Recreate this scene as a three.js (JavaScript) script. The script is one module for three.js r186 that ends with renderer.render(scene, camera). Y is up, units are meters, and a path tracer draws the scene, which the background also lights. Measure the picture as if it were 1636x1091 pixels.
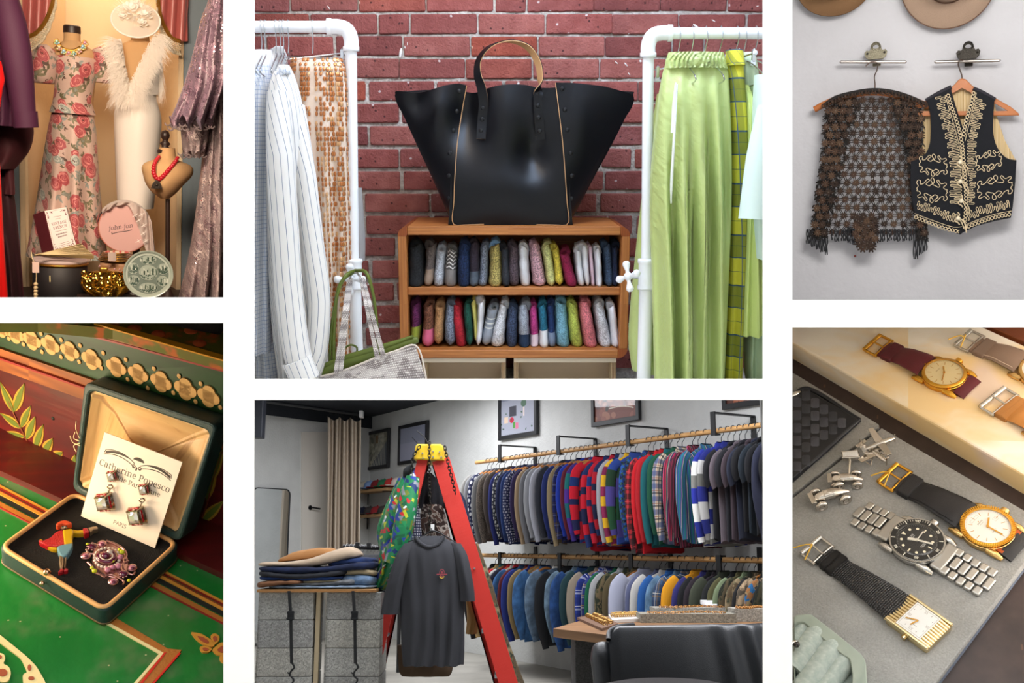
import*as THREE from 'three';
import{RoundedBoxGeometry}from 'three/addons/geometries/RoundedBoxGeometry.js';
import{mergeGeometries,toCreasedNormals}from 'three/addons/utils/BufferGeometryUtils.js';
import{RectAreaLightUniformsLib}from 'three/addons/lights/RectAreaLightUniformsLib.js';
RectAreaLightUniformsLib.init();

// ---------------------------------------------------------------- camera, exposure, lights
// A white display wall with six openings; behind each one stands its own small shop interior.
const F=1600,CX=818,CY=545.5,WALL=2.0,EYE=new THREE.Vector3(0,1.6,0);
const scene=new THREE.Scene();
scene.background=new THREE.Color(0.02,0.02,0.02);
const camera=new THREE.PerspectiveCamera(2*Math.atan(CY / F)*180 / Math.PI,1636 / 1091,0.05,60);
camera.position.copy(EYE);
camera.lookAt(0,1.6,-5);
/*VIEW*/
const renderer=new THREE.WebGLRenderer({antialias:true});
renderer.toneMapping=THREE.LinearToneMapping;
renderer.toneMappingExposure=1.0;
renderer.shadowMap.enabled=true;
const LIGHT={gallery:1.5,bag:17,bagWarm:10,room:11.5,dress:52,vest:26,jewel:27,watch:44};

// ---------------------------------------------------------------- small tools
const R3=(a)=>{let t=a>>>0;return()=>{t=(t + 0x6D2B79F5)|0;let r=Math.imul(t ^(t>>>15),1|t);r=(r + Math.imul(r ^(r>>>7),61|r))^ r;return((r ^(r>>>14))>>>0)/ 4294967296;};};
const rnd=R3(7);
const V=(x,y,z)=>new THREE.Vector3(x,y,z);
const lerp=(a,b,t)=>a +(b - a)*t,clamp=(x,a=0,b=1)=>Math.min(b,Math.max(a,x)),sstep=(a,b,x)=>{const t=clamp((x - a)/(b - a));return t*t*(3 - 2*t);};
const hash=(x,y,s=0)=>{let h=(Math.imul(x|0,374761393)+ Math.imul(y|0,668265263)+ Math.imul(s|0,2246822519))|0;h=Math.imul(h ^(h>>>13),1274126177);return((h ^(h>>>16))>>>0)/ 4294967296;};
function vnoise(x,y,s=0,per=0){
const xi=Math.floor(x),yi=Math.floor(y),fx=x - xi,fy=y - yi,w=(i)=>per?((i % per)+ per)% per:i;
const a=hash(w(xi),w(yi),s),b=hash(w(xi + 1),w(yi),s),c=hash(w(xi),w(yi + 1),s),d=hash(w(xi + 1),w(yi + 1),s);
const u=fx*fx*(3 - 2*fx),v=fy*fy*(3 - 2*fy);
return lerp(lerp(a,b,u),lerp(c,d,u),v);
}
const fbm=(x,y,s=0,per=0,o=4)=>{let t=0,a=0.5,n=0;for(let i=0;i<o;i++){t +=a*vnoise(x,y,s + i*17,per);n +=a;a*=0.5;x*=2;y*=2;per*=2;}return t / n;};
const hex=(h)=>[(h>>16)&255,(h>>8)&255,h&255];
const mixc=(a,b,t)=>[lerp(a[0],b[0],t),lerp(a[1],b[1],t),lerp(a[2],b[2],t)];
function dataTex(n,fn,srgb=true,m=n){
const d=new Uint8Array(n*m*4);
for(let y=0;y<m;y++)for(let x=0;x<n;x++){const c=fn(x / n,y / m,x,y),i=(y*n + x)*4;d[i]=clamp(c[0],0,255);d[i + 1]=clamp(c[1],0,255);d[i + 2]=clamp(c[2],0,255);d[i + 3]=255;}
const t=new THREE.DataTexture(d,n,m);t.wrapS=t.wrapT=THREE.RepeatWrapping;t.magFilter=THREE.LinearFilter;t.minFilter=THREE.LinearMipmapLinearFilter;t.generateMipmaps=true;
if(srgb)t.colorSpace=THREE.SRGBColorSpace;t.needsUpdate=true;return t;
}
function canvasTex(w,h,draw,repeat=false){
const c=document.createElement('canvas');c.width=w;c.height=h;draw(c.getContext('2d'),w,h);
const t=new THREE.CanvasTexture(c);t.colorSpace=THREE.SRGBColorSpace;if(repeat)t.wrapS=t.wrapT=THREE.RepeatWrapping;return t;
}
const scaled=(t,sx,sy=sx,rot=0)=>{const c=t.clone();c.repeat.set(1 / sx,1 / sy);c.rotation=rot;c.needsUpdate=true;return c;};
const BUMP={
weave:dataTex(64,(u,v,x,y)=>{const a=((x>>1)+(y>>1))&1,n=hash(x,y,3)*60;return[a*120 + n + 40,a*120 + n + 40,a*120 + n + 40];},false),
grain:dataTex(256,(u,v)=>{const n=fbm(u*16,v*16,5,16,5)*255;return[n,n,n];},false),
knit:dataTex(64,(u,v)=>{const c=Math.abs(((u*8)% 1)- 0.5)*2,k=Math.sin((v*8 + c*0.5)*Math.PI*2)*0.5 + 0.5,n=k*200*(0.4 + 0.6*(1 - c))+ 30;return[n,n,n];},false),
leather:dataTex(256,(u,v)=>{let m=9;const P=40,X=u*P,Y=v*P;for(let j=-1;j<2;j++)for(let i=-1;i<2;i++){const gx=Math.floor(X)+ i,gy=Math.floor(Y)+ j,wx=(gx + P)% P,wy=(gy + P)% P,dx=gx + hash(wx,wy,1)- X,dy=gy + hash(wx,wy,2)- Y;m=Math.min(m,dx*dx + dy*dy);}const n=230 - Math.sqrt(m)*170;return[n,n,n];},false),
};
const matCache=new Map();
function mat(color,rough=0.8,o={}){
const key=o.key??null,id=key?key:null;
if(id&&matCache.has(id))return matCache.get(id);
const phys=['clearcoat','sheen','transmission','anisotropy','specularIntensity','thickness','ior'].some((k)=>o[k]!==undefined);
const p={color,roughness:rough,metalness:o.metal??0,side:THREE.DoubleSide};
for(const k of['map','bumpMap','bumpScale','roughnessMap','metalnessMap','clearcoat','clearcoatRoughness','sheen','sheenRoughness','sheenColor','transmission','thickness','ior','emissive','emissiveIntensity','anisotropy','specularIntensity','vertexColors','alphaMap','alphaTest','transparent','attenuationColor','attenuationDistance'])if(o[k]!==undefined)p[k]=o[k];
const m=phys?new THREE.MeshPhysicalMaterial(p):new THREE.MeshStandardMaterial(p);
if(id)matCache.set(id,m);
return m;
}
const cloth=(c,o={})=>mat(c,o.rough??0.92,{bumpMap:scaled(BUMP[o.bump??'weave'],o.bs??0.02),bumpScale:o.bd??0.0006,...o});
const solidCloth=(c)=>{const k='sc' + c;if(!matCache.has(k))matCache.set(k,cloth(c));return matCache.get(k);};

// ---------------------------------------------------------------- geometry
function finish(g){g.computeVertexNormals();return g;}
function fromQuads(P,U,nu,nv,idx=[]){
const g=new THREE.BufferGeometry();const W=nu + 1;
for(let j=0;j<nv;j++)for(let i=0;i<nu;i++){const a=j*W + i,b=a + 1,c=a + W,d=c + 1;idx.push(a,b,d,a,d,c);}
g.setAttribute('position',new THREE.Float32BufferAttribute(P,3));g.setAttribute('uv',new THREE.Float32BufferAttribute(U,2));g.setIndex(idx);return g;
}
function grid(nu,nv,f,uvf){
const P=[],U=[];const pts=[];
for(let j=0;j<=nv;j++){pts.push([]);for(let i=0;i<=nu;i++){const p=f(i / nu,j / nv);pts[j].push(p);P.push(p[0],p[1],p[2]);}}
const D=(a,b)=>Math.hypot(a[0]- b[0],a[1]- b[1],a[2]- b[2]);
let v=0;for(let j=0;j<=nv;j++){if(j)v +=D(pts[j][nu>>1],pts[j - 1][nu>>1]);let u=0;for(let i=0;i<=nu;i++){if(i)u +=D(pts[j][i],pts[j][i - 1]);const q=uvf?uvf(i / nu,j / nv):[u,v];U.push(q[0],q[1]);}}
return finish(fromQuads(P,U,nu,nv));
}
function slab(nu,nv,f,t,uvf){
const g=grid(nu,nv,f,uvf),p=g.attributes.position,n=g.attributes.normal,u=g.attributes.uv,N=p.count,W=nu + 1;
const P=[...p.array],U=[...u.array],I=[...g.index.array];
for(let i=0;i<N;i++){P.push(p.getX(i)- n.getX(i)*t,p.getY(i)- n.getY(i)*t,p.getZ(i)- n.getZ(i)*t);U.push(u.getX(i),u.getY(i));}
const base=g.index.count;for(let k=0;k<base;k +=3)I.push(I[k]+ N,I[k + 2]+ N,I[k + 1]+ N);
const edge=[];for(let i=0;i<nu;i++)edge.push([i,i + 1]);for(let j=0;j<nv;j++)edge.push([j*W + nu,(j + 1)*W + nu]);for(let i=nu;i>0;i--)edge.push([nv*W + i,nv*W + i - 1]);for(let j=nv;j>0;j--)edge.push([j*W,(j - 1)*W]);
for(const[a,b]of edge){const q=P.length / 3;for(const k of[a,b,b + N,a + N]){P.push(P[k*3],P[k*3 + 1],P[k*3 + 2]);U.push(U[k*2],U[k*2 + 1]);}I.push(q,q + 2,q + 1,q,q + 3,q + 2);}
const o=new THREE.BufferGeometry();o.setAttribute('position',new THREE.Float32BufferAttribute(P,3));o.setAttribute('uv',new THREE.Float32BufferAttribute(U,2));o.setIndex(I);return finish(o);
}
function loft(rings,o={}){
const n=rings[0].length,m=rings.length,P=[],U=[],I=[];
const D=(a,b)=>Math.hypot(a[0]- b[0],a[1]- b[1],a[2]- b[2]);let v=0;
rings.forEach((r,j)=>{if(j){let s=0;for(let i=0;i<n;i +=Math.max(1,n>>3))s +=D(r[i],rings[j - 1][i]);v +=s / Math.ceil(n / Math.max(1,n>>3));}let u=0;for(let i=0;i<=n;i++){const q=r[i % n];if(i)u +=D(q,r[i - 1]);P.push(q[0],q[1],q[2]);U.push(u,v);}});
for(let j=0;j<m - 1;j++)for(let i=0;i<n;i++){const a=j*(n + 1)+ i,b=a + 1,c=a + n + 1,d=c + 1;I.push(a,b,d,a,d,c);}
const cap=(j,flip)=>{const c=[0,0,0],r=rings[j];r.forEach((q)=>{c[0]+=q[0]/ n;c[1]+=q[1]/ n;c[2]+=q[2]/ n;});const q0=P.length / 3;P.push(...c);U.push(0,0);for(let i=0;i<n;i++){P.push(...r[i]);U.push(r[i][0]- c[0],r[i][2]- c[2]+ r[i][1]- c[1]);}for(let i=0;i<n;i++){const a=q0 + 1 + i,b=q0 + 1 +(i + 1)% n;flip?I.push(q0,b,a):I.push(q0,a,b);}};
const body=P.length / 3;
if(o.cap0!==false)cap(0,true);if(o.cap1!==false)cap(m - 1,false);
const g=new THREE.BufferGeometry();g.setAttribute('position',new THREE.Float32BufferAttribute(P,3));g.setAttribute('uv',new THREE.Float32BufferAttribute(U,2));g.setIndex(I);g.computeVertexNormals();
const N=g.attributes.normal;for(let j=0;j<m;j++){const a=j*(n + 1),b=a + n,t=V(N.getX(a)+ N.getX(b),N.getY(a)+ N.getY(b),N.getZ(a)+ N.getZ(b)).normalize();N.setXYZ(a,t.x,t.y,t.z);N.setXYZ(b,t.x,t.y,t.z);}
return g;
}
const A3=(p)=>p.isVector3?[p.x,p.y,p.z]:p,V3=(p)=>p.isVector3?p:V(...p);
function tube(pts,r,seg=0,rs=8,closed=false){const c=new THREE.CatmullRomCurve3(pts.map(V3),closed,'centripetal');return new THREE.TubeGeometry(c,seg||Math.max(4,pts.length*6),r,rs,closed);}
function taper(pts,radii,rs=10,seg=0){
const c=new THREE.CatmullRomCurve3(pts.map(V3),false,'centripetal'),n=seg||pts.length*5,fr=c.computeFrenetFrames(n,false),rings=[];
for(let i=0;i<=n;i++){const t=i / n,p=c.getPoint(t),k=t*(radii.length - 1),a=Math.min(radii.length - 2,Math.floor(k)),r=lerp(radii[a],radii[a + 1],k - a),ring=[];const N=fr.normals[i],B=fr.binormals[i];for(let q=0;q<rs;q++){const w=q / rs*Math.PI*2;ring.push([p.x +(N.x*Math.cos(w)+ B.x*Math.sin(w))*r,p.y +(N.y*Math.cos(w)+ B.y*Math.sin(w))*r,p.z +(N.z*Math.cos(w)+ B.z*Math.sin(w))*r]);}rings.push(ring);}
return loft(rings);
}
function rod(a,b,r,rs=12){a=V3(a);b=V3(b);const g=new THREE.CylinderGeometry(r,r,a.distanceTo(b),rs);g.applyQuaternion(new THREE.Quaternion().setFromUnitVectors(V(0,1,0),b.clone().sub(a).normalize()));const m=a.clone().add(b).multiplyScalar(0.5);return g.translate(m.x,m.y,m.z);}
function box(w,h,d,r=0){return r>0?new RoundedBoxGeometry(w,h,d,2,Math.min(r,w / 2.01,h / 2.01,d / 2.01)):new THREE.BoxGeometry(w,h,d);}
function boxUV(g){
g=g.index?g.toNonIndexed():g;const p=g.attributes.position,U=[];const a=V(),b=V(),c=V(),n=V();
for(let i=0;i<p.count;i +=3){a.fromBufferAttribute(p,i);b.fromBufferAttribute(p,i + 1);c.fromBufferAttribute(p,i + 2);n.copy(b).sub(a).cross(c.clone().sub(a));const x=Math.abs(n.x),y=Math.abs(n.y),z=Math.abs(n.z);for(const q of[a,b,c])x>=y&&x>=z?U.push(q.z,q.y):y>=z?U.push(q.x,q.z):U.push(q.x,q.y);}
g.setAttribute('uv',new THREE.Float32BufferAttribute(U,2));return g;
}
const at=(g,x,y,z)=>g.translate(x,y,z),rot=(g,x=0,y=0,z=0)=>{if(x)g.rotateX(x);if(y)g.rotateY(y);if(z)g.rotateZ(z);return g;};
function merge(list){const gs=list.map((g)=>{g=g.index?g.toNonIndexed():g;if(!g.attributes.normal)g.computeVertexNormals();if(!g.attributes.uv)g.setAttribute('uv',new THREE.Float32BufferAttribute(new Float32Array(g.attributes.position.count*2),2));for(const k of Object.keys(g.attributes))if(!['position','normal','uv'].includes(k))g.deleteAttribute(k);return g;});return mergeGeometries(gs);}
function poly(pts,depth,bevel=0,holes=[]){const s=new THREE.Shape(pts.map((p)=>new THREE.Vector2(p[0],p[1])));for(const h of holes)s.holes.push(new THREE.Path(h.map((p)=>new THREE.Vector2(p[0],p[1]))));return new THREE.ExtrudeGeometry(s,{depth,bevelEnabled:bevel>0,bevelThickness:bevel,bevelSize:bevel,bevelOffset:-bevel,bevelSegments:2,curveSegments:8});}
function rrect(x0,y0,x1,y1,r,k=5){const o=[],c=[[x1 - r,y1 - r,0],[x0 + r,y1 - r,1],[x0 + r,y0 + r,2],[x1 - r,y0 + r,3]];for(const[x,y,q]of c)for(let i=0;i<=k;i++){const a=(q + i / k)*Math.PI / 2;o.push([x + Math.cos(a)*r,y + Math.sin(a)*r]);}return o;}
const lathe=(pts,n=32)=>new THREE.LatheGeometry(pts.map((p)=>new THREE.Vector2(p[0],p[1])),n);
const ball=(r,x=0,y=0,z=0,a=14,b=10)=>new THREE.SphereGeometry(r,a,b).translate(x,y,z);
const table=(rows,v)=>{
let i=0;while(i<rows.length - 2&&v>rows[i + 1][0])i++;
const a=rows[Math.max(0,i - 1)],b=rows[i],c=rows[i + 1],d=rows[Math.min(rows.length - 1,i + 2)],t=clamp((v - b[0])/(c[0]- b[0]||1));
return b.map((_,k)=>{if(k===0)return v;const m1=a===b?c[k]- b[k]:(c[k]- a[k])/(c[0]- a[0]||1)*(c[0]- b[0]),m2=d===c?c[k]- b[k]:(d[k]- b[k])/(d[0]- b[0]||1)*(c[0]- b[0]);const t2=t*t,t3=t2*t;return(2*t3 - 3*t2 + 1)*b[k]+(t3 - 2*t2 + t)*m1 +(-2*t3 + 3*t2)*c[k]+(t3 - t2)*m2;});
};

// ---------------------------------------------------------------- the six interiors' own frames
// A pixel of the photograph gives a direction from the eye; the depth comes from the wall, table or rail that a thing touches.
class Interior{
constructor(cx,cy,pitch){
const ray=V((cx - CX)/ F,-(cy - CY)/ F,-1).normalize(),yaw=Math.atan2(-ray.x,-ray.z),el=Math.asin(ray.y);
this.q=new THREE.Quaternion().setFromEuler(new THREE.Euler(el + pitch*Math.PI / 180,yaw,0,'YXZ'));this.qi=this.q.clone().invert();
}
ray(px,py){return V((px - CX)/ F,-(py - CY)/ F,-1).applyQuaternion(this.qi);}
d(px,py,d){const r=this.ray(px,py);return r.multiplyScalar(-d / r.z);}
y(px,py,y){const r=this.ray(px,py);return r.multiplyScalar(y / r.y);}
pl(px,py,o,n){const r=this.ray(px,py);return r.multiplyScalar(o.dot(n)/ r.dot(n));}
world(p){return p.clone().applyQuaternion(this.q).add(EYE);}
}
const used=new Map();
function numbered(n){const k=(used.get(n)??-1)+ 1;used.set(n,k);return k?n + '_' + String(k).padStart(3,'0'):n;}
const bases=new WeakMap();
function place(o,I,base,turn=null){o.position.copy(I.world(base));o.quaternion.copy(I.q);if(turn)o.quaternion.multiply(turn);}
// A thing: a Group at its base, whose children are its parts. Parts are written in the interior's frame (abs) or around the base (own).
function thing(I,name,label,category,base,group,turn=null){
const o=new THREE.Group();o.name=numbered(name);o.userData={label,category};if(group)o.userData.group=group;
base=base.isVector3?base:V(...base);place(o,I,base,turn);bases.set(o,base);scene.add(o);return o;
}
function part(o,name,geo,m,abs=true,label){
let root=o;while(!bases.has(root))root=root.parent;
const b=bases.get(root);if(abs)geo.translate(-b.x,-b.y,-b.z);
const k=new THREE.Mesh(geo,m);k.name=name;k.castShadow=k.receiveShadow=true;if(label)k.userData.label=label;o.add(k);return k;
}
function single(I,name,label,category,geo,m,base,group){
base=base.isVector3?base:V(...base);geo.translate(-base.x,-base.y,-base.z);
const o=new THREE.Mesh(geo,m);o.name=numbered(name);o.userData={label,category};if(group)o.userData.group=group;o.castShadow=o.receiveShadow=true;place(o,I,base);bases.set(o,base);scene.add(o);return o;
}
function struct(I,name,geo,m,label,category){
const o=new THREE.Mesh(geo,m);o.name=numbered(name);o.userData={kind:'structure',label:label??name.replace(/_/g,' ')+ ' of the display interior',category:category??name.split('_')[0]};o.castShadow=o.receiveShadow=true;if(I)place(o,I,V(0,0,0));bases.set(o,V(0,0,0));scene.add(o);return o;
}
function copyOf(o,I,base,turn,label,group,name){
const c=o.clone();c.name=numbered(name??o.name.replace(/_\d+$/,''));c.userData={...o.userData};if(label)c.userData.label=label;if(group)c.userData.group=group;
place(c,I,base,turn);bases.set(c,base);scene.add(c);return c;
}
const turnY=(a)=>new THREE.Quaternion().setFromAxisAngle(V(0,1,0),a),turnE=(x,y,z,o='XYZ')=>new THREE.Quaternion().setFromEuler(new THREE.Euler(x,y,z,o));
function areaLight(I,p,target,w,h,color,L,name){
const l=new THREE.RectAreaLight(color,L,w,h);l.name=numbered(name);const P=I?I.world(p):p,T=I?I.world(target):target;l.position.copy(P);l.lookAt(T);scene.add(l);return l;
}
// cloth that hangs as a closed, folded body: rows [py, left px, right px, half thickness m, depth m]
function drape(I,rows,o={}){
const n=o.n??44,m=o.m??26,rings=[],y0=rows[0][0],y1=rows[rows.length - 1][0],k=o.folds??7,amp=o.amp??0.25,ph=o.phase??0,sd=o.seed??1;
for(let j=0;j<=m;j++){
const v=j / m,py=lerp(y0,y1,v),r=table(rows,py),L=I.d(r[1],py,r[4]??o.d),Rr=I.d(r[2],py,r[4]??o.d),c=L.clone().add(Rr).multiplyScalar(0.5),hw=(Rr.x - L.x)/ 2,hz=r[3],ring=[];
const grow=lerp(o.a0??0.15,1,Math.pow(v,o.pw??0.8));
for(let i=0;i<n;i++){
const a=i / n*Math.PI*2,ca=Math.cos(a),sa=Math.sin(a),e=o.sq??0.8,x=Math.sign(ca)*Math.pow(Math.abs(ca),e),z=Math.sign(sa)*Math.pow(Math.abs(sa),e);
const w=Math.sin(k*(x*1.7 + 0.25*Math.sin(v*3 + sd))+ ph +(sa<0?2:0))+ 0.5*Math.sin(k*1.9*x + sd*2.3 + v*2.2)+ 0.8*(vnoise(x*2.5 + sd*9,v*5,sd)- 0.5);
const f=amp*grow*w*(1 - 0.75*x*x),jy=(o.hem??0)*(v>0.999?Math.sin(k*x*1.7 + ph):0);
ring.push([c.x + hw*x +(o.sway??0)*Math.sin(v*4 + sd)*v,c.y + jy,c.z + hz*z*(1 +(1 - Math.abs(x))*0.2)+ hz*f*(sa>=0?1:-1)]);
}
rings.push(ring);
}
return loft(rings,{cap0:o.cap0,cap1:o.cap1});
}
const px=(d)=>d / F;
// ---------------------------------------------------------------- the white display wall and an added, unseen gallery that lights it
const PANEL={dress:[-40,-40,357,475],jewel:[-40,516,357,1131],bag:[406,-40,1219,605],room:[406,639,1219,1131],vest:[1266,-40,1676,479],watch:[1266,523,1676,1131]};
const W3=(x,y,d)=>V((x - CX)/ F*d,EYE.y -(y - CY)/ F*d,-d);
const whitePaint=mat(0xf6f6f4,0.9,{bumpMap:scaled(BUMP.grain,0.3),bumpScale:0.0005});
{
const s=WALL / F,X=(x)=>(x - CX)*s,Y=(y)=>EYE.y -(y - CY)*s;
const holes=Object.values(PANEL).map(([a,b,c,d])=>[[X(a),Y(b)],[X(a),Y(d)],[X(c),Y(d)],[X(c),Y(b)]]);
const g=poly([[-2.6,0],[2.6,0],[2.6,3.3],[-2.6,3.3]],0.004,0,holes).translate(0,0,-WALL - 0.004);
struct(null,'wall_front',g,whitePaint,'white display wall with six rectangular openings','wall');
const slabBox=(name,w,h,d,x,y,z,m,label)=>struct(null,name,at(box(w,h,d),x,y,z),m,label);
slabBox('floor',5.4,0.08,5.4,0,-0.04,0.62,mat(0xe9e7e2,0.7),'added pale floor out of view in front of the display wall');
slabBox('ceiling',5.4,0.08,5.4,0,3.34,0.62,whitePaint,'added white ceiling out of view in front of the display wall');
slabBox('wall_left',0.08,3.3,5.3,-2.64,1.65,0.62,whitePaint,'added white side wall of the unseen gallery by the dress opening');
slabBox('wall_right',0.08,3.3,5.3,2.64,1.65,0.62,whitePaint,'added white side wall of the unseen gallery by the hat opening');
slabBox('wall_back',5.2,3.3,0.08,0,1.65,3.24,whitePaint,'added white wall out of view facing the display wall');
const glow=mat(0xffffff,0.6,{emissive:new THREE.Color(1,1,1),emissiveIntensity:1.2});  // added glowing panels, out of view, keep the display wall white
[-1.3,1.3].forEach((x,i)=>{
const o=thing({world:(p)=>p,q:new THREE.Quaternion()},'unseen_ceiling_light','added white ceiling light panel, out of view, lighting the display wall','ceiling light',[x,3.28,-0.2],'added gallery ceiling light panels');
part(o,'frame',at(box(2.1,0.03,3.0),0,0.005,0),mat(0xdddddd,0.5),false);part(o,'diffuser',at(box(2.0,0.012,2.9),0,-0.012,0),glow,false);
areaLight(null,V(x,3.25,-0.2),V(x,0,-0.2 - 0.001),2.0,2.9,0xffffff,LIGHT.gallery,'added_gallery_light');
});
}
// splayed linings behind each opening, kept outside the lines of sight through it
function lining(rect,d0,d1,m,label){
const[a,b,c,d]=rect,Q=(p)=>slab(1,1,(u,v)=>{const e=p(u);return A3(W3(e[0],e[1],lerp(d0,d1,v)));},0.004);
struct(null,'wall_left',Q((u)=>[a,lerp(b,d,u)]),m,label + ', flank on one side','wall');
struct(null,'wall_right',Q((u)=>[c,lerp(d,b,u)]),m,label + ', flank on the other side','wall');
struct(null,'ceiling',Q((u)=>[lerp(c,a,u),b]),m,label + ', top','ceiling');
struct(null,'floor',Q((u)=>[lerp(a,c,u),d]),m,label + ', base','floor');
}
// ================================================================ interior 1: brick wall, leather tote, sock shelf and pipe racks
{
const I=new Interior(812,230,0),DW=3.6,DS=3.15,DR=2.85,s=px(DS);
lining([386,-700,1239,613],2.012,4.05,mat(0xe8e6e2,0.9),'pale lining of the brick shop interior');
// brick wall: mortar bed behind, every brick its own piece
const mortarTex=dataTex(256,(u,v)=>{const n=fbm(u*32,v*32,11,32,4),k=fbm(u*6,v*6,15,6,3);return mixc(mixc([150,142,132],[224,219,212],n*1.25),[180,168,150],k*0.5);});
const bw=struct(I,'wall_back',grid(60,60,(u,v)=>[lerp(I.d(399,400,DW).x,I.d(1226,400,DW).x,u),lerp(I.d(812,612,DW).y,1.6,v),-DW - 0.004 + 0.012*fbm(u*60,v*60,8)]),mat(0xffffff,0.95,{map:scaled(mortarTex,0.35),bumpMap:scaled(BUMP.grain,0.12),bumpScale:0.006}),'old red brick wall with pale rough mortar and white paint flecks','wall');
const brickTex=dataTex(512,(u,v)=>{
const n=fbm(u*24,v*24,21,24,5),k=fbm(u*4,v*4,23,4,3);let c=mixc([146,80,72],[186,118,108],n);c=mixc(c,[116,64,60],clamp(k*1.6 - 0.6)*0.8);
const fx=Math.floor(u*90),fy=Math.floor(v*90),h=hash(fx,fy,5),dx=u*90 - fx - 0.5,dy=v*90 - fy - 0.5;if(h>0.993&&dx*dx + dy*dy<0.18)c=[232,226,220];else if(h<0.02&&dx*dx + dy*dy<0.12)c=[80,42,40];return c;
});
const tones=[0xffffff,0xf2e2e4,0xe0d2d6,0xffe8da,0xd0bcc2,0xffd6ba,0xe4e2ea,0xc4b2ba].map((c)=>mat(c,0.9,{map:scaled(brickTex,0.9,0.9),bumpMap:scaled(BUMP.grain,0.08),bumpScale:0.004}));
const bh=29*px(DW),rb=R3(91);
function brickGeo(w,h,seed){
const g=boxUV(box(w,h,0.05,0.006)),p=g.attributes.position;const ox=hash(seed,1)*7,oy=hash(seed,2)*7;
for(let i=0;i<p.count;i++){const x=p.getX(i),y=p.getY(i);p.setXYZ(i,x +(fbm(y*40 + seed,seed,3)- 0.5)*0.006,y +(fbm(x*22 + seed*3,seed,4)- 0.5)*0.007,p.getZ(i)+(fbm(x*15 + seed,y*15,6)- 0.5)*0.006);}
const u=g.attributes.uv;for(let i=0;i<u.count;i++)u.setXY(i,u.getX(i)+ ox,u.getY(i)+ oy);g.computeVertexNormals();return g;
}
const full=[0,1,2,3,4,5,6].map((k)=>brickGeo(0.228,bh,k + 1));
for(let c=-5;c<20;c++){
const yc=21 + 35.6*c - 17.8;if(yc>660)break;
let x=406 - 150 +((c&1)?62:8)+(rb()- 0.5)*14;if(c===1)x=256 + 28;if(c===0)x=256 - 8;
while(x<1280){
const half=rb()<0.1,w=half?46:101.5 +(rb()- 0.5)*6,q=I.d((Math.max(x,398)+ Math.min(x + w,1227))/ 2,yc,DW),sd=Math.floor(rb()*900);
const cut=Math.min(x + w,1227)- Math.max(x,398),g=half||cut<w - 0.5?brickGeo(Math.max(4,cut)*px(DW),bh,40 + sd):full[sd % 7],m=tones[Math.floor(rb()*rb()*8)];
const xa=Math.max(x,398),xb=Math.min(x + w,1227);
if(yc>598||xb - xa<8){x +=w + 6.5;continue;}
{const b=new THREE.Mesh(g,m);b.name='brick';b.castShadow=b.receiveShadow=true;b.position.set(q.x,q.y,-DW - 0.016 + rb()*0.006);b.rotation.z=(rb()- 0.5)*0.012;bw.add(b);}
x +=w + 6.5;
}
}
// white paint splashes on the bricks
{const list=[];for(const[x,y,l,a]of[[1112,42,12,-0.6],[1005,42,9,-0.7],[1000,103,8,-0.8],[1005,118,6,-0.9],[1140,33,7,-0.5],[640,85,16,1.4],[651,70,12,1.5],[1006,52,7,0.8],[985,100,7,-0.7],[690,282,4,0],[687,320,5,1],[1210,10,8,0.3],[525,12,7,-0.9],[990,320,4,0.4]]){const q=I.d(x,y,DW - 0.0105),g=new THREE.SphereGeometry(1,10,6).scale(l*px(DW)/ 2,l*px(DW)*0.13,0.0022);g.rotateZ(a).translate(q.x,q.y,q.z);list.push(g);}const k=part(bw,'paint_fleck',merge(list),mat(0xf4f0ea,0.7));k.userData.kind='stuff';}

// wooden sock shelf
const woodTex=(a,b,sd)=>dataTex(256,(u,v)=>{const w=fbm(u*3,v*3,sd,3,3),n=vnoise(u*4 + w,v*64,sd + 2,64)*0.6 + fbm(u*8,v*128,sd + 4,8,2)*0.4;return mixc(hex(a),hex(b),n);});
const teak=scaled(woodTex(0x9c5a28,0xcf8a48,31),0.5,0.25),teakV=scaled(woodTex(0x9c5a28,0xcf8a48,31),0.5,0.25,Math.PI / 2);
const mTeak=mat(0xffffff,0.45,{map:teak,bumpMap:scaled(BUMP.grain,0.2),bumpScale:0.0004}),mTeakV=mat(0xffffff,0.45,{map:teakV}),mEnd=mat(0xd8b494,0.5,{map:teakV});
const X=(x)=>I.d(x,460,DS).x,Yf=(y)=>I.d(820,y,DS).y,depth=0.4;
const top=Yf(362),bot=Yf(572),L=X(637),Rr=X(1005);
const shelfBase=V((L + Rr)/ 2,bot,-DS - depth / 2);
const sh=thing(I,'shelf_unit','warm brown wooden open shelf with rounded corners, full of folded socks','shelf unit',shelfBase);
{
const t=13.5*s,Y=(y)=>y,ex=(g)=>boxUV(g.translate(0,0,-DS - depth));
part(sh,'top_board',boxUV(at(box(Rr - L - 0.06,t,depth,0.003),(L + Rr)/ 2,top - t / 2,-DS - depth / 2)),mTeak);
part(sh,'bottom_board',boxUV(at(box(Rr - L - 0.06,t,depth,0.003),(L + Rr)/ 2,bot + t / 2,-DS - depth / 2)),mTeak);
for(const[x0,x1]of[[L,L + t],[Rr - t,Rr]])part(sh,'side_board',boxUV(at(box(t,top - bot - 0.06,depth,0.003),(x0 + x1)/ 2,(top + bot)/ 2,-DS - depth / 2)),mTeakV);
const mid0=Yf(473),mid1=Yf(461);part(sh,'middle_board',boxUV(at(box(Rr - L - 2*t,mid1 - mid0,depth - 0.02,0.002),(L + Rr)/ 2,(mid0 + mid1)/ 2,-DS - depth / 2 - 0.012)),mTeak);
part(sh,'back_panel',at(box(Rr - L - 0.02,top - bot - 0.02,0.008),(L + Rr)/ 2,(top + bot)/ 2,-DS - depth + 0.006),mTeak);
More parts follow.
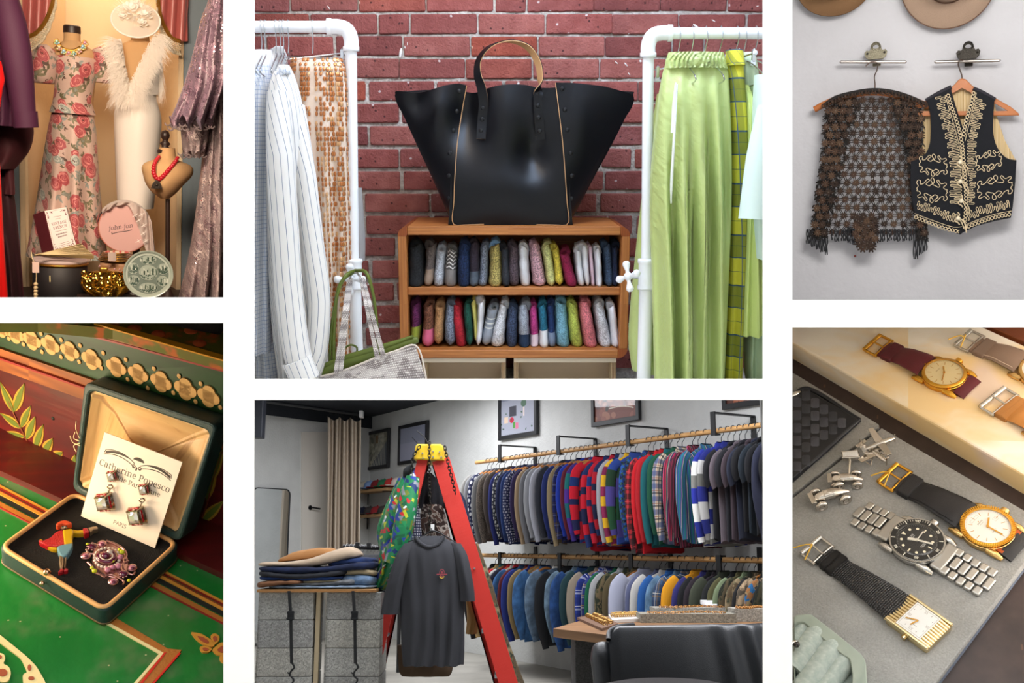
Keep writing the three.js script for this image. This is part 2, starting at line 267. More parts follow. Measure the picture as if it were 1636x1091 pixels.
for(const[cx,cy,q]of[[Rr - 0.03,top - 0.03,0],[L + 0.03,top - 0.03,1],[L + 0.03,bot + 0.03,2],[Rr - 0.03,bot + 0.03,3]]){
const P=[];for(let i=0;i<=8;i++){const a=(q + i / 8)*Math.PI / 2;P.push([cx + 0.03*Math.cos(a),cy + 0.03*Math.sin(a)]);}for(let i=8;i>=0;i--){const a=(q + i / 8)*Math.PI / 2;P.push([cx +(0.03 - t)*Math.cos(a),cy +(0.03 - t)*Math.sin(a)]);}
part(sh,'corner_joint',ex(poly(P,depth)),mEnd);
}
}
// plywood crates under it
const ply=mat(0xffffff,0.7,{map:scaled(woodTex(0xc9b088,0xe2cfa8,37),0.5,0.3)});
const plyEdge=mat(0xffffff,0.7,{map:canvasTex(64,64,(c)=>{c.fillStyle='#e9dcc0';c.fillRect(0,0,64,64);c.fillStyle='#8d6a44';for(let i=0;i<4;i++)c.fillRect(0,i*16 + 5,64,4);},true)});
[[671,808,'pale plywood crate under the shelf, behind the snakeskin tote'],[821,988,'pale plywood crate under the shelf, beside the pipe rack valve']].forEach(([x0,x1,label])=>{
const a=X(x0),b=X(x1),y1=bot - 0.004,y0=bot - 0.1,z=-DS - 0.02,dp=0.3,t=0.014;
const o=thing(I,'plywood_crate',label,'crate',V((a + b)/ 2,y0,z - dp / 2));
const bd=(name,w,h,d,x,y,zz,m)=>part(o,name,boxUV(at(box(w,h,d),x,y,zz)),m);
bd('top_board',b - a,t,dp,(a + b)/ 2,y1 - t / 2,z - dp / 2,ply);bd('front_edge',b - a,t,0.003,(a + b)/ 2,y1 - t / 2,z + 0.0015,plyEdge);
for(const x of[a + t / 2,b - t / 2]){bd('side_board',t,y1 - y0 - t,dp,x,(y0 + y1 - t)/ 2,z - dp / 2,ply);for(let k=0;k<3;k++)bd('ply_layer',0.0022,y1 - y0 - t,0.002,x +(k - 1)*0.0045,(y0 + y1 - t)/ 2,z + 0.001,mat(0x8d6a44,0.7,{key:'plyl'}));}
bd('back_board',b - a - 2*t,y1 - y0 - t,t,(a + b)/ 2,(y0 + y1 - t)/ 2,z - dp + 0.2,mat(0xd0b898,0.7,{key:'plyb'}));
});

// folded socks
const marl=[0.38,0.06].map((lo,q)=>dataTex(128,(u,v)=>{const t=clamp((fbm(u*40,v*40,5 + q,40,2)- 0.5)*2.6 + 0.5),g=lerp(255*(1 - lo*(q?4:1)),255,t);return[g,g,g];}));
const sockMat=(c,k)=>{const key='sock' + c + '/' + k;if(!matCache.has(key)){const A=hex(c),B=hex(k||c),r=(A[0]+ A[1]+ A[2])/(B[0]+ B[1]+ B[2]);matCache.set(key,k?cloth(k,{map:scaled(marl[r<0.72?0:1],0.09),bump:'knit',bs:0.03,bd:0.0016}):cloth(c,{bump:'knit',bs:0.03,bd:0.0014}));}return matCache.get(key);};
const zigzag=cloth(0xffffff,{map:scaled(canvasTex(128,128,(c)=>{c.fillStyle='#5d5854';c.fillRect(0,0,128,128);c.strokeStyle='#e8e4dc';c.lineWidth=9;for(let i=-1;i<5;i++){c.beginPath();for(let x=0;x<=4;x++)c.lineTo(x*32,i*32 +(x&1)*20);c.stroke();}},true),0.05),bump:'knit',bs:0.03,bd:0.0012});
const greyStripe=cloth(0xffffff,{map:scaled(canvasTex(64,128,(c)=>{c.fillStyle='#9aa1aa';c.fillRect(0,0,64,128);c.fillStyle='#e2e3da';for(let i=0;i<3;i++)c.fillRect(0,30 + i*22,64,6);},true),0.2,0.09),bump:'knit',bs:0.03,bd:0.0012});
// [top x0, top x1, bottom x0, bottom x1, y top, y bottom, colour, second tone, toe colour, words]
const SOCKS=[
[[652,674,649,676,394,463,0x14161a,0x2a2d30,0,'black ribbed'],[679,696,676,692,393,459,0x5c5350,0x7a6e68,0xa38d7a,'taupe and tan two-tone'],[695,712,692,710,399,461,0xa9b4c4,0xd4dae2,0,'pale grey ridged'],[713,731,709,729,399,463,'z',0,0x8d8884,'grey zigzag patterned'],[733,753,729,750,392,463,0x14233f,0x1d3560,0,'deep navy ribbed'],[750,767,747,764,391,461,0x2d2630,0x3d3340,0x5b6672,'plum sock with slate toe'],[767,780,762,778,394,460,0x4a5668,0x98a2b2,0,'grey-blue heather'],[781,799,781,803,392,462,0x8f7c2c,0xd6c372,0,'mustard heather'],[799,811,803,817,396,461,0x2a2d33,0x363a42,0,'slim charcoal'],[812,829,813,831,394,460,0x3b2f36,0x6b5a62,0,'plum heather'],
[829,846,831,848,396,461,0xeceef0,0,0,'white folded'],[847,864,850,873,393,460,0xd65a7c,0xf7c4cf,0,'pink heather'],[865,881,873,889,394,458,0xdfe07a,0xeef0a0,0,'pale yellow'],[881,893,888,902,397,456,0xe8c92e,0xf2dc50,0,'bright yellow'],[891,908,907,926,405,461,0x8f1440,0xa01c4c,0,'burgundy'],[917,929,925,937,399,460,0xf0f1f4,0,0,'slim white'],[929,942,935,944,396,458,0xf4f4f6,0,0,'white ribbed'],[941,949,944,951,398,461,0xefd0de,0,0,'thin pale pink'],[950,962,952,963,400,463,0xf2f3f6,0,0,'white crew'],[963,977,968,981,393,460,0x33465e,0x4a6280,0,'slate blue'],[976,987,979,990,394,460,0x101c36,0x1a2a4c,0,'dark navy']],
[[655,671,653,669,488,550,0x5c1d4c,0x7c2f68,0x9aa63a,'purple sock with lime toe'],[675,692,673,694,488,556,0x6a3420,0x9a6248,0xe06a8a,'rust sock with pink toe'],[693,709,693,708,490,551,0xb98250,0xd09c68,0,'tan ridged'],[711,727,710,728,488,553,0x5f6c86,0x9aa6ba,0,'blue-grey heather'],[722,739,727,746,491,558,0xc21a2c,0xd02a3a,0,'scarlet red'],[740,754,743,755,488,553,0x0f4a3c,0x155a48,0,'bottle green'],[751,761,757,762,482,545,0xd9d070,0,0,'thin pale yellow'],[762,774,760,769,482,553,0xf2f3f6,0,0,'slim white'],[778,796,768,786,493,553,'s',0,0,'grey sock with three pale stripes'],[798,811,782,806,488,558,0xdfe3ea,0xf4f5f8,0,'bluish white'],[812,829,808,826,492,559,0x1a2640,0x4a5a7a,0,'navy marl'],
[829,846,828,846,490,563,0x9aa4b4,0xb4bcc8,0x223a58,'grey sock with navy toe'],[846,859,846,861,491,562,0xc22a80,0xd84a98,0xf0dbe2,'magenta sock with pale toe'],[859,872,863,878,488,560,0x1d6f8e,0x2a82a0,0xf0f2f2,'teal sock with white toe'],[872,884,877,891,486,558,0x152a56,0x1d3a70,0x8090a8,'navy sock with grey toe'],[885,906,891,913,484,562,0x4a90b4,0x8ac4d8,0,'light blue heather'],[907,924,913,934,487,560,0x9aba30,0xccda60,0,'lime heather'],[926,945,934,956,486,561,0xe0485c,0xf48a90,0,'coral heather'],[949,965,957,980,486,560,0x9ab0cc,0xf2f4f8,0,'white and blue mottled'],[971,984,979,991,490,559,0xf2f3f8,0,0,'white short']]];
SOCKS.forEach((row,ri)=>row.forEach(([a0,a1,b0,b1,y0,y1,c,c2,toe,words],i)=>{
const zf=-DS - 0.03 - hash(i,ri,9)*0.015,dep=0.15,rings=[],n=20,m=16,body=[],tip=[];
const floorY=ri?bot + 13.5*s:Yf(461),P=(x,y)=>I.d(x,y,-zf);
for(let j=0;j<=m;j++){
const v=j / m,e=Math.sqrt(Math.max(0.02,1 - Math.pow(Math.max(0,v - 0.86)/ 0.145,2)))*Math.min(1,0.8 + v*3),t0=P(lerp(a0,b0,v),lerp(y0,y1,v)),t1=P(lerp(a1,b1,v),lerp(y0,y1,v)),cx=(t0.x + t1.x)/ 2 + Math.sin(v*3.2 + i)*0.002,hw=(t1.x - t0.x)/ 2*1.04*e,cy=Math.max(floorY + 0.001,t0.y),hz=dep / 2*(0.75 + 0.25*e),ring=[];
for(let k=0;k<n;k++){const w=k / n*Math.PI*2,q=0.75,xx=Math.sign(Math.cos(w))*Math.pow(Math.abs(Math.cos(w)),q),zz=Math.sign(Math.sin(w))*Math.pow(Math.abs(Math.sin(w)),q);ring.push([cx + hw*xx*(1 + 0.05*Math.sin(v*21 + i*3 + zz)),cy + 0.006*Math.sin(w*2 + i)*(j===0?1:0.3)*(v>0.9?0:1),zf - dep / 2 + hz*zz + 0.004*Math.sin(v*8 + i)]);}
rings.push(ring);
}
const near=row[i + 1]?row[i + 1][9]:row[i - 1][9],o=thing(I,'sock',`${words} folded sock on the ${ri ? 'lower' : 'upper'} shelf`.replace('folded folded','folded'),'sock',V((P(b0,y1).x + P(b1,y1).x)/ 2,floorY,zf - dep / 2),ri?'folded socks on the lower shelf':'folded socks on the upper shelf');
const mm=c==='z'?zigzag:c==='s'?greyStripe:sockMat(c,c2);
if(toe){const cut=Math.round(m*(0.52 + 0.1*hash(i,3)));part(o,'body',loft(rings.slice(0,cut + 1),{cap1:false}),mm);part(o,'toe',loft(rings.slice(cut).map((r)=>r.map((p)=>[p[0],p[1],p[2]])),{cap0:false}),sockMat(toe,0));}
else part(o,'body',loft(rings),mm);
// turned-over cuff on top
const tp=P((a0 + a1)/ 2,y0),w=(a1 - a0)*s,cf=[];const lean=(hash(i,ri,4)- 0.5)*0.02;
for(let q=0;q<3;q++)cf.push(tube([[tp.x - w*0.3 + q*0.004,tp.y - 0.012,zf - 0.03 - q*0.03],[tp.x - w*0.1 + lean,tp.y + 0.01 + q*0.003,zf - 0.03 - q*0.03],[tp.x + w*0.25 + lean,tp.y + 0.006,zf - 0.03 - q*0.03],[tp.x + w*0.32,tp.y - 0.014,zf - 0.03 - q*0.03]],0.006 + w*0.08,10,8));
part(o,'cuff',merge(cf),c==='z'?sockMat(0x6d6864,0):c==='s'?sockMat(0x8a929c,0):sockMat(ri===0&&[7].includes(i)?0x8ab4d8:c,ri===0&&i===7?0:c2));
}));

// black leather tote on top of the shelf
{
const DB=DS + 0.13,o=thing(I,'leather_tote','large black leather tote bag with flared wings and riveted handle','bag',V(I.d(815,356,DB).x,top,-DB - 0.05));
const lea=mat(0x05070c,0.37,{bumpMap:scaled(BUMP.leather,0.14),bumpScale:0.0001,specularIntensity:0.6}),tan=mat(0xc79a6a,0.6),dark=mat(0x0a0c10,0.3,{metal:0.2});
const lift=top - I.d(815,355,DB).y;
const P=(x,y,z)=>{const p=I.d(x,y,DB);return[p.x,Math.max(top + 0.001,p.y + lift*sstep(200,356,y)),p.z + z];};
// left and right outline and the two seams by height
const out=[[133,640,1004],[146,631,1013],[180,645,998],[230,667,974],[280,690,948],[320,708,928],[356,724,908]];
const seam=[[133,745.5,886.5],[180,738,892],[230,731,897.5],[290,727.5,902],[320,726.5,904],[356,724,907]];
const bulge=(y)=>lerp(0.07,0.035,sstep(356,130,y));
const dent=(x,y)=>1.7*dent0(x,y),dent0=(x,y)=>-0.030*Math.exp(-(((x - 745)/ 30)**2 +((y - 185)/ 50)**2))+ 0.016*Math.exp(-(((x - 700)/ 28)**2 +((y - 175)/ 30)**2))- 0.022*Math.exp(-(((x - 850)/ 26)**2 +((y - 250)/ 34)**2))+ 0.016*Math.exp(-(((x - 805)/ 34)**2 +((y - 180)/ 60)**2))- 0.02*Math.exp(-(((x - 668)/ 20)**2 +((y - 165)/ 20)**2))+ 0.012*Math.exp(-(((x - 930)/ 30)**2 +((y - 190)/ 60)**2))+ 0.012*Math.exp(-(((x - 800)/ 60)**2 +((y - 300)/ 40)**2));
const zAt=(x,y)=>{const a=table(out,y),b=table(seam,y),xl=a[1],xr=a[2];let k;if(x<b[1])k=Math.pow(clamp((x - xl)/(b[1]- xl)),0.6);else if(x>b[2])k=Math.pow(clamp((xr - x)/(xr - b[2])),0.6);else k=1;return bulge(y)*k + dent(x,y)*sstep(356,330,y)*(k<1?k:1);};
const frontTop=[[724,150],[747,149],[762,148],[776,143],[800,137.5],[818,136],[840,137],[856,140.5],[872,141.5],[888,141],[910,142]],lTop=[[631,146],[645,146.5],[662,148],[680,147],[697,142],[716,136.5],[735,134.5],[746,137]],rTop=[[886,133],[910,133.5],[940,136],[965,139],[990,145],[1013,152]];
const T=(rows,x)=>table(rows,x)[1];
part(o,'front_panel',slab(40,30,(u,v)=>{const yy=lerp(356,142,v),b=table(seam,yy),xa=b[1]- 6,xb=b[2]+ 6,x=lerp(xa,xb,u),y=lerp(356,T(frontTop,x),v);return P(x,y,zAt(clamp(x,b[1],b[2]),y));},0.004),lea);
part(o,'back_panel',slab(40,24,(u,v)=>{const yy=lerp(356,146,v),b=table(out,yy),x=lerp(b[1],b[2],u),y=lerp(356,lerp(146,148,u)- 5*Math.sin(u*9),v);return P(x,y,-0.1*Math.pow(Math.sin(u*Math.PI),0.6)- 0.02);},0.004),lea);
part(o,'base_panel',slab(6,4,(u,v)=>P(lerp(724,907,u),356,lerp(0.07,-0.12,v)),0.004),lea);
const wing=(left)=>slab(22,30,(u,v)=>{const tp=left?lTop:rTop,yy=lerp(356,140,v),a=table(out,yy),b=table(seam,yy),x0=left?a[1]:b[2],x1=left?b[1]:a[2],x=lerp(x0,x1,u),y=lerp(355,T(tp,lerp(left?631:886.5,left?746:1013,u)),v);return P(lerp(x,left?lerp(631,746,u):lerp(886.5,1013,u),sstep(0.8,1,v)*0.35),y,zAt(x,y)+ 0.006);},0.004);
part(o,'side_wing',wing(true),lea);part(o,'side_wing',wing(false),lea);
// raw tan edges along the seams and bottom corners
const edge=(pts)=>tube(pts.map(([x,y])=>P(x,y,zAt(x,y)+ 0.007)),0.0014,pts.length*5,6);
part(o,'raw_edge',edge([[746,138],[738,180],[731.5,230],[728,290],[727,320],[724.5,348],[728,354.5],[745,355],[774,353.5]]),tan,true,'tan raw leather edge');
part(o,'raw_edge',edge([[886.5,134],[892,180],[897.5,230],[902,290],[904,320],[906.5,350],[903,355.5],[885,355.5],[856,354]]),tan,true,'tan raw leather edge');
for(const[x,y]of[[734,146],[730,178],[725,209],[720,244],[719,279],[719,314],[897,143],[901,176],[905,208],[910,244],[912,279],[911,314]])part(o,'rivet',at(rot(lathe([[0,0.003],[0.005,0.0025],[0.0068,0.0008],[0.007,-0.002]],14),Math.PI / 2),...P(x,y,zAt(x,y)+ 0.0075)),dark);
// handle: a flat strap whose inner side is raw tan
const hp=[[769,222,1,0],[771,190,1,0],[773,165,1,0.004],[770,142,0.95,0.012],[764,120,0.75,0.016],[766,98,0.5,0.016],[783,78,0.3,0.012],[814,70,-0.1,0.008],[843,79,-0.5,0.004],[858,102,-0.62,0.008],[862,130,-0.5,0.008],[859,150,1,0.004],[860,185,1,0],[863,223,1,0]];
const cv=new THREE.CatmullRomCurve3(hp.map(([x,y,k,z])=>{const q=P(x,y,0);return V(q[0],q[1],-DB + zAt(clamp(x,748,884),Math.max(y,140))+ 0.010 + z);}),false,'centripetal');
const wid=0.0145,strap=(off)=>slab(3,90,(u,v)=>{const p=cv.getPoint(v),t=cv.getTangent(v),k=lerp(0,1,hp[Math.round(v*(hp.length - 1))][2]);const kk=v*(hp.length - 1),i0=Math.min(hp.length - 2,Math.floor(kk)),tw=lerp(hp[i0][2],hp[i0 + 1][2],kk - i0),side=V(-t.y,t.x,0).normalize(),w=side.multiplyScalar(tw).add(V(0,0,-1).multiplyScalar(Math.sqrt(Math.max(0,1 - tw*tw)))).normalize(),n=w.clone().cross(t).normalize();return A3(p.clone().addScaledVector(w,(u - 0.5)*2*wid).addScaledVector(n,off));},0.0022);
const hd=part(o,'handle',strap(-0.0012),lea);part(hd,'tan_lining',strap(0.0012),tan,true,'tan raw leather lining');
for(const[x,y]of[[772.5,155],[772,173],[770.5,191],[769,209],[857.5,150],[858.5,169.5],[860,188.5],[861.5,209.5]])part(o,'rivet',at(rot(lathe([[0,0.003],[0.005,0.0025],[0.0068,0.0008],[0.007,-0.002]],14),Math.PI / 2),...P(x,y,zAt(x,y)+ 0.0155)),dark);
}

// white pipe racks
const pvc=mat(0xf4f6f8,0.35,{clearcoat:0.3}),chrome=mat(0xd8dce0,0.18,{metal:1});
const floorAt=(d)=>I.d(812,612,d).y;
function valve(o,c,r,face){
const q=new THREE.Quaternion().setFromUnitVectors(V(0,0,1),face),gs=[ball(0.0125,0,0,0)];
for(let k=0;k<4;k++){const a=k*Math.PI / 2 +(r??0);gs.push(lathe([[0,-0.002],[0.006,0],[0.0055,0.018],[0.0105,0.032],[0.011,0.038],[0.007,0.044],[0,0.045]],14).rotateZ(a));}
const g=merge(gs);g.applyQuaternion(q);g.translate(c.x,c.y,c.z);part(o,'valve_handle',g,pvc);
part(o,'valve_stem',rod(c.clone().addScaledVector(face,-0.045),c,0.007),chrome);
}
function rack(left){
const pxs=left?[560,565,566]:[1036.5,1033,1031],ry=left?43:53,R=0.0158,D=DR;
const T=I.d(pxs[0],ry,D),mid=I.d(pxs[1],438,D),foot=V(mid.x,floorAt(D)+ 0.002,-D),dir=left?-1:1,r0=0.03;
const o=thing(I,'pipe_rack',left?'white pipe clothes rack holding pale shirts and the snakeskin tote':'white pipe clothes rack holding lime green trousers','clothes rack',foot);
const end=V(T.x + dir*(left?0.26:0.32),T.y,-D);
part(o,'rail',rod(V(T.x + dir*r0,T.y,-D),end,R,20),pvc);
part(o,'elbow',merge([tube([V(T.x,T.y - 0.062,-D),V(T.x,T.y - 0.03,-D),V(T.x + dir*0.01,T.y - 0.008,-D),V(T.x + dir*0.032,T.y,-D),V(T.x + dir*0.062,T.y,-D)],R*1.28,18,18),at(lathe([[R,-0.006],[R*1.42,-0.006],[R*1.42,0.006],[R,0.006]],22),T.x,T.y - 0.058,-D),at(lathe([[R,-0.006],[R*1.42,-0.006],[R*1.42,0.006],[R,0.006]],22).rotateZ(Math.PI / 2),T.x + dir*0.058,T.y,-D)]),pvc);
part(o,'upper_post',rod(V(T.x,T.y - 0.04,-D),V(mid.x,mid.y,-D),R,20),pvc);
part(o,'lower_post',rod(V(mid.x,mid.y,-D),foot,R*1.3,20),pvc);
part(o,'coupling',at(lathe([[R,0.044],[R*1.6,0.044],[R*1.68,0.04],[R*1.68,0.034],[R*1.5,0.03],[R*1.5,-0.03],[R*1.68,-0.034],[R*1.68,-0.04],[R*1.6,-0.044],[R,-0.044]],24),mid.x,mid.y,-D),pvc);
if(left)valve(o,V(mid.x,mid.y - 0.006,-D + 0.07),0,V(0,0,1));else valve(o,V(mid.x - 0.055,mid.y - 0.004,-D + 0.018),0.3,V(-0.8,0.1,0.62).normalize());
return{T,D,R};
}
const rl=rack(true),rr=rack(false);
// hangers on the racks: wire hook over the rail
const wire=mat(0xc4c8cc,0.25,{metal:1});
function hook(o,p,R,len,m=wire){part(o,'hook',tube([[p.x - 0.004,p.y - len,p.z],[p.x,p.y - len*0.6,p.z + 0.004],[p.x + 0.002,p.y - R*0.6,p.z + R + 0.003],[p.x,p.y + R*0.8,p.z + R*0.7],[p.x,p.y + R + 0.003,p.z],[p.x,p.y + R*0.6,p.z - R*0.9],[p.x,p.y - R*0.3,p.z - R - 0.003]],0.0016,30,6),m);}
function clipHanger(label,x,rk,turn,half,drop,group){
const p=V(I.d(x,45,rk.D).x,rk.T.y,-rk.D),o=thing(I,'clip_hanger',label,'hanger',V(p.x,p.y - drop,p.z),group);
hook(o,p,rk.R,drop);const a=V(Math.cos(turn)*half,-drop + Math.sin(0.08)*half*0.6,Math.sin(turn)*half),b=a.clone().multiplyScalar(-1);b.y=-drop - 0.02;a.add(p);b.add(p);
part(o,'bar',rod(a,b,0.0024,8),chrome);
for(const q of[a,b]){const t=q.clone().lerp(p.clone().setY(q.y),0.08);part(o,'clip',merge([at(box(0.009,0.034,0.004,0.001),t.x,t.y - 0.008,t.z + 0.005),at(box(0.009,0.034,0.004,0.001),t.x,t.y - 0.008,t.z - 0.005),at(rot(new THREE.TorusGeometry(0.006,0.0014,6,12),0,Math.PI / 2),t.x,t.y + 0.006,t.z)]),chrome);part(o,'clip_pad',at(box(0.012,0.014,0.014,0.002),t.x,t.y - 0.026,t.z),mat(0xf2f4f4,0.5,{key:'pad'}));}
part(o,'end_ball',ball(0.007,a.x,a.y,a.z),pvc);
return o;
}
function shirtHanger(label,x,rk,group,color=wire){
const p=V(I.d(x,45,rk.D).x,rk.T.y,-rk.D),o=thing(I,'wire_hanger',label,'hanger',V(p.x,p.y - 0.12,p.z),group);
hook(o,p,rk.R,0.07);part(o,'shoulder',tube([[p.x,p.y - 0.07,p.z],[p.x + 0.01,p.y - 0.085,p.z + 0.06],[p.x + 0.02,p.y - 0.13,p.z + 0.17],[p.x + 0.02,p.y - 0.14,p.z + 0.1],[p.x - 0.02,p.y - 0.14,p.z - 0.12],[p.x - 0.02,p.y - 0.13,p.z - 0.17],[p.x - 0.008,p.y - 0.085,p.z - 0.06],[p.x - 0.002,p.y - 0.07,p.z]],0.002,50,6),color);return o;
}
[418,424].forEach((x)=>shirtHanger('silver wire hook above the pale checked shirts',x,rl,'wire hangers on the pale rack'));[441,448,453,461].forEach((x)=>shirtHanger('silver wire hook above the striped shirt',x,rl,'wire hangers at the striped shirt'));
clipHanger('clip hanger holding the orange sequinned skirt',500,rl,-0.35,0.085,0.07);
[1085,1128].forEach((x)=>shirtHanger('silver wire hook between the lime trousers and the rail',x,rr,'wire hangers at the lime trousers'));
clipHanger('clip hanger holding the lime green trousers',1106,rr,0.3,0.1,0.075);clipHanger('clip hanger holding the yellow plaid trousers',1152,rr,0.9,0.07,0.06);clipHanger('clip hanger holding the pale sage skirt',1178,rr,1.0,0.07,0.06);[1190,1208].forEach((x)=>shirtHanger('silver wire hook above the mint shirt',x,rr,'wire hangers at the mint shirt'));

// garments on the pale rack
const stripeTex=(bg,fg,w,n=128)=>canvasTex(n,n,(c)=>{c.fillStyle=bg;c.fillRect(0,0,n,n);c.fillStyle=fg;c.fillRect(n / 2 - w / 2,0,w,n);},true);
const checkTex=(bg,fg,w,n=128)=>canvasTex(n,n,(c)=>{c.fillStyle=bg;c.fillRect(0,0,n,n);c.fillStyle=fg;c.fillRect(n / 2 - w / 2,0,w,n);c.fillRect(0,n / 2 - w / 2,n,w);},true);
const gar=(name,label,cat,rows,m,o={})=>{const r=rows[rows.length - 1],t=thing(I,name,label,cat,I.d((r[1]+ r[2])/ 2,r[0],r[4]??o.d),o.group);part(t,o.part??'body',drape(I,rows,o),m);return t;};
const mWhite=cloth(0xf4f4f2),mCheckB=cloth(0xffffff,{map:scaled(checkTex('#eef2f8','#9aaed2',12),0.011)}),mStripe=cloth(0xffffff,{map:scaled(stripeTex('#efece6','#5f6e8c',10),0.019)});
gar('shirt','plain white shirt at the end of the pale rack','shirt',[[80,398,436,0.02,2.86],[120,398,440,0.05,2.86],[300,398,432,0.06,2.86],[500,398,424,0.06,2.86],[598,398,432,0.06,2.86]],mWhite,{folds:5,seed:3});
gar('shirt','white collared shirt top behind the striped shirt','shirt',[[74,440,452,0.01,2.9],[90,420,458,0.04,2.9],[140,412,458,0.05,2.9],[260,420,450,0.05,2.9]],mWhite,{folds:4,seed:13});
{const t=gar('checked_shirt','white shirt with fine blue check beside the striped shirt','shirt',[[104,410,432,0.02,2.76],[150,402,434,0.05,2.76],[300,400,432,0.05,2.76],[450,400,434,0.055,2.76],[560,402,434,0.055,2.76]],mCheckB,{folds:4,seed:5,amp:0.3});
part(t,'shirt_tail',drape(I,[[545,406,440,0.03,2.78],[602,408,446,0.03,2.78]],{folds:3,seed:8,m:8}),mCheckB);}
{const t=gar('striped_shirt','cream shirt with thin blue stripes and hanging sleeves','shirt',[[104,446,462,0.015,2.72],[122,436,470,0.05,2.72],[170,428,482,0.07,2.72],[260,428,492,0.07,2.73],[400,430,506,0.075,2.74],[520,436,520,0.075,2.74],[604,446,524,0.075,2.74]],mStripe,{folds:5,seed:7,amp:0.28,n:56,m:34});
part(t,'sleeve',taper([I.d(444,148,2.66),I.d(448,250,2.63),I.d(455,370,2.62),I.d(462,480,2.62),I.d(474,560,2.62),I.d(486,605,2.62)],[0.028,0.036,0.037,0.038,0.037,0.036],18,40),mStripe);
part(t,'sleeve',taper([I.d(474,170,2.72),I.d(488,280,2.69),I.d(500,390,2.68),I.d(510,480,2.68),I.d(506,560,2.68),I.d(496,606,2.68)],[0.022,0.028,0.03,0.031,0.03,0.026],18,40),mStripe);
part(t,'cuff',taper([I.d(474,575,2.61),I.d(488,607,2.61)],[0.041,0.04],18,6),mStripe);
part(t,'collar',taper([I.d(444,122,2.67),I.d(454,112,2.67),I.d(464,116,2.68)],[0.007,0.012,0.006],10,12),mCheckB);}
{const sheer=cloth(0xe9d2bc,{rough:0.7,key:'sheer'}),sq=mat(0xb8733f,0.28,{metal:0.55}),sq2=mat(0xd8a878,0.3,{metal:0.5});
const rows=[[96,466,546,0.02,2.84],[110,466,552,0.035,2.84],[250,472,556,0.05,2.84],[400,484,560,0.055,2.84],[500,490,558,0.055,2.84],[600,496,560,0.055,2.84]],t=gar('sequinned_skirt','sheer skirt with vertical rows of orange oval sequins','skirt',rows,sheer,{folds:6,amp:0.4,seed:4,n:60,m:40,phase:1});
const body=t.children[0].geometry,p=body.attributes.position,nn=body.attributes.normal,A=[],B=[],one=new THREE.SphereGeometry(1,6,4).scale(0.0042,0.0068,0.0016),rs=R3(5);
for(let row=0;row<64;row++)for(let col=1;col<30;col++){const j=row / 64*40,j0=Math.min(39,Math.floor(j)),i=30 - 0 + 0,ci=Math.floor(col);const k=j0*61 + ci,k2=k + 61,f=j - j0;if(rs()<0.16||p.count<=k2||[3,4,9,16,21,22].includes(col))continue;const x=lerp(p.getX(k),p.getX(k2),f),y=lerp(p.getY(k),p.getY(k2),f),z=lerp(p.getZ(k),p.getZ(k2),f),n=V(nn.getX(k),nn.getY(k),nn.getZ(k));if(n.z<0)n.negate();const g=one.clone();g.applyQuaternion(new THREE.Quaternion().setFromUnitVectors(V(0,0,1),n));g.translate(x + n.x*0.002 +(rs()- 0.5)*0.003,y,z + n.z*0.002);(rs()<0.7?A:B).push(g);}
for(const[L2,mm]of[[A,sq],[B,sq2]]){const k=part(t,'sequin',merge(L2),mm,false);k.userData.kind='stuff';}}
gar('shirt','grey-blue cloth edge showing behind the pipe post','shirt',[[300,562,578,0.01,3.0],[380,562,583,0.03,3.0],[416,560,583,0.03,3.0]],cloth(0xa8a4a2),{folds:2,m:10});

// bags hung on the rack valve
{const D=2.70,ol=mat(0x5c6a1e,0.5,{bumpMap:scaled(BUMP.leather,0.1),bumpScale:0.0004}),o=thing(I,'olive_bag','slim olive green leather bag hung behind the snakeskin tote','bag',I.d(590,590,D));
const q=(x,y,d=D)=>I.d(x,y,d);
part(o,'body',taper([q(512,600),q(540,585),q(600,566),q(650,548),q(668,542)],[0.022,0.024,0.022,0.016,0.008],14,24),ol);
part(o,'flap',taper([q(520,584,2.69),q(560,570,2.69),q(620,552,2.69),q(660,537,2.69)],[0.008,0.01,0.009,0.004],10,20),ol);
part(o,'strap',taper([q(533,590),q(534,520),q(541,460),q(553,440),q(566,433,2.77)],[0.005,0.005,0.005,0.005,0.005],8,30),ol);part(o,'strap',taper([q(527,592),q(530,520),q(546,452),q(568,433,2.77)],[0.004,0.004,0.004,0.004],8,30),ol);
part(o,'strap',taper([q(568,432,2.77),q(586,437),q(596,470),q(602,520),q(604,560)],[0.005,0.005,0.0045,0.0045,0.004],8,30),ol);part(o,'loop',tube([q(548,558),q(560,551),q(570,555),q(570,564)],0.003,16,6),ol);}
{const D=2.66,snakeTex=dataTex(256,(u,v,x,y)=>{const sx=u*34,sy=v*34,r=Math.floor(sy),fx=(sx +(r&1)*0.5)% 1 - 0.5,fy=sy - r - 0.5,d=Math.abs(fx)+ Math.abs(fy);const band=fbm(u*5,v*9,3,5,3);const dark=d>0.36?0.75:0.0;return mixc([236,230,222],mixc([150,136,130],[96,86,84],band),clamp(dark*(0.3 + band*0.9)+(band>0.6?0.25:0)));});
const sn=mat(0xffffff,0.55,{map:scaled(snakeTex,0.16),bumpMap:scaled(BUMP.leather,0.06),bumpScale:0.0006}),q=(x,y,d=D)=>I.d(x,y,d);
const o=thing(I,'snakeskin_tote','pale snakeskin tote hanging by two long straps from the rack valve','bag',q(600,612));
const tp=(u)=>q(lerp(512,664,u),lerp(602,551,u)+ 2*Math.sin(u*7)),bt=(u)=>q(lerp(512,684,u),616);
part(o,'body',slab(24,8,(u,v)=>{const a=tp(u),b=bt(u);return[lerp(a.x,b.x,v),lerp(a.y,b.y,v),a.z + 0.02*Math.sin(u*3.1)*(0.5 + v*0.5)];},-0.035),sn);
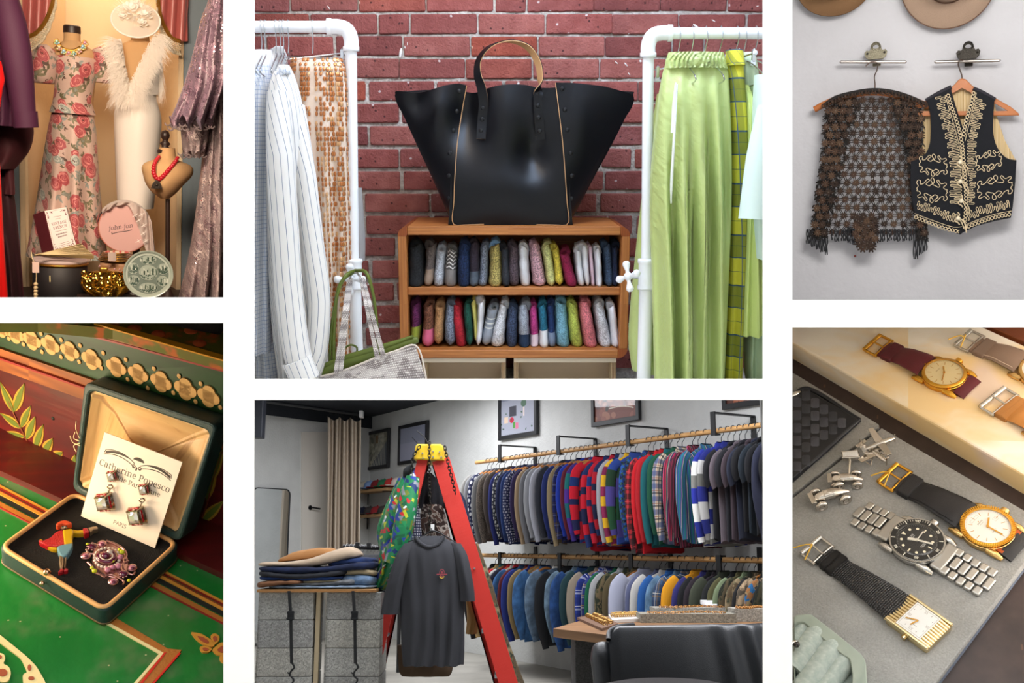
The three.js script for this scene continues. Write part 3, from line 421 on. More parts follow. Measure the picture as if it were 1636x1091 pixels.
part(o,'edge_trim',tube([0,0.2,0.4,0.6,0.8,1].map((u)=>{const a=tp(u);return V(a.x,a.y + 0.001,a.z + 0.02*Math.sin(u*3.1)*0.5);}).concat([q(684,616)]),0.0025,40,6),mat(0xdccfc0,0.6));
const ribbon=(a,b,w0,w1)=>slab(3,16,(u,v)=>{const x=lerp(a[0],b[0],v),y=lerp(a[1],b[1],v),c=q(x +(u - 0.5)*lerp(w0,w1,v),y,lerp(2.755,D - 0.015,sstep(0,0.35,v)));return A3(c);},0.003);
for(const[a,b,w0,w1]of[[[557,446],[537,596],4,8],[[561,446],[544,593],5,8],[[575,442],[604,574],4,8],[[580,444],[613,570],5,8]])part(o,'strap',ribbon(a,b,w0,w1),sn);
part(o,'strap_loop',tube([q(558,448,2.757),q(562,438,2.757),q(570,436,2.757),q(577,446,2.757)],0.003,14,6),sn);}

// garments on the green rack
const lime=0xbccc80,mLime=mat(lime,0.42,{sheen:0.5,sheenColor:new THREE.Color(0xe8ffb0),sheenRoughness:0.4,bumpMap:scaled(BUMP.grain,0.35),bumpScale:0.003});
{const rows=[[92,1066,1152,0.03,2.8],[106,1062,1160,0.04,2.8],[112,1060,1162,0.04,2.8],[160,1052,1164,0.06,2.79],[300,1040,1166,0.075,2.78],[450,1042,1162,0.08,2.77],[612,1046,1156,0.08,2.76]];
const t=gar('lime_trousers','shiny lime green drawstring trousers clipped to the white rack','trousers',rows,mLime,{folds:8,amp:0.75,seed:2,n:96,m:44,part:'trouser_leg',sq:0.7,a0:0.1});
part(t,'trouser_leg',drape(I,[[150,1050,1082,0.03,2.92],[250,1034,1080,0.05,2.92],[400,1016,1080,0.06,2.93],[540,1004,1090,0.06,2.93],[590,1010,1100,0.06,2.93]],{folds:5,amp:0.3,seed:9,n:50,m:26}),mLime);
part(t,'waistband',drape(I,[[84,1068,1156,0.03,2.79],[96,1064,1158,0.042,2.79],[110,1062,1162,0.045,2.79]],{folds:26,amp:0.16,a0:1,n:120,m:8,seed:6}),mLime);
part(t,'drawstring',merge([taper([I.d(1080,132,2.715),I.d(1077,170,2.71),I.d(1074,212,2.705)],[0.003,0.0055,0.004],8,14),taper([I.d(1082,134,2.715),I.d(1077,220,2.7),I.d(1073,290,2.7),I.d(1072,325,2.7)],[0.002,0.0035,0.004,0.002],8,20)]),mat(0xf2f6f0,0.7),true,'white drawstring');}
{const plaid=canvasTex(256,256,(c)=>{c.fillStyle='#d8d23c';c.fillRect(0,0,256,256);c.fillStyle='rgba(120,128,40,.75)';c.fillRect(0,0,256,110);c.fillStyle='rgba(120,128,40,.45)';c.fillRect(0,0,60,256);c.fillStyle='#3f5a70';c.fillRect(0,106,256,8);c.fillRect(0,250,256,6);c.fillStyle='#4a6284';c.fillRect(60,0,10,256);c.fillStyle='rgba(60,80,90,.7)';c.fillRect(0,55,256,3);c.fillRect(0,180,256,3);c.fillRect(170,0,4,256);},true);
const m=cloth(0xffffff,{map:scaled(plaid,0.075,0.14),rough:0.8});
const t=gar('plaid_trousers','yellow and olive plaid trousers next to the lime trousers','trousers',[[82,1162,1184,0.02,2.82],[110,1160,1186,0.05,2.82],[250,1160,1194,0.06,2.82],[420,1158,1190,0.06,2.82],[612,1152,1184,0.06,2.82]],m,{folds:3,amp:0.25,seed:4});
part(t,'waistband',drape(I,[[80,1160,1186,0.03,2.815],[106,1160,1188,0.055,2.815]],{folds:3,amp:0.1,m:5}),m);}
gar('sage_skirt','pale sage skirt on a clip hanger behind the mint shirt','skirt',[[84,1184,1206,0.02,2.86],[120,1182,1210,0.05,2.86],[300,1184,1214,0.05,2.86],[560,1186,1222,0.05,2.86]],cloth(0xd6e6c0),{folds:4,amp:0.25});
gar('lemon_shirt','long lemon yellow shirt between plaid trousers and mint shirt','shirt',[[136,1186,1196,0.01,2.8],[170,1186,1206,0.04,2.8],[300,1188,1210,0.05,2.79],[440,1184,1216,0.05,2.78],[533,1180,1222,0.05,2.78]],cloth(0xd8e88a),{folds:4,amp:0.25,seed:5});
gar('lime_shirt','pale lime shirt hanging below the lemon shirt','shirt',[[170,1200,1228,0.04,2.84],[330,1196,1230,0.05,2.84],[500,1192,1232,0.05,2.84],[590,1190,1234,0.05,2.84],[612,1194,1234,0.04,2.84]],cloth(0xcbe0b8),{folds:4,amp:0.3,seed:11});
{const m=cloth(0xe4f8ee),t=gar('mint_shirt','pale mint short sleeved shirt at the end of the green rack','shirt',[[120,1206,1230,0.03,2.72],[170,1206,1232,0.06,2.72],[260,1204,1232,0.07,2.72],[412,1208,1232,0.07,2.72]],m,{folds:4,amp:0.25,seed:12});
part(t,'sleeve',taper([I.d(1222,170,2.66),I.d(1212,250,2.64),I.d(1204,350,2.63)],[0.02,0.032,0.04],16,20),m);}

// unseen cool and warm panels above the opening, placed to light this shop
{const glow=mat(0xffffff,0.6,{emissive:new THREE.Color(0.9,0.95,1),emissiveIntensity:1.5});
for(const[x,y,z,w,h,c,L,nm]of[[0.2,1.1,-2.55,0.75,0.45,0xc4dcff,LIGHT.bag,'cool'],[-0.4,1.1,-2.55,0.36,0.45,0xffe9cf,LIGHT.bagWarm,'warm']]){
const p=V(x,y,z),tg=V(x*0.3,-0.2,-3.3);areaLight(I,p,tg,w,h,c,L,'unseen_shop_light');
const o=thing(I,'unseen_light_panel',nm==='cool'?'unseen cool white light panel above the brick wall':'unseen warm white light panel above the brick wall','light',p);const back=V(0,0,1),n=tg.clone().sub(p).normalize(),g=box(w,h,0.01);g.applyQuaternion(new THREE.Quaternion().setFromUnitVectors(back,n));const b=p.clone().addScaledVector(n,-0.012);part(o,'diffuser',at(g,b.x,b.y,b.z),glow);}}
}
// ================================================================ interior 2: clothing store with two wall rails, ladder, counters and sofa
{
const I=new Interior(812,868,0),FLOOR=-1.23,CEIL=1.79;
const U=V(0.537,0,0.843).normalize(),N=V(-0.843,0,0.537).normalize(),ROD0=V(-0.32,0,-11.0),WP=ROD0.clone().addScaledVector(N,-0.43),CORNER=WP.clone().addScaledVector(U,-3.75),Wd=V(0.587,0,-0.809).normalize(),NL=V(0.809,0,0.587).normalize();
const onWall=(x,y,off=0)=>I.pl(x,y,WP.clone().addScaledVector(N,off),N),onLeft=(x,y,off=0)=>I.pl(x,y,CORNER.clone().addScaledVector(NL,off),NL),onRod=(x,y)=>I.pl(x,y,ROD0,N);
const plasterTex=dataTex(128,(u,v)=>{const n=fbm(u*8,v*8,61,8,4)*14;return[222 + n,222 + n,220 + n];});
const wallM=mat(0xdfe0df,0.9,{map:scaled(plasterTex,1.2),bumpMap:scaled(BUMP.grain,0.25),bumpScale:0.003}),darkM=mat(0x23272e,0.85),concM=(c)=>mat(c,0.9,{map:scaled(concTex,0.5),bumpMap:scaled(BUMP.grain,0.05),bumpScale:0.004});
const concTex=dataTex(256,(u,v,x,y)=>{const n=fbm(u*60,v*60,71,60,3),h=hash(x,y,4);const k=150 + n*90 +(h>0.93?-70:h<0.06?40:0);return[k,k,k*0.98];});
const floorTex=dataTex(256,(u,v)=>{const n=fbm(u*5,v*5,81,5,5),k=clamp(fbm(u*9,v*9,87,9,3)*2 - 1);return mixc(mixc([150,146,136],[192,188,178],n),[120,116,108],k*0.5);});
lining([396,631,1229,1500],2.012,4.5,mat(0xbdbdbb,0.9),'grey lining before the clothing store');
const quad=(a,b,y0,y1)=>slab(8,4,(u,v)=>[lerp(a.x,b.x,u),lerp(y0,y1,v),lerp(a.z,b.z,u)],-0.03);
const wEnd=WP.clone().addScaledVector(U,7.8),c0=CORNER;
const wr=struct(I,'wall_right',quad(wEnd,c0,FLOOR,CEIL),wallM,'long white wall carrying the two clothes rails','wall');
const lEnd=c0.clone().addScaledVector(Wd,-2.4);
struct(I,'wall_left',quad(c0,lEnd,FLOOR,1.62),wallM,'white end wall with the door and mirror','wall');
struct(I,'wall_beam',at(box(0.1,0.1,0.1),0,0,0).copy(quad(c0.clone().addScaledVector(NL,0.02),lEnd.clone().addScaledVector(NL,0.02),1.62,CEIL)),darkM,'dark navy band above the end wall','wall');
const foot=(y,t)=>{const a=I.d(390,868,4.5),pts=[[a.x,4.5],[lEnd.x - 0.05,-lEnd.z],[c0.x,-c0.z + 0.06],[wEnd.x + 0.05,-wEnd.z],[wEnd.x,4.5]];return boxUV(poly(pts,t).rotateX(-Math.PI / 2).translate(0,y,0));};
struct(I,'floor',foot(FLOOR - 0.041,0.04),mat(0xffffff,0.42,{map:scaled(floorTex,2.2)}),'polished grey concrete floor of the clothing store','floor');
struct(I,'ceiling',foot(CEIL + 0.001,0.04),darkM,'dark navy ceiling of the clothing store','ceiling');
const lp=(d)=>I.d(392,868,d);struct(I,'wall_side',quad(lEnd,V(lp(4.5).x,0,-4.5),FLOOR,CEIL),wallM,'white near side wall of the clothing store','wall');
{const z=-4.55,yT=I.d(812,628,4.5).y,xl=I.d(390,868,4.5).x,xr=I.d(1231,868,4.5).x;struct(I,'wall_front',merge([at(box(5.2,CEIL - yT,0.03),1.6,(CEIL + yT)/ 2,z),at(box(3.1,CEIL - FLOOR,0.03),xr + 1.55,(CEIL + FLOOR)/ 2,z)]),wallM,'white wall over the store entrance','wall');}
// door on the end wall
{const d=struct(I,'door_1',slab(2,2,(u,v)=>A3(onLeft(lerp(482,524,u),lerp(958,690,v),0.012)),0.02),mat(0xd6d0c6,0.8),'plain pale door with a black lever handle','door');
const h=onLeft(495.5,811,0.014);part(d,'door_handle',merge([rot(new THREE.CylinderGeometry(0.032,0.032,0.012,20),Math.PI / 2,0.94).translate(h.x,h.y,h.z),rod(h,h.clone().addScaledVector(NL,0.06),0.01),rod(h.clone().addScaledVector(NL,0.06),h.clone().addScaledVector(NL,0.06).addScaledVector(Wd,0.12).add(V(0,-0.012,0)),0.011)]),mat(0x17181a,0.4,{metal:0.6}));}
// mirror leaning on the end wall
{const P=(x,y,o)=>onLeft(x,y,o),o=thing(I,'mirror','tall round-cornered mirror standing against the pale end wall','mirror',P(436,960,0.03));
const a=P(403,778,0.05),b=P(463,783,0.05),w=a.distanceTo(b),yb=FLOOR + 0.02,h=a.y - yb,sh=rrect(-w / 2,0,w / 2,h,0.08),q=turnY(Math.atan2(NL.x,NL.z));const c=a.clone().add(b).multiplyScalar(0.5);
const mk=(g)=>{g.applyQuaternion(q);return g.translate(c.x,yb,c.z);};
part(o,'frame',mk(poly(sh,0.02,0,[rrect(-w / 2 + 0.012,0.012,w / 2 - 0.012,h - 0.012,0.07)])),mat(0x15171b,0.5));part(o,'glass',mk(poly(rrect(-w / 2 + 0.01,0.01,w / 2 - 0.01,h - 0.01,0.07),0.012)),mat(0xe6eaec,0.03,{metal:1}));}
// curtain, its rail and rings
{const d=13.2,o=thing(I,'curtain','floor length beige curtain hanging from a black rail in the corner','curtain',I.d(550,1000,d)),m=cloth(0xc2b3a0,{bs:0.03});
const top=(u)=>665 + 6*Math.abs(Math.sin(u*9))+ u*3,Z=(u,v)=>0.10*Math.sin(u*26 + Math.sin(v*3)*0.6)*lerp(0.55,1,v)+ 0.05*Math.sin(u*53 + v);
part(o,'cloth',slab(110,18,(u,v)=>{const y=lerp(top(u),1000,v),p=I.d(lerp(lerp(524,521,v),lerp(576,575,v),u)+ Math.sin(v*5 + u*8)*0.6,y,d - Z(u,v));return A3(p);},0.004),m);
const r=thing(I,'curtain_rail','black curtain rail running to the white wall bracket','curtain rail',I.d(572,662,d));const A=I.d(402,638,11.4),B=I.d(574,662,d);part(r,'bar',rod(A,B,0.022),mat(0x16181b,0.5));part(r,'bracket',at(box(0.05,0.09,0.12,0.004),B.x + 0.03,B.y,B.z),mat(0xe4e4e2,0.6));
for(let k=0;k<7;k++){const u=[0.1,0.2,0.3,0.38,0.46,0.85,0.95][k],t=I.d(lerp(524,576,u),lerp(655,662,u),d);part(o,'ring',rot(new THREE.TorusGeometry(0.032,0.005,6,14),0,0.9).translate(t.x,t.y - 0.02,t.z),mat(0x16181b,0.4,{metal:0.5,key:'ring'}));}}
// dark cabinet post at the edge
{const a=I.d(413,700,11.2),w=15*px(11.2);single(I,'speaker','dark boxy unit under the ceiling next to the curtain rail','wall box',merge([at(box(w,0.52,0.16,0.008),a.x,a.y + 0.26,a.z),at(new THREE.CylinderGeometry(0.012,0.012,0.01,10).rotateX(Math.PI / 2),a.x + 0.03,a.y + 0.24,a.z + 0.083),at(new THREE.CylinderGeometry(0.012,0.012,0.01,10).rotateX(Math.PI / 2),a.x + 0.03,a.y + 0.4,a.z + 0.083)]),mat(0x1b1f28,0.5),V(a.x,a.y,a.z));}

// framed pictures on the long wall
const painter=(draw)=>canvasTex(256,256,draw);
const blobs=(c,cols,n,sd,s0,s1)=>{const r=R3(sd);for(let i=0;i<n;i++){c.fillStyle=cols[Math.floor(r()*cols.length)];c.beginPath();c.ellipse(r()*256,r()*256,s0 + r()*s1,s0 + r()*s1*0.4,r()*3,0,7);c.fill();}};
const prints=[
painter((c)=>{c.fillStyle='#7d7a68';c.fillRect(0,0,256,256);blobs(c,['#9a967e','#5c5a4c','#b0aa94'],60,3,6,26);c.fillStyle='#4c525c';c.beginPath();c.moveTo(60,256);c.lineTo(256,60);c.lineTo(256,256);c.fill();c.strokeStyle='#c8c4b4';c.lineWidth=5;for(let i=0;i<9;i++){c.beginPath();c.moveTo(70 + i*20,256);c.quadraticCurveTo(120 + i*12,120,140 + i*8,20);c.stroke();}c.fillStyle='#7a5a34';c.fillRect(120,20,26,60);}),
painter((c)=>{c.fillStyle='#8f93a6';c.fillRect(0,0,256,256);c.fillStyle='#9ea0b4';c.fillRect(0,120,256,136);c.strokeStyle='#22242a';c.lineWidth=5;c.beginPath();c.moveTo(120,84);c.quadraticCurveTo(170,130,215,180);c.stroke();c.fillStyle='#6d5148';c.fillRect(196,160,16,20);}),
painter((c)=>{c.fillStyle='#9a9daa';c.fillRect(0,0,256,256);c.fillStyle='#7d8090';c.fillRect(0,0,256,60);c.fillStyle='#3b3b44';c.fillRect(66,96,52,56);c.fillStyle='#b51f3c';c.beginPath();c.arc(84,172,16,0,7);c.fill();c.fillStyle='#4a8a3c';c.fillRect(92,184,18,34);c.fillStyle='#c86a8a';c.fillRect(112,190,20,34);c.fillStyle='#4c6a50';blobs(c,['#3c5a44'],12,9,3,6);c.fillStyle='#d8c8c0';c.fillRect(168,110,10,50);c.fillStyle='#4a6a54';c.beginPath();c.arc(172,90,20,0,7);c.fill();c.fillStyle='#d0b8a0';c.fillRect(26,150,30,34);}),
painter((c)=>{c.fillStyle='#7c3a2a';c.fillRect(0,0,256,256);blobs(c,['#94503c','#5c2a22','#a86a50','#4a3a34'],50,5,8,24);c.strokeStyle='#e8dccc';c.lineWidth=6;c.beginPath();c.moveTo(90,200);c.quadraticCurveTo(170,190,236,214);c.stroke();c.beginPath();c.moveTo(60,120);c.quadraticCurveTo(120,132,190,128);c.stroke();}),
painter((c)=>{c.fillStyle='#5a2e22';c.fillRect(0,0,256,256);blobs(c,['#8a4a34','#3a2420','#a05a3c'],40,6,8,30);})];
[[584,692,622,685,622,745,584,752,'black framed picture of rippled grey and brown landscape above the cap shelves'],[639,681,684,671,684,733,639,743,'black framed picture of pale violet sky behind the ladder top'],[799,606,860,596,860,696,799,704,'black framed still life with red flowers above the grey sweaters'],[946,578,1024,562,1024,671,946,683,'black framed rust red print above the striped shirts'],[1152,540,1262,516,1262,645,1152,656,'black framed brown print above the black shirts']].forEach(([x0,y0,x1,y1,x2,y2,x3,y3,label],i)=>{
const a=onWall(x0,y0,0.02),b=onWall(x2,y2,0.02),hi=Math.min(a.y,CEIL - 0.05),lo=onWall(x3,y3,0.02).y,c=a.clone().add(b).multiplyScalar(0.5),w=Math.hypot(b.x - a.x,b.z - a.z),h=hi - lo;c.y=(hi + lo)/ 2;
const o=thing(I,'framed_picture',label,'picture',c.clone().setY(lo),'framed pictures on the store wall',turnY(Math.atan2(N.x,N.z))),t=0.045;
part(o,'print',at(new THREE.PlaneGeometry(w - t*1.6,h - t*1.6),0,h / 2,0.012),mat(0xffffff,0.5,{map:prints[i]}),false);const g=[-w / 2,0,w / 2,h];part(o,'frame',poly([[g[0],g[1]],[g[2],g[1]],[g[2],g[3]],[g[0],g[3]]],0.03,0.003,[[[g[0]+ t,t],[g[0]+ t,h - t],[g[2]- t,h - t],[g[2]- t,t]]]).translate(0,0,-0.005),mat(0x17171a,0.5,{key:'frm'}),false);part(o,'pane',at(box(w - t*1.5,h - t*1.5,0.002),0,h / 2,0.018),mat(0xffffff,0.03,{transmission:1,thickness:0,specularIntensity:0.25,key:'frmglass'}),false);
});
// cap shelves
const oak=mat(0xb08a5c,0.6),black=mat(0x17181a,0.5);
[[786,'upper'],[825,'lower']].forEach(([y,nm],k)=>{
const A=onWall(566,y + 2,0.02),B=onWall(646,y - 3,0.02),o=thing(I,'cap_shelf',`${nm} thin oak wall shelf carrying baseball caps`,'shelf',A.clone().add(B).multiplyScalar(0.5),'cap shelves',turnY(Math.atan2(N.x,N.z))),w=A.distanceTo(B);
part(o,'board',at(box(w,0.035,0.26,0.003),0,0,0.13),oak,false);for(const f of[-0.2,0.35])part(o,'bracket',merge([at(box(0.03,0.16,0.012),w*f,-0.09,0.01),at(box(0.03,0.012,0.2),w*f,-0.022,0.1)]),black,false);
const caps=k?[[581,0x1d2136,'navy'],[592,0x3a3634,'charcoal'],[603,0x8a1f24,'dark red'],[614,0x34322f,'grey-brown']]:[[582,0xcfc6b4,'cream'],[592,0x7f9cc8,'sky blue'],[603,0x7a1c22,'maroon'],[614,0x1f6a44,'green'],[625,0xa82a26,'red'],[636,0xcab8b0,'pale pink']];
const pr=R3(4);caps.forEach(([x,c,w2])=>{const p=onWall(x,y - 2,0.16),cy=A.y + 0.019,cap=thing(I,'baseball_cap',`${w2} baseball cap on the ${nm} wall shelf`,'cap',V(p.x,cy,p.z),'caps on the wall shelves',turnY(Math.atan2(N.x,N.z)+ 0.5 - pr())),m=solidCloth(c);
part(cap,'crown',lathe([[0.096,0],[0.098,0.03],[0.086,0.075],[0.055,0.105],[0.0,0.115]],20),m,false);part(cap,'brim',slab(10,3,(u,v)=>{const a=(u - 0.5)*2.2,r=0.09 + v*0.085*Math.cos((u - 0.5)*2.6);return[Math.sin(a)*r,0.014 - v*0.008*Math.abs(Math.sin(a))*2,Math.cos(a)*r];},0.004),m,false);part(cap,'button',ball(0.009,0,0.116,0,8,6),m,false);});
});

// ---- wall rails
const railWood=mat(0xe4d6c0,0.55,{map:scaled(dataTex(64,(u,v)=>mixc([190,150,100],[225,188,138],vnoise(u*4,v*32,3,32))),0.3)});
const RY=[0.87,-0.125];
RY.forEach((y,k)=>{
const A=onRod(761,742),B=onRod(1262,680);A.y=B.y=y;const o=thing(I,'clothes_rail',k?'lower wooden wall rail with jackets, held by black steel brackets':'upper wooden wall rail with sweaters, held by black steel brackets','clothes rail',A);part(o,'pole',rod(A,B,0.021,14),railWood);
[802,896,1008,1146].forEach((x)=>{const p=onRod(x,740).setY(y),q=p.clone().addScaledVector(N,-0.42),t=turnY(Math.atan2(N.x,N.z)),sg=(w,h,d,c)=>{const g=box(w,h,d);g.applyQuaternion(t);return g.translate(c.x,c.y,c.z);},up=k?-0.13:0.13;
part(o,'bracket',merge([sg(0.05,0.19,0.012,p.clone().addScaledVector(N,0.028).add(V(0,up*0.45,0))),sg(0.05,0.012,0.45,p.clone().addScaledVector(N,-0.195).add(V(0,up*1.12,0))),sg(0.05,0.24,0.012,q.clone().add(V(0,up*0.2,0))),sg(0.05,0.012,0.05,p.clone().add(V(0,-Math.sign(up)*0.027,0)))]),black);});
});
// cloth prints for the garments
const bands=(list)=>canvasTex(32,512,(c)=>{let y=0;const tot=list.reduce((a,b)=>a + b[1],0);for(const[col,h]of list){c.fillStyle=col;c.fillRect(0,y,32,h / tot*512 + 1);y +=h / tot*512;}},true);
const vstr=(list)=>canvasTex(256,32,(c)=>{let x=0;const tot=list.reduce((a,b)=>a + b[1],0);for(const[col,h]of list){c.fillStyle=col;c.fillRect(x,0,h / tot*256 + 1,32);x +=h / tot*256;}},true);
const plaidT=(bg,a,b,l)=>canvasTex(128,128,(c)=>{c.fillStyle=bg;c.fillRect(0,0,128,128);c.globalAlpha=0.6;c.fillStyle=a;c.fillRect(0,0,50,128);c.fillRect(0,0,128,50);c.fillStyle=b;c.fillRect(76,0,14,128);c.fillRect(0,76,128,14);c.globalAlpha=0.9;c.fillStyle=l;c.fillRect(105,0,5,128);c.fillRect(0,105,128,5);},true);
const camoT=(cols)=>dataTex(128,(u,v)=>{const a=fbm(u*6,v*6,cols.length + hex(cols[0])[0],6,3),b=fbm(u*7,v*7,40 + hex(cols[1])[1],7,3);return hex(a>0.56?cols[0]:b>0.56?cols[1]:a<0.42?cols[2]:cols[3]);});
const snowT=(bg,fg,s)=>canvasTex(64,64,(c)=>{c.fillStyle=bg;c.fillRect(0,0,64,64);c.strokeStyle=fg;c.lineWidth=s;for(const[x,y]of[[16,16],[48,48]])for(let k=0;k<4;k++){const a=k*Math.PI / 4;c.beginPath();c.moveTo(x - 13*Math.cos(a),y - 13*Math.sin(a));c.lineTo(x + 13*Math.cos(a),y + 13*Math.sin(a));c.stroke();}c.fillStyle=fg;c.fillRect(44,12,8,8);c.fillRect(12,44,8,8);},true);
const denimT=dataTex(128,(u,v,x,y)=>{const n=fbm(u*5,v*5,51,5,3),h=hash(x,y,8)*30,k=190 +(n - 0.5)*110 + h - 15;return[k,k,k];});
const PRINT={
rug:[bands([['#1b2250',18],['#c4152c',26],['#1b2250',10],['#c4152c',22],['#14306e',16],['#c4152c',30]]),9,0.62],rug2:[bands([['#c4152c',20],['#191d44',30],['#c4152c',28],['#191d44',14],['#c4152c',24],['#1b2c60',30]]),9,0.6],rug3:[bands([['#8a2350',26],['#d8a820',22],['#8a2350',22],['#d8a820',26],['#7a2048',20],['#d8a820',22]]),9,0.5],blk:[bands([['#4a3f86',30],['#1d4a2c',40],['#4a3f86',34],['#1d3a24',30],['#25408a',24]]),9,0.75],blk2:[bands([['#4a2a8a',24],['#12606a',24],['#4a2a8a',24],['#0f6a6a',26],['#3a2a7a',22]]),9,0.6],blk3:[bands([['#e8e8e6',30],['#26309a',26],['#7d7d78',22],['#e8e8e6',24],['#1d2a8a',26]]),9,0.55],
pl1:[plaidT('#a8242e','#1a1216','#3a1a20','#c84a4c'),0.11],pl2:[plaidT('#c9bba2','#3a4a78','#1d2026','#8a4a34'),0.1],pl3:[plaidT('#2a3f94','#16266a','#e4e4ea','#e8e8ee'),0.15],pl4:[plaidT('#20285c','#30408a','#e0dccc','#d0a03c'),0.09],pl5:[plaidT('#39557a','#24344e','#8a6a4a','#c8c4b8'),0.12],st1:[vstr([['#5a1830',14],['#c8305a',5],['#33214a',10],['#d8c4b4',3],['#1f4a4a',8],['#a82440',8]]),0.07,1],st2:[vstr([['#1f6a74',16],['#2f4a8a',8],['#17525c',14],['#c8bca0',3],['#4a3a7a',8]]),0.06,1],st3:[vstr([['#3a1420',14],['#6a1c34',8],['#2a1018',10],['#8a2a48',4]]),0.06,1],
sn1:[snowT('#20264a','#c9cad4',4),0.05],sn2:[snowT('#2c2f36','#b8b8b4',6),0.07],arg:[snowT('#191f44','#dcdce0',9),0.09],twd:[dataTex(64,(u,v,x,y)=>{const h=hash(x>>1,y>>1,6);return h>0.6?[118,106,94]:h>0.3?[82,74,66]:[52,47,44];}),0.12],cam1:[camoT([0x6a5c42,0x2a3020,0x16180f,0x4a4a30]),0.3],cam2:[camoT([0x8c7a5c,0x5a4a34,0x34382a,0x6c6448]),0.3],cam3:[camoT([0xb09878,0x7c6a54,0x4c4438,0x9c8668]),0.22],cam4:[camoT([0x8a5c34,0x1f5a8a,0x22262c,0x8a7450]),0.25],den:[denimT,0.3],pat:[camoT([0x1c50a0,0x16306a,0x101a3a,0x3a5a34]),0.12],
};
const gm=(c,p)=>{const k='g' + c +(p??'');if(matCache.has(k))return matCache.get(k);const P=PRINT[p];const m=P?cloth(c,{map:P[1]===9?scaled(P[0],1,P[2]):scaled(P[0],P[1],P[2]??P[1]),bs:0.03,bd:0.001}):cloth(c,{bs:0.03,bd:0.001});matCache.set(k,m);return m;};
// garment shapes, hook at the origin; x across the shoulders (aisle side is -x), z along the rail
function shapes(kind,seed){
const L={sweater:0.78,shirt:0.86,jacket:0.82,tee:0.78}[kind],W={sweater:0.235,shirt:0.23,jacket:0.25,tee:0.245}[kind],T={sweater:0.042,shirt:0.036,jacket:0.058,tee:0.032}[kind],rings=[],n=28,m=14;
for(let j=0;j<=m;j++){const v=j / m,y=lerp(-0.115,-L,Math.pow(v,1.25)),s=clamp((-y - 0.115)/ 0.085),hw=lerp(0.055,W*0.88,Math.pow(s,0.7))+(W*0.12)*sstep(0.2,0.5,v),t=T*lerp(0.5,1,sstep(0,0.3,v)),ring=[];for(let i=0;i<n;i++){const a=i / n*Math.PI*2,ca=Math.cos(a),sa=Math.sin(a),x=Math.sign(ca)*Math.pow(Math.abs(ca),0.7);ring.push([x*hw,y -(j===m?0.012*Math.sin(a*3 + seed):0),t*Math.sign(sa)*Math.pow(Math.abs(sa),0.7)*(1 + 0.35*v*Math.sin(x*9 + seed*2 + v*2))+ 0.012*Math.sin(v*3 + seed)]);}rings.push(ring);}
const body=loft(rings),sl=[],cuffs=[],l2=kind==='tee'?0.40:L - 0.02 - 0.05*hash(seed,5),r0=T*1.25,r1=kind==='tee'?0.07:kind==='jacket'?0.05:0.04;
for(const s of[-1,1]){const fz=0.004 + 0.014*hash(seed,s + 3),P=[[s*(W - 0.05),-0.18,0],[s*(W + 0.025),-0.24,fz*0.3],[s*(W + 0.055),-lerp(0.24,l2,0.45),fz],[s*(W + 0.04),-lerp(0.24,l2,0.8),fz*1.4],[s*(W + 0.02),-l2,fz*1.6]],g=taper(P,[r0*0.9,r0*1.15,r0*1.15,(r0 + r1)/ 2,r1*0.85],12,16);g.scale(1,1,kind==='tee'?0.6:0.85);sl.push(g);if(kind==='sweater'||kind==='jacket'){const c=taper([P[4],[P[4][0]- s*0.008,-l2 - 0.055,P[4][2]]],[r1*0.82,r1*0.72],12,3);c.scale(1,1,0.85);cuffs.push(c);}}
const collar=kind==='tee'||kind==='sweater'?new THREE.TorusGeometry(0.062,0.014,8,18).rotateX(Math.PI / 2 - 0.3).scale(1,1,0.6).translate(0,-0.115,0.008):loft([[0.085,-0.135],[0.07,-0.1],[0.05,-0.085],[0.062,-0.115]].map(([r,y],j)=>Array.from({length:16},(_,i)=>{const a=i / 16*Math.PI*2;return[r*Math.cos(a),y - 0.03*Math.max(0,Math.sin(a))*(j===0?1:0.2),r*0.5*Math.sin(a)+ 0.004];})),{cap0:false,cap1:false});
return{body,sl,cuffs,collar};
}
const SH={};for(const k of['sweater','shirt','jacket','tee'])SH[k]=[1,2,3].map((s)=>shapes(k,s*1.7));
const hookGeo=tube([[0,-0.1,0],[0,-0.055,0],[0.022,-0.03,0],[0.0265,0.003,0],[0.016,0.022,0],[0,0.027,0],[-0.018,0.02,0],[-0.0265,0.0,0]],0.0028,26,6),woodGeo=taper([[-0.19,-0.2,0],[-0.12,-0.158,0.002],[0,-0.108,0.004],[0.12,-0.158,0.002],[0.19,-0.2,0]],[0.008,0.011,0.017,0.011,0.008],8,20),wireGeo=tube([[-0.19,-0.2,0],[-0.03,-0.118,0],[0,-0.1,0],[0.03,-0.118,0],[0.19,-0.2,0]],0.0035,24,6);
const hWood=mat(0xb5763c,0.45),hSteel=mat(0x3a3c40,0.35,{metal:0.9}),hBlack=mat(0x141416,0.5);
const THETA=turnY(Math.atan2(U.x,U.z));
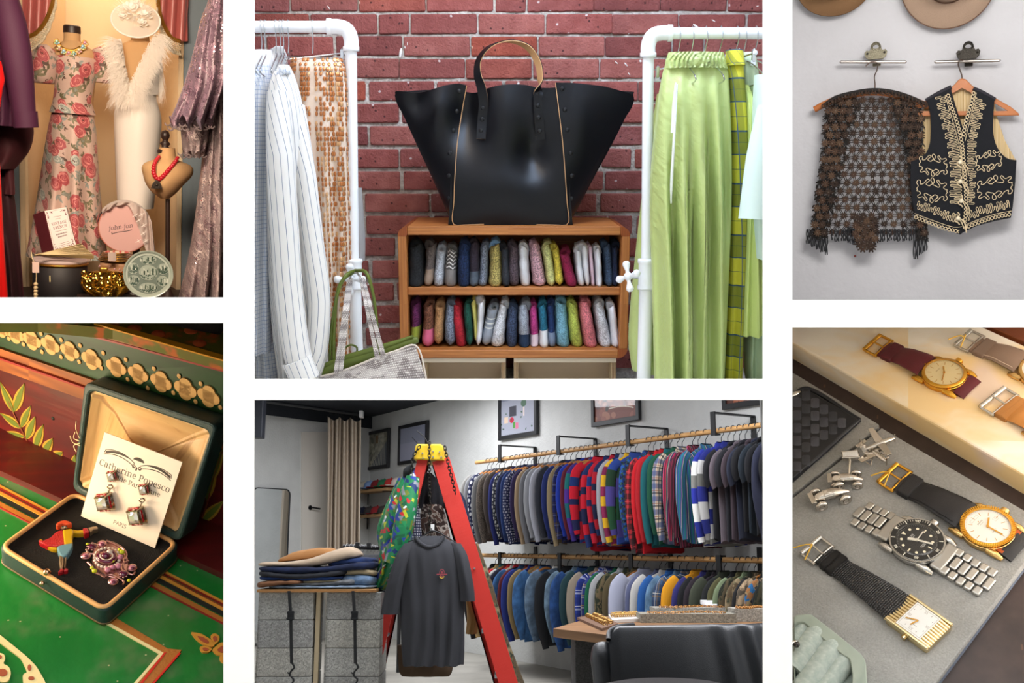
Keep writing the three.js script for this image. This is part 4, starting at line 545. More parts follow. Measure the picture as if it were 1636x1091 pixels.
const RAILS=[
[[750,'sweater',0x8c8a86,0,'light grey sweater',1],[756,'sweater',0x7e7f82,0,'mid grey sweater',1],[763,'sweater',0xffffff,'arg','navy and white diamond sweater',1],[768,'sweater',0x6e6e6e,0,'slate grey sweater',1],[776,'sweater',0xffffff,'twd','brown tweed sweater',1],[787,'sweater',0x4a413c,0,'dark brown sweater',1],[794,'sweater',0x1c2460,0,'royal navy sweater',1],[801,'sweater',0xffffff,'sn2','charcoal snowflake sweater',1],[805,'sweater',0x1a2244,0,'plain navy sweater',1],[810,'shirt',0x2c4a8c,'den','denim blue overshirt',1],[817,'sweater',0xffffff,'sn1','navy sweater with white stars',1],[828,'sweater',0x2b2148,0,'dark violet sweater',1],[835,'sweater',0x9a8468,0,'tan cardigan',1],[842,'sweater',0x6f7074,0,'grey crew sweater',1],[850,'sweater',0x94969a,0,'silver grey sweatshirt',1],[858,'sweater',0xa4a6b0,0,'pale lilac grey sweatshirt',1],[868,'sweater',0x2d3038,0,'charcoal sweatshirt',1],[877,'sweater',0x1b2a66,0,'blue sweatshirt',1],[885,'sweater',0x8a7a5c,0,'khaki sweater',1],[893,'shirt',0x8a90b0,'pl4','dark navy checked shirt',1],[900,'sweater',0x1b36a0,0,'bright royal blue sweater',1],[907,'sweater',0x5c1628,0,'maroon sweater',1],[911,'sweater',0xffffff,'blk2','purple and teal block sweater',1],[920,'shirt',0xffffff,'rug','red and navy block striped rugby shirt',0],[936,'shirt',0xffffff,'rug2','navy and red rugby shirt',0],[946,'shirt',0xeeeeff,'rug','red rugby shirt with blue bands',0],[954,'shirt',0xdddddd,'rug2','deep red banded rugby shirt',0],[961,'shirt',0x9c9ea6,0,'pale grey shirt',0],[967,'shirt',0xffffff,'rug3','maroon and yellow striped rugby shirt',0],
[976,'shirt',0xffffff,'blk','violet and green block shirt',0],[996,'shirt',0xffffff,'pat','blue patterned shirt',0],[1004,'shirt',0xffffff,'pl1','red and black buffalo check shirt',0],[1014,'shirt',0xc01420,0,'bright red shirt',0],[1020,'shirt',0xa8141e,0,'deep red shirt',0],[1026,'shirt',0x115a60,0,'teal shirt',0],[1040,'shirt',0x0f4a34,0,'forest green shirt',0],[1047,'shirt',0xffffff,'pl2','tan plaid flannel shirt',0],[1064,'shirt',0xffffff,'st1','red and cream striped shirt',0],[1072,'shirt',0xffffff,'st3','maroon striped shirt',0],[1084,'shirt',0xffffff,'st2','teal shirt with fine upright stripes',0],[1108,'shirt',0xffffff,'blk3','white and blue block rugby shirt',0],[1118,'shirt',0xc8c8c8,'blk3','grey and blue panel shirt',0],[1126,'tee',0x14151a,0,'black tee',0],[1130,'tee',0x5c535a,0,'mauve grey tee',0],[1143,'tee',0x1b1b22,0,'faded black tee',0],[1152,'tee',0x3c3138,0,'washed plum tee',0],[1160,'tee',0x1d2233,0,'ink navy tee',0],[1170,'tee',0x101116,0,'jet black tee',0],[1179,'tee',0x15202a,0,'petrol black tee',0],[1188,'tee',0x121318,0,'coal black tee',0],[1197,'sweater',0x1d2136,0,'midnight long sleeved top',0],[1209,'tee',0x0f1014,0,'pitch black tee',0]],
[[762,'jacket',0x17181c,0,'black padded jacket',0],[770,'jacket',0xc2a06a,0,'cream canvas jacket',0],[776,'jacket',0x2f6a6e,0,'teal jacket',1],[783,'jacket',0x5c1a24,0,'maroon jacket',1],[788,'jacket',0xb41824,0,'red sweatshirt',1],[793,'jacket',0xb8b8b4,0,'pale hooded sweatshirt',0],[797,'jacket',0x15192c,0,'navy varsity jacket',0],[806,'jacket',0x3f74b0,'den','mid blue denim jacket',0],[815,'jacket',0x5a1a20,0,'oxblood jacket',1],[818,'jacket',0x20307a,0,'cobalt blue jacket',1],[831,'jacket',0x84704a,0,'khaki corduroy jacket',1],[838,'jacket',0x4f86c4,'den','bright blue denim jacket',1],[858,'jacket',0x7c98b4,'den','faded denim jacket with white fleece collar',0],[872,'jacket',0x16171a,0,'black denim jacket',0],[888,'jacket',0x88a8c0,'den','light wash denim jacket',0],[895,'jacket',0x2f5fa4,'den','indigo denim jacket',0],[912,'jacket',0x1b3a40,0,'dark teal jacket',0],[922,'jacket',0x948878,0,'stone jacket',1],[926,'shirt',0xffffff,'pl3','blue plaid shirt jacket',0],[937,'shirt',0xffffff,'pl4','navy plaid shirt with white lines',0],[950,'jacket',0x0f5a3c,0,'green jacket',0],[957,'jacket',0xa4a6a8,0,'light grey sweat jacket',0],[966,'jacket',0xffffff,'cam1','dark woodland camouflage jacket',0],[978,'jacket',0x54492f,0,'brown olive field jacket',1],
[988,'jacket',0xb4b8cc,0,'pale lilac grey jacket',0],[1012,'jacket',0x565c7c,0,'slate blue jacket',0],[1020,'jacket',0xbebcb6,0,'off white jacket',0],[1030,'jacket',0x22579a,0,'strong blue jacket',0],[1042,'jacket',0x7ca4c8,'den','sky blue denim jacket',0],[1053,'jacket',0xffffff,'pl5','blue and brown checked jacket',0],[1068,'jacket',0xd89418,0,'mustard yellow jacket',0],[1082,'jacket',0x2c2a68,0,'violet navy jacket',0],[1092,'jacket',0x131418,0,'black zip jacket',0],[1099,'jacket',0x251c24,0,'black and burgundy jacket',0],[1110,'jacket',0x3d4234,0,'quilted olive jacket',0],[1128,'jacket',0x17191a,0,'black field jacket',0],[1134,'jacket',0x4c4a2c,0,'moss olive jacket',0],[1139,'jacket',0x6e7c5e,0,'sage green army jacket',0],[1152,'jacket',0xcccccc,'cam1','shadowy green camouflage jacket',0],[1163,'jacket',0xffffff,'cam2','brown camouflage jacket',1],[1174,'jacket',0x16171a,0,'coal black jacket',0],[1179,'jacket',0xffffff,'cam3','desert camouflage jacket',0],[1193,'jacket',0xffffff,'cam4','blue and rust camouflage jacket',0],[1206,'jacket',0x8a9484,'cam1','black green camouflage jacket',0]]];
RAILS.forEach((list,ri)=>{
const nm=ri?'lower':'upper';let tLast=-9;
list.forEach(([sx,kind,c,p,words,wood],i)=>{
const hx=sx + 29 +(sx - 750)/ 460*22,q=onRod(hx,ri?884:740);let t=q.clone().setY(0).sub(ROD0).dot(U);t=Math.max(t,tLast + 0.062);tLast=t;
const pos=ROD0.clone().addScaledVector(U,t).setY(RY[ri]),near=(list[i + 1]??list[i - 1])[4].split(' with ')[0].split(' ').slice(-4).join(' '),h=hash(i,ri,3),turn=THETA.clone().multiply(turnY((h - 0.5)*0.06));
const g=SH[kind][i % 3],sc=ri?0.88 + 0.1*h:0.99 + 0.12*h,o=thing(I,kind==='tee'?'t_shirt':kind,`${words} on ${nm} rail beside the ${near}`,kind==='tee'?'t-shirt':kind,pos.clone().setY(RY[ri]- 0.8*sc),`clothes on the ${nm} wall rail`,turn),m=gm(c,p||undefined);
const add=(name,geo,mm)=>{const k=new THREE.Mesh(geo,mm);k.name=name;k.position.y=0.8*sc;k.scale.set(1,sc,kind==='tee'?0.6:kind==='jacket'?0.38:0.5);k.castShadow=k.receiveShadow=true;o.add(k);return k;};
add('body',g.body,m);g.sl.forEach((s)=>add('sleeve',s,/varsity/.test(words)?gm(0x15192c):m));g.cuffs.forEach((s)=>add('cuff',s,m));add('collar',g.collar,/fleece/.test(words)?gm(0xd8d4cc):/varsity/.test(words)?gm(0xb41824):m);
const hg=thing(I,wood?'wooden_hanger':'wire_hanger',`${wood ? 'wooden' : 'dark wire'} hanger holding the ${words} on the ${nm} rail`,'hanger',pos.clone(),`hangers on the ${nm} wall rail`,turn);
const ha=(name,geo,mm)=>{const k=new THREE.Mesh(geo,mm);k.name=name;k.castShadow=true;hg.add(k);};ha('hook',hookGeo,hSteel);ha('shoulder',wood?woodGeo:wireGeo,wood?hWood:hBlack);
});
});

// ---- left counter on concrete blocks
const folded=(rows,d,dep,m,o={})=>{
const rings=[];for(let j=0;j<=26;j++){const x=lerp(rows[0][0],rows[rows.length - 1][0],j / 26),r=table(rows,x),a=I.d(x,r[1],d),b=I.d(x,r[2],d),e=Math.sqrt(Math.max(0.05,1 - Math.pow(Math.abs(j / 13 - 1),8))),cy=(a.y + b.y)/ 2,hh=(a.y - b.y)/ 2*e,ring=[];for(let i=0;i<20;i++){const w=i / 20*Math.PI*2,cz=Math.cos(w),sy=Math.sin(w),q=0.55;ring.push([a.x,cy + hh*Math.sign(sy)*Math.pow(Math.abs(sy),q)+ 0.014*(fbm(x*0.11 +(o.seed??1)*7,w*1.6,o.seed??1)- 0.35)*(sy>-0.5?1:0),-d - dep / 2 + dep / 2*e*Math.sign(cz)*Math.pow(Math.abs(cz),q)]);}rings.push(ring);}
return loft(rings);};
const DC=7.2,cTop=I.d(500,941.5,DC).y;
{const A=I.d(411,943,DC),B=I.d(601,943,DC),o=thing(I,'counter_top','thin wooden counter board resting on grey concrete blocks, piled with trousers','counter',V((A.x + B.x)/ 2,cTop - 0.02,-DC - 0.3));part(o,'board',boxUV(at(box(B.x - A.x,0.02,0.62,0.002),(A.x + B.x)/ 2,cTop - 0.01,-DC - 0.3)),mat(0xc0935c,0.5));part(o,'front_edge',at(box(B.x - A.x,0.016,0.004),(A.x + B.x)/ 2,cTop - 0.01,-DC + 0.012),mat(0x9c6d3a,0.5));}
const blockM=[concM(0xdededc),concM(0xcccccc),concM(0xe4e2dc)],bg=boxUV(box(83*px(DC),0.186,0.4,0.006));
const blockShape=(()=>{const w=83*px(DC),g=[bg];for(const s of[-1,1])g.push(at(boxUV(box(w*0.3,0.184,0.03,0.004)),s*w*0.28,0,0.2));return merge([bg,at(boxUV(box(0.012,0.186,0.1)),-w / 2 - 0.006,0,0.14),at(boxUV(box(0.012,0.186,0.1)),-w / 2 - 0.006,0,-0.14)]);})();
[[465,'end of the counter'],[571,'ladder side of the counter']].forEach(([x,nm],k)=>{for(let r=0;r<5;r++){const yc=cTop - 0.021 - 0.0935 - r*0.189,hh=r===4?Math.max(0.05,yc + 0.0935 - FLOOR):0.187,c=I.d(x,1000,DC + 0.22),o=thing(I,'concrete_block',`grey concrete block, ${['top', 'second', 'third', 'fourth', 'lowest'][r]} of the pier at the ${nm}`,'concrete block',V(c.x,yc - hh / 2 +(0.187 - hh)/ 2,-DC - 0.24),'concrete block piers');const b=part(o,'block',blockShape,blockM[(r + k)% 3],false);b.position.y=hh / 2;b.scale.y=hh / 0.188;}});
{const a=I.d(510,946,DC + 0.1),b=I.d(510,1100,DC + 0.1);single(I,'wooden_post','pale wooden batten between the two block piers','post',at(boxUV(box(0.03,a.y - FLOOR,0.04)),a.x,(a.y + FLOOR)/ 2,a.z),mat(0xc8b694,0.7),V(a.x,FLOOR,a.z));}
[[464,'end'],[566,'ladder side']].forEach(([x,nm])=>{const q=(xx,y)=>I.d(xx,y,DC - 0.012),o=thing(I,'ratchet_strap',`black ratchet strap with buckle down the ${nm} block pier`,'strap',q(x,1110)),st=mat(0x131416,0.7);const seg=(x0,y0,x1,y1,w)=>{const a=q(x0,y0),b=q(x1,y1);return slab(1,4,(u,v)=>[lerp(a.x,b.x,v)+(u - 0.5)*w,lerp(a.y,b.y,v),a.z + 0.004],0.004);};
part(o,'webbing',merge([seg(x - 2,944,x + 1,985,0.022),seg(x + 1,985,x + 2,1060,0.022)]),st);const b=q(x + 1,983);part(o,'buckle',merge([at(box(0.045,0.06,0.02,0.003),b.x,b.y,b.z + 0.012),at(box(0.05,0.012,0.035,0.003),b.x,b.y + 0.02,b.z + 0.016),at(box(0.05,0.012,0.035,0.003),b.x,b.y - 0.02,b.z + 0.016)]),mat(0x2a2b2e,0.35,{metal:0.7}));part(o,'end_hook',merge([tube([q(x + 2,1058),q(x + 6,1066),q(x + 1,1072),q(x - 1,1078),q(x + 5,1086),q(x,1096)],0.007,30,6),tube([q(x + 1,1078),q(x - 5,1074)],0.005,4,6)]),st);});
// folded trousers on the counter
[[[[420,935,941],[500,936,941],[598,936,941]],0,0x9fb8d4,'den','light wash jeans flat on the counter'],[[[450,932,937],[520,930,936],[575,922,936]],0.02,0x8d8f92,'den','grey denim jeans, folded edge curling up'],[[[540,921,936],[575,917,937],[599,920,938]],0.05,0x86a6cc,'den','bunched pale blue jeans by the ladder'],[[[476,927,933],[520,926,932],[548,924,930]],0.04,0xb0a282,0,'khaki trousers in the middle of the pile'],[[[404,930,942],[440,928,936],[484,928,933]],-0.02,0x7a5236,0,'brown trousers hanging over the counter end'],[[[406,920,928],[480,921,929],[553,920,927]],0.02,0x2c4f94,'den','blue jeans low in the pile'],[[[405,912,922],[470,917,926],[520,914,923],[557,907,918]],0.0,0x22242a,0,'charcoal trousers in the pile'],[[[548,911,920],[580,908,919],[600,912,922]],0.06,0xa89878,0,'folded khaki trousers by the ladder'],[[[405,905,914],[470,906,918],[520,905,916],[560,900,912],[601,894,912]],0.02,0x1c2c56,'den','long dark navy jeans across the pile'],[[[520,896,906],[560,892,904],[599,891,905]],0.1,0x24407c,'den','blue jeans under the cream trousers'],[[[405,899,906],[450,898,905],[490,893,906],[530,880,900],[555,873,894],[574,880,893]],0.06,0xc9b299,0,'cream trousers draped along the top of the pile'],[[[440,894,899],[470,882,896],[505,876,893],[534,876,886]],0.2,0xc08a56,0,'caramel trousers on top of the pile']].forEach(([rows,dz,c,p,label],i)=>{const d=DC + dz,mid=rows[rows.length>>1];single(I,'folded_trousers',label,'trousers',folded(rows,d,0.42 - dz,gm(c,p||undefined),{seed:i}),gm(c,p||undefined),I.d(mid[0],mid[2],d + 0.15),'folded trousers on the counter');});
// low clothes rack behind the counter
{const D=10.2,o=thing(I,'low_rack','black low clothes rack crowded with empty hangers behind the counter','clothes rack',I.d(585,1000,D)),a=I.d(548,873,D),b=I.d(640,876,D);part(o,'bar',rod(a,b,0.022),black);for(const q of[a,b])part(o,'post',rod(q,V(q.x,FLOOR,q.z),0.018),black);for(let k=0;k<4;k++){const q=a.clone().lerp(b,0.25 + k*0.2);part(o,'knob',at(box(0.04,0.05,0.05,0.004),q.x,q.y + 0.02,q.z),black);}
for(let k=0;k<14;k++){const q=a.clone().lerp(b,0.08 + k*0.064),hg=thing(I,'wire_hanger','bare silver hanger on the low black rack','hanger',q.clone(),'hangers on the low rack',turnY(0.9));for(const[n2,g2,m2]of[['hook',hookGeo,wireS()],['shoulder',wireGeo,wireS()]]){const k2=new THREE.Mesh(g2,m2);k2.name=n2;hg.add(k2);}}
function wireS(){return mat(0xa8a8a8,0.3,{metal:0.9,key:'wires'});}
single(I,'dark_garment','dark clothes hanging from the low black rack','clothes',drape(I,[[886,566,612,0.1,10.1],[900,560,616,0.2,10.1],[980,560,616,0.2,10.1]],{folds:7,m:10}),gm(0x24262a),I.d(590,980,10.1));}

// ---- red step ladder
const DL=7.5;
{const red=mat(0xd8352a,0.55,{bumpMap:scaled(BUMP.grain,0.05),bumpScale:0.001}),yel=mat(0xe0b828,0.45),steel=mat(0xb8bcc0,0.35,{metal:0.8}),o=thing(I,'step_ladder','red fibreglass step ladder with a yellow top cap','ladder',V(I.d(700,1091,DL).x,FLOOR,-DL));
const down=(x0,y0,x1,y1,d)=>{const a=I.d(x0,y0,d),b0=I.d(x1,y1,d),k=(FLOOR - a.y)/(b0.y - a.y);return[a,a.clone().lerp(b0,k)];};
const rail=(a,b,w,t,fl)=>{const dir=b.clone().sub(a).normalize(),side=V(0,0,1).cross(dir).normalize(),g=[];const bar=(ww,tt,ox,oz)=>{const q=box(ww,a.distanceTo(b),tt);const m=new THREE.Matrix4().makeBasis(side,dir.clone().negate(),side.clone().cross(dir.clone().negate()));q.applyMatrix4(m);const c=a.clone().add(b).multiplyScalar(0.5).addScaledVector(side,ox);return q.translate(c.x,c.y,c.z + oz);};g.push(bar(w,0.008,0,0));g.push(bar(0.008,t,w / 2 - 0.004,-t / 2));g.push(bar(0.008,t,-w / 2 + 0.004,-t / 2));return merge(g);};
const[ra,rb]=down(704,734,812,1091,DL - 0.1),[la,lb]=down(676,730,592,1091,DL - 0.1),[ra2,rb2]=down(700,738,800,1091,DL + 0.4),[la2,lb2]=down(680,738,604,1091,DL + 0.4);
part(o,'side_rail',rail(ra,rb,0.128,0.05),red);part(o,'rear_rail',rail(la,lb,0.075,0.035),red);part(o,'side_rail',rail(ra2,rb2,0.1,-0.04),red);part(o,'rear_rail',rail(la2,lb2,0.06,-0.03),red);
for(let k=1;k<6;k++){const t=k / 6,a=ra.clone().lerp(rb,t),b=ra2.clone().lerp(rb2,t);part(o,'step',at(box(0.09,0.026,a.z - b.z - 0.01,0.003),(a.x + b.x)/ 2,(a.y + b.y)/ 2,(a.z + b.z)/ 2),k===1?mat(0xc05a34,0.5):steel);}
for(const t of[0.35,0.7]){const a=la.clone().lerp(lb,t),b=la2.clone().lerp(lb2,t);part(o,'rear_brace',rod(a,b,0.012),steel);}
{const a=ra.clone().lerp(rb,0.6),b=la.clone().lerp(lb,0.6);part(o,'spreader',rod(a.clone().setZ(a.z - 0.04),a.clone().lerp(ra2.clone().lerp(rb2,0.6),0.9),0.012),steel);}
const cp=I.d(688,724,DL),k=px(DL);part(o,'top_cap',poly([[-24*k,-12*k],[24*k,-14*k],[22*k,8*k],[18*k,12*k],[-19*k,12*k],[-22*k,8*k]],0.56,0.01).translate(cp.x,cp.y,cp.z - 0.43),yel);
for(const[x,y]of[[675,724],[702,722],[692,730],[705,730],[676,732],[692,721]]){const q=I.d(x,y,DL - 0.15);part(o,'bolt',at(new THREE.CylinderGeometry(0.006,0.006,0.02,10).rotateX(Math.PI / 2),q.x,q.y,q.z),steel);}
for(const[x,y]of[[751,909],[758,908]]){const q=I.d(x,y,DL - 0.115);part(o,'bolt',at(new THREE.CylinderGeometry(0.007,0.007,0.02,10).rotateX(Math.PI / 2),q.x,q.y,q.z),steel);}
// chains over the cap
const link=new THREE.TorusGeometry(0.014,0.0042,6,12).scale(0.72,1.25,1),ch=mat(0x26241f,0.45,{metal:0.7});
const chain=(label,pts,group)=>{const c=new THREE.CatmullRomCurve3(pts.map(([x,y,d])=>I.d(x,y,d??DL - 0.16))),n=Math.floor(c.getLength()/ 0.025),t=thing(I,'chain',label,'chain',c.getPoint(1),group),up=V(0,1,0);for(let i=0;i<=n;i++){const g=link.clone();if(i&1)g.rotateY(Math.PI / 2);g.applyQuaternion(new THREE.Quaternion().setFromUnitVectors(up,c.getTangentAt(i / n)));const p=c.getPointAt(i / n);part(t,'link',g.translate(p.x,p.y,p.z),ch);}};
chain('dark iron chain hanging down the middle of the ladder',[[686,708],[686,730,DL - 0.2],[686,760],[687,800],[686,865]]);chain('dark iron chain looped along the yellow cap towards the windbreaker',[[669,715],[661,728],[658,745],[656,764]]);chain('dark iron chain running down the outside of the wide rail',[[711,716],[716,740],[721,760],[727,786]]);
const z=I.d(672,690,DL - 0.1),z2=I.d(684,708,DL - 0.1);single(I,'cable_tie','thin black cable tie sticking up from the ladder cap','cable tie',tube([z2,z.clone().lerp(z2,0.4),I.d(666,688,DL - 0.1)],0.004,12,6),hBlack,z2);}
// things hung on the ladder
const hung=(name,label,cat,rows,m,o={})=>{const r=rows[rows.length - 1],t=thing(I,name,label,cat,I.d((r[1]+ r[2])/ 2,r[0],r[4]),o.group);part(t,o.part??'body',drape(I,rows,{n:40,m:20,folds:5,amp:0.2,...o}),m);return t;};
{const abs=canvasTex(256,256,(c)=>{c.fillStyle='#137a48';c.fillRect(0,0,256,256);const r=R3(17),col=['#c8242c','#223a9c','#1d8a50','#0f5a38','#e8ecec','#8a8f96','#17306a','#b8c030','#137a48','#6a7a2c'];for(let i=0;i<190;i++){c.save();c.translate(r()*256,r()*256);c.rotate(r()*6);c.fillStyle=col[Math.floor(r()*col.length)];const w=8 + r()*34,h=4 + r()*14;if(r()<0.5)c.fillRect(-w / 2,-h / 2,w,h);else{c.beginPath();c.moveTo(-w / 2,h);c.lineTo(w / 2,h);c.lineTo(0,-h);c.fill();}c.restore();}},true);
const m=mat(0xffffff,0.5,{map:scaled(abs,0.5)}),t=hung('windbreaker','green windbreaker with bright red, blue and white shapes on the ladder','jacket',[[748,652,664,0.03,DL - 0.06],[765,640,668,0.07,DL - 0.06],[800,622,668,0.1,DL - 0.06],[850,608,660,0.11,DL - 0.06],[890,606,650,0.11,DL - 0.06],[930,600,632,0.09,DL - 0.06],[942,598,622,0.07,DL - 0.06]],m,{seed:2});
part(t,'sleeve',taper([I.d(660,762,DL - 0.2),I.d(650,810,DL - 0.22),I.d(640,860,DL - 0.23),I.d(626,900,DL - 0.23)],[0.05,0.075,0.07,0.06],12,20),m);part(t,'sleeve',taper([I.d(644,766,DL),I.d(622,820,DL - 0.02),I.d(612,850,DL - 0.02),I.d(614,872,DL - 0.02)],[0.04,0.05,0.05,0.04],12,20),m);part(t,'collar',taper([I.d(648,768,DL - 0.1),I.d(652,752,DL - 0.12),I.d(660,746,DL - 0.12)],[0.02,0.035,0.02],10,10),gm(0x1b1d20));}
hung('dotted_shirt','navy shirt with a grid of white dots inside the ladder','shirt',[[778,656,662,0.03,DL + 0.1],[800,655,668,0.05,DL + 0.1],[872,651,676,0.06,DL + 0.1]],cloth(0xffffff,{map:scaled(canvasTex(64,64,(c)=>{c.fillStyle='#232a4c';c.fillRect(0,0,64,64);c.fillStyle='#d0d2da';for(const[x,y]of[[4,4],[36,4],[4,36],[36,36]])c.fillRect(x,y,18,18);},true),0.04)}),{seed:3});
hung('spotted_shirt','brown and cream spotted shirt deep inside the ladder','shirt',[[806,674,706,0.05,DL + 0.2],[830,670,714,0.07,DL + 0.2],[872,668,722,0.08,DL + 0.2]],cloth(0xffffff,{map:scaled(dataTex(128,(u,v)=>{const n=fbm(u*10,v*10,33,10,3);return n>0.56?[60,44,40]:n>0.42?[178,168,158]:[104,78,68];}),0.3)}),{seed:4});
hung('black_jacket','black jacket hanging inside the ladder behind the chain','jacket',[[756,680,690,0.04,DL + 0.25],[776,668,706,0.07,DL + 0.25],[812,666,712,0.08,DL + 0.25]],gm(0x15151b),{seed:5});
hung('navy_jacket','navy pinstriped jacket behind the wide ladder rail','jacket',[[786,722,736,0.04,DL + 0.3],[800,724,744,0.06,DL + 0.3],[860,730,756,0.07,DL + 0.3],[905,734,762,0.07,DL + 0.3]],cloth(0xffffff,{map:scaled(vstr([['#181d38',26],['#4a5070',2]]),0.03,1)}),{seed:6});
hung('black_jeans','black jeans hanging beside the lower ladder leg','trousers',[[944,604,628,0.05,DL + 0.12],[980,594,622,0.07,DL + 0.12],[1040,580,610,0.07,DL + 0.12],[1096,568,592,0.07,DL + 0.12]],gm(0x1a1a1d,'den'),{seed:7});
hung('camouflage_trousers','woodland camouflage trousers hanging along the wide ladder rail','trousers',[[868,756,764,0.03,DL + 0.22],[930,766,786,0.06,DL + 0.22],[1010,786,808,0.06,DL + 0.22],[1096,814,840,0.06,DL + 0.22]],gm(0xffffff,'cam2'),{seed:8});
hung('tan_jacket','tan and black jacket peeking through the ladder','jacket',[[958,744,752,0.03,DL + 0.5],[985,746,766,0.06,DL + 0.5],[1012,744,762,0.06,DL + 0.5]],gm(0xa8814e),{seed:9,m:8});
hung('cargo_trousers','brown cargo trousers with drawstring hems below the black shirt','trousers',[[1030,634,724,0.05,DL - 0.12],[1060,636,724,0.06,DL - 0.12],[1074,638,722,0.06,DL - 0.12],[1080,642,718,0.04,DL - 0.12]],gm(0x4a3826),{seed:10,m:10});
{
const D=7.15,m=cloth(0x34353a,{bs:0.02}),t=thing(I,'t_shirt','faded charcoal t-shirt with small chest emblem hung on the ladder','t-shirt',I.d(692,1066,D),undefined);
const rows=[[856,676,706,0.015,D],[862,664,716,0.03,D],[870,646,732,0.05,D],[884,640,740,0.065,D],[920,640,742,0.075,D],[980,640,742,0.08,D],[1040,642,742,0.08,D],[1062,644,741,0.08,D]];
part(t,'body',drape(I,rows,{n:90,m:36,folds:9,amp:0.34,a0:0.05,pw:1.2,seed:3,sq:0.7,hem:0.008}),m);
part(t,'sleeve',drape(I,[[868,646,664,0.03,D - 0.01],[885,634,658,0.05,D - 0.02],[920,622,648,0.055,D - 0.03],[955,613,641,0.05,D - 0.03],[981,608,637,0.045,D - 0.03]],{n:36,m:16,folds:3,amp:0.22,seed:4,sq:0.75}),m);part(t,'sleeve',drape(I,[[868,718,736,0.03,D - 0.01],[885,724,746,0.05,D - 0.02],[920,731,754,0.055,D - 0.03],[945,734,758,0.05,D - 0.03],[960,735,759,0.045,D - 0.03]],{n:36,m:16,folds:3,amp:0.22,seed:6,sq:0.75}),m);
part(t,'neckband',tube([I.d(664,858,D - 0.03),I.d(672,868,D - 0.055),I.d(686,874,D - 0.065),I.d(700,869,D - 0.055),I.d(709,857,D - 0.03)],0.013,26,10),m);part(t,'neckband',tube([I.d(664,858,D - 0.03),I.d(674,863,D + 0.0),I.d(688,866,D + 0.01),I.d(702,862,D),I.d(709,857,D - 0.03)],0.011,26,10),cloth(0x1f2024));
const e=I.d(706,917,D - 0.10),ink=mat(0xa04850,0.9),em=part(t,'emblem',merge([new THREE.TorusGeometry(0.02,0.0022,6,28).scale(0.85,1.15,1).translate(e.x,e.y + 0.008,e.z),at(box(0.072,0.008,0.002),e.x,e.y - 0.002,e.z),at(new THREE.CylinderGeometry(0.008,0.008,0.002,16).rotateX(Math.PI / 2),e.x,e.y + 0.012,e.z)]),ink,true,'red and gold printed emblem');part(em,'gold_arc',new THREE.TorusGeometry(0.014,0.004,6,18,Math.PI).rotateZ(Math.PI).translate(e.x,e.y - 0.014,e.z + 0.001),mat(0xc09a40,0.9));
part(t,'swing_tag',at(box(0.026,0.05,0.002),...A3(I.d(691,843,D + 0.02))),mat(0xe6e6e4,0.7),true,'white price tag');
const hg=thing(I,'wire_hanger','black wire hanger inside the charcoal t-shirt','hanger',I.d(692,852,D));part(hg,'shoulder',tube([I.d(652,866,D),I.d(676,856,D),I.d(690,848,D),I.d(704,852,D),I.d(730,868,D)],0.005,24,6),hBlack);part(hg,'hook',tube([I.d(690,849,D),I.d(689,838,D + 0.05),I.d(694,832,D + 0.12),I.d(697,838,D + 0.15)],0.004,16,6),hBlack);}

// ---- front counter with trays, sofa and stool
const DT=6.3,tTop=I.d(900,1003,DT).y;
{const wd=mat(0xffffff,0.5,{map:scaled(dataTex(128,(u,v)=>mixc([112,80,52],[160,120,82],vnoise(u*3,v*40,9,40))),0.8)}),o=thing(I,'display_counter','wooden display counter board on dark speckled blocks behind the sofa','counter',I.d(930,1091,DT));
const F0=I.y(884,1004,tTop),F1=I.y(976,1015,tTop),B0=I.y(952,984,tTop),shp=[[F0.x,-F0.z],[F1.x,-F1.z],[F1.x + 1.4,-F1.z - 0.4],[F1.x + 1.9,6.75],[B0.x,-B0.z]],g=poly(shp,0.05).rotateX(-Math.PI / 2);g.translate(0,tTop - 0.05,0);part(o,'board',boxUV(g),wd);
const blk=(cx,w,z0,dp)=>at(boxUV(box(w,tTop - 0.052 - FLOOR,dp,0.006)),cx,(tTop - 0.052 + FLOOR)/ 2,z0);const pc=I.d(944,1050,DT - 0.05);part(o,'block_pier',blk(pc.x + 0.02,0.24,-DT - 0.05,0.4),concM(0x6a6a6c));part(o,'pier_foot',at(box(0.32,0.1,0.44),pc.x + 0.02,FLOOR + 0.3,-DT - 0.05),concM(0x6a6a6c));
part(o,'block_pier',blk(pc.x + 1.2,0.24,-DT - 0.2,0.4),concM(0x6a6a6c));}
const tray=(label,x0,y0,x1,y1,x2,y2,x3,y3,h,c)=>{const P=[[x0,y0],[x1,y1],[x2,y2],[x3,y3]].map(([x,y])=>I.y(x,y,tTop + 0.001)),cc=P[0].clone().add(P[2]).multiplyScalar(0.5),o=thing(I,'jewellery_tray',label,'tray',cc),g=poly(P.map((p)=>[p.x,-p.z]),h,0).rotateX(-Math.PI / 2).translate(0,tTop + 0.001,0);part(o,'tray',boxUV(g),c);const rr=R3(x0),gs=[];for(let i=0;i<26;i++){const u=0.1 + 0.8*((i % 13)/ 12),v=i<13?0.35:0.65,q=P[0].clone().lerp(P[1],u).lerp(P[3].clone().lerp(P[2],u),v);gs.push(new THREE.TorusGeometry(0.014,0.004,6,12).rotateX(rr()).translate(q.x,tTop + h + 0.012,q.z));}const k=part(o,'ring',merge(gs),mat(0xc8a060,0.3,{metal:0.9,key:'gold1'}));k.userData.kind='stuff';};
const stone=concM(0xb8b2a4),stoneL=concM(0xd0cac0);
tray('brown velvet tray of rings at the counter end',922,990,962,1008,988,1000,960,984,0.015,mat(0x6a4e3c,0.8));tray('pale tray with a chain strip on the counter',978,995,1024,993,1020,984,972,986,0.02,mat(0xd8d4d0,0.7));
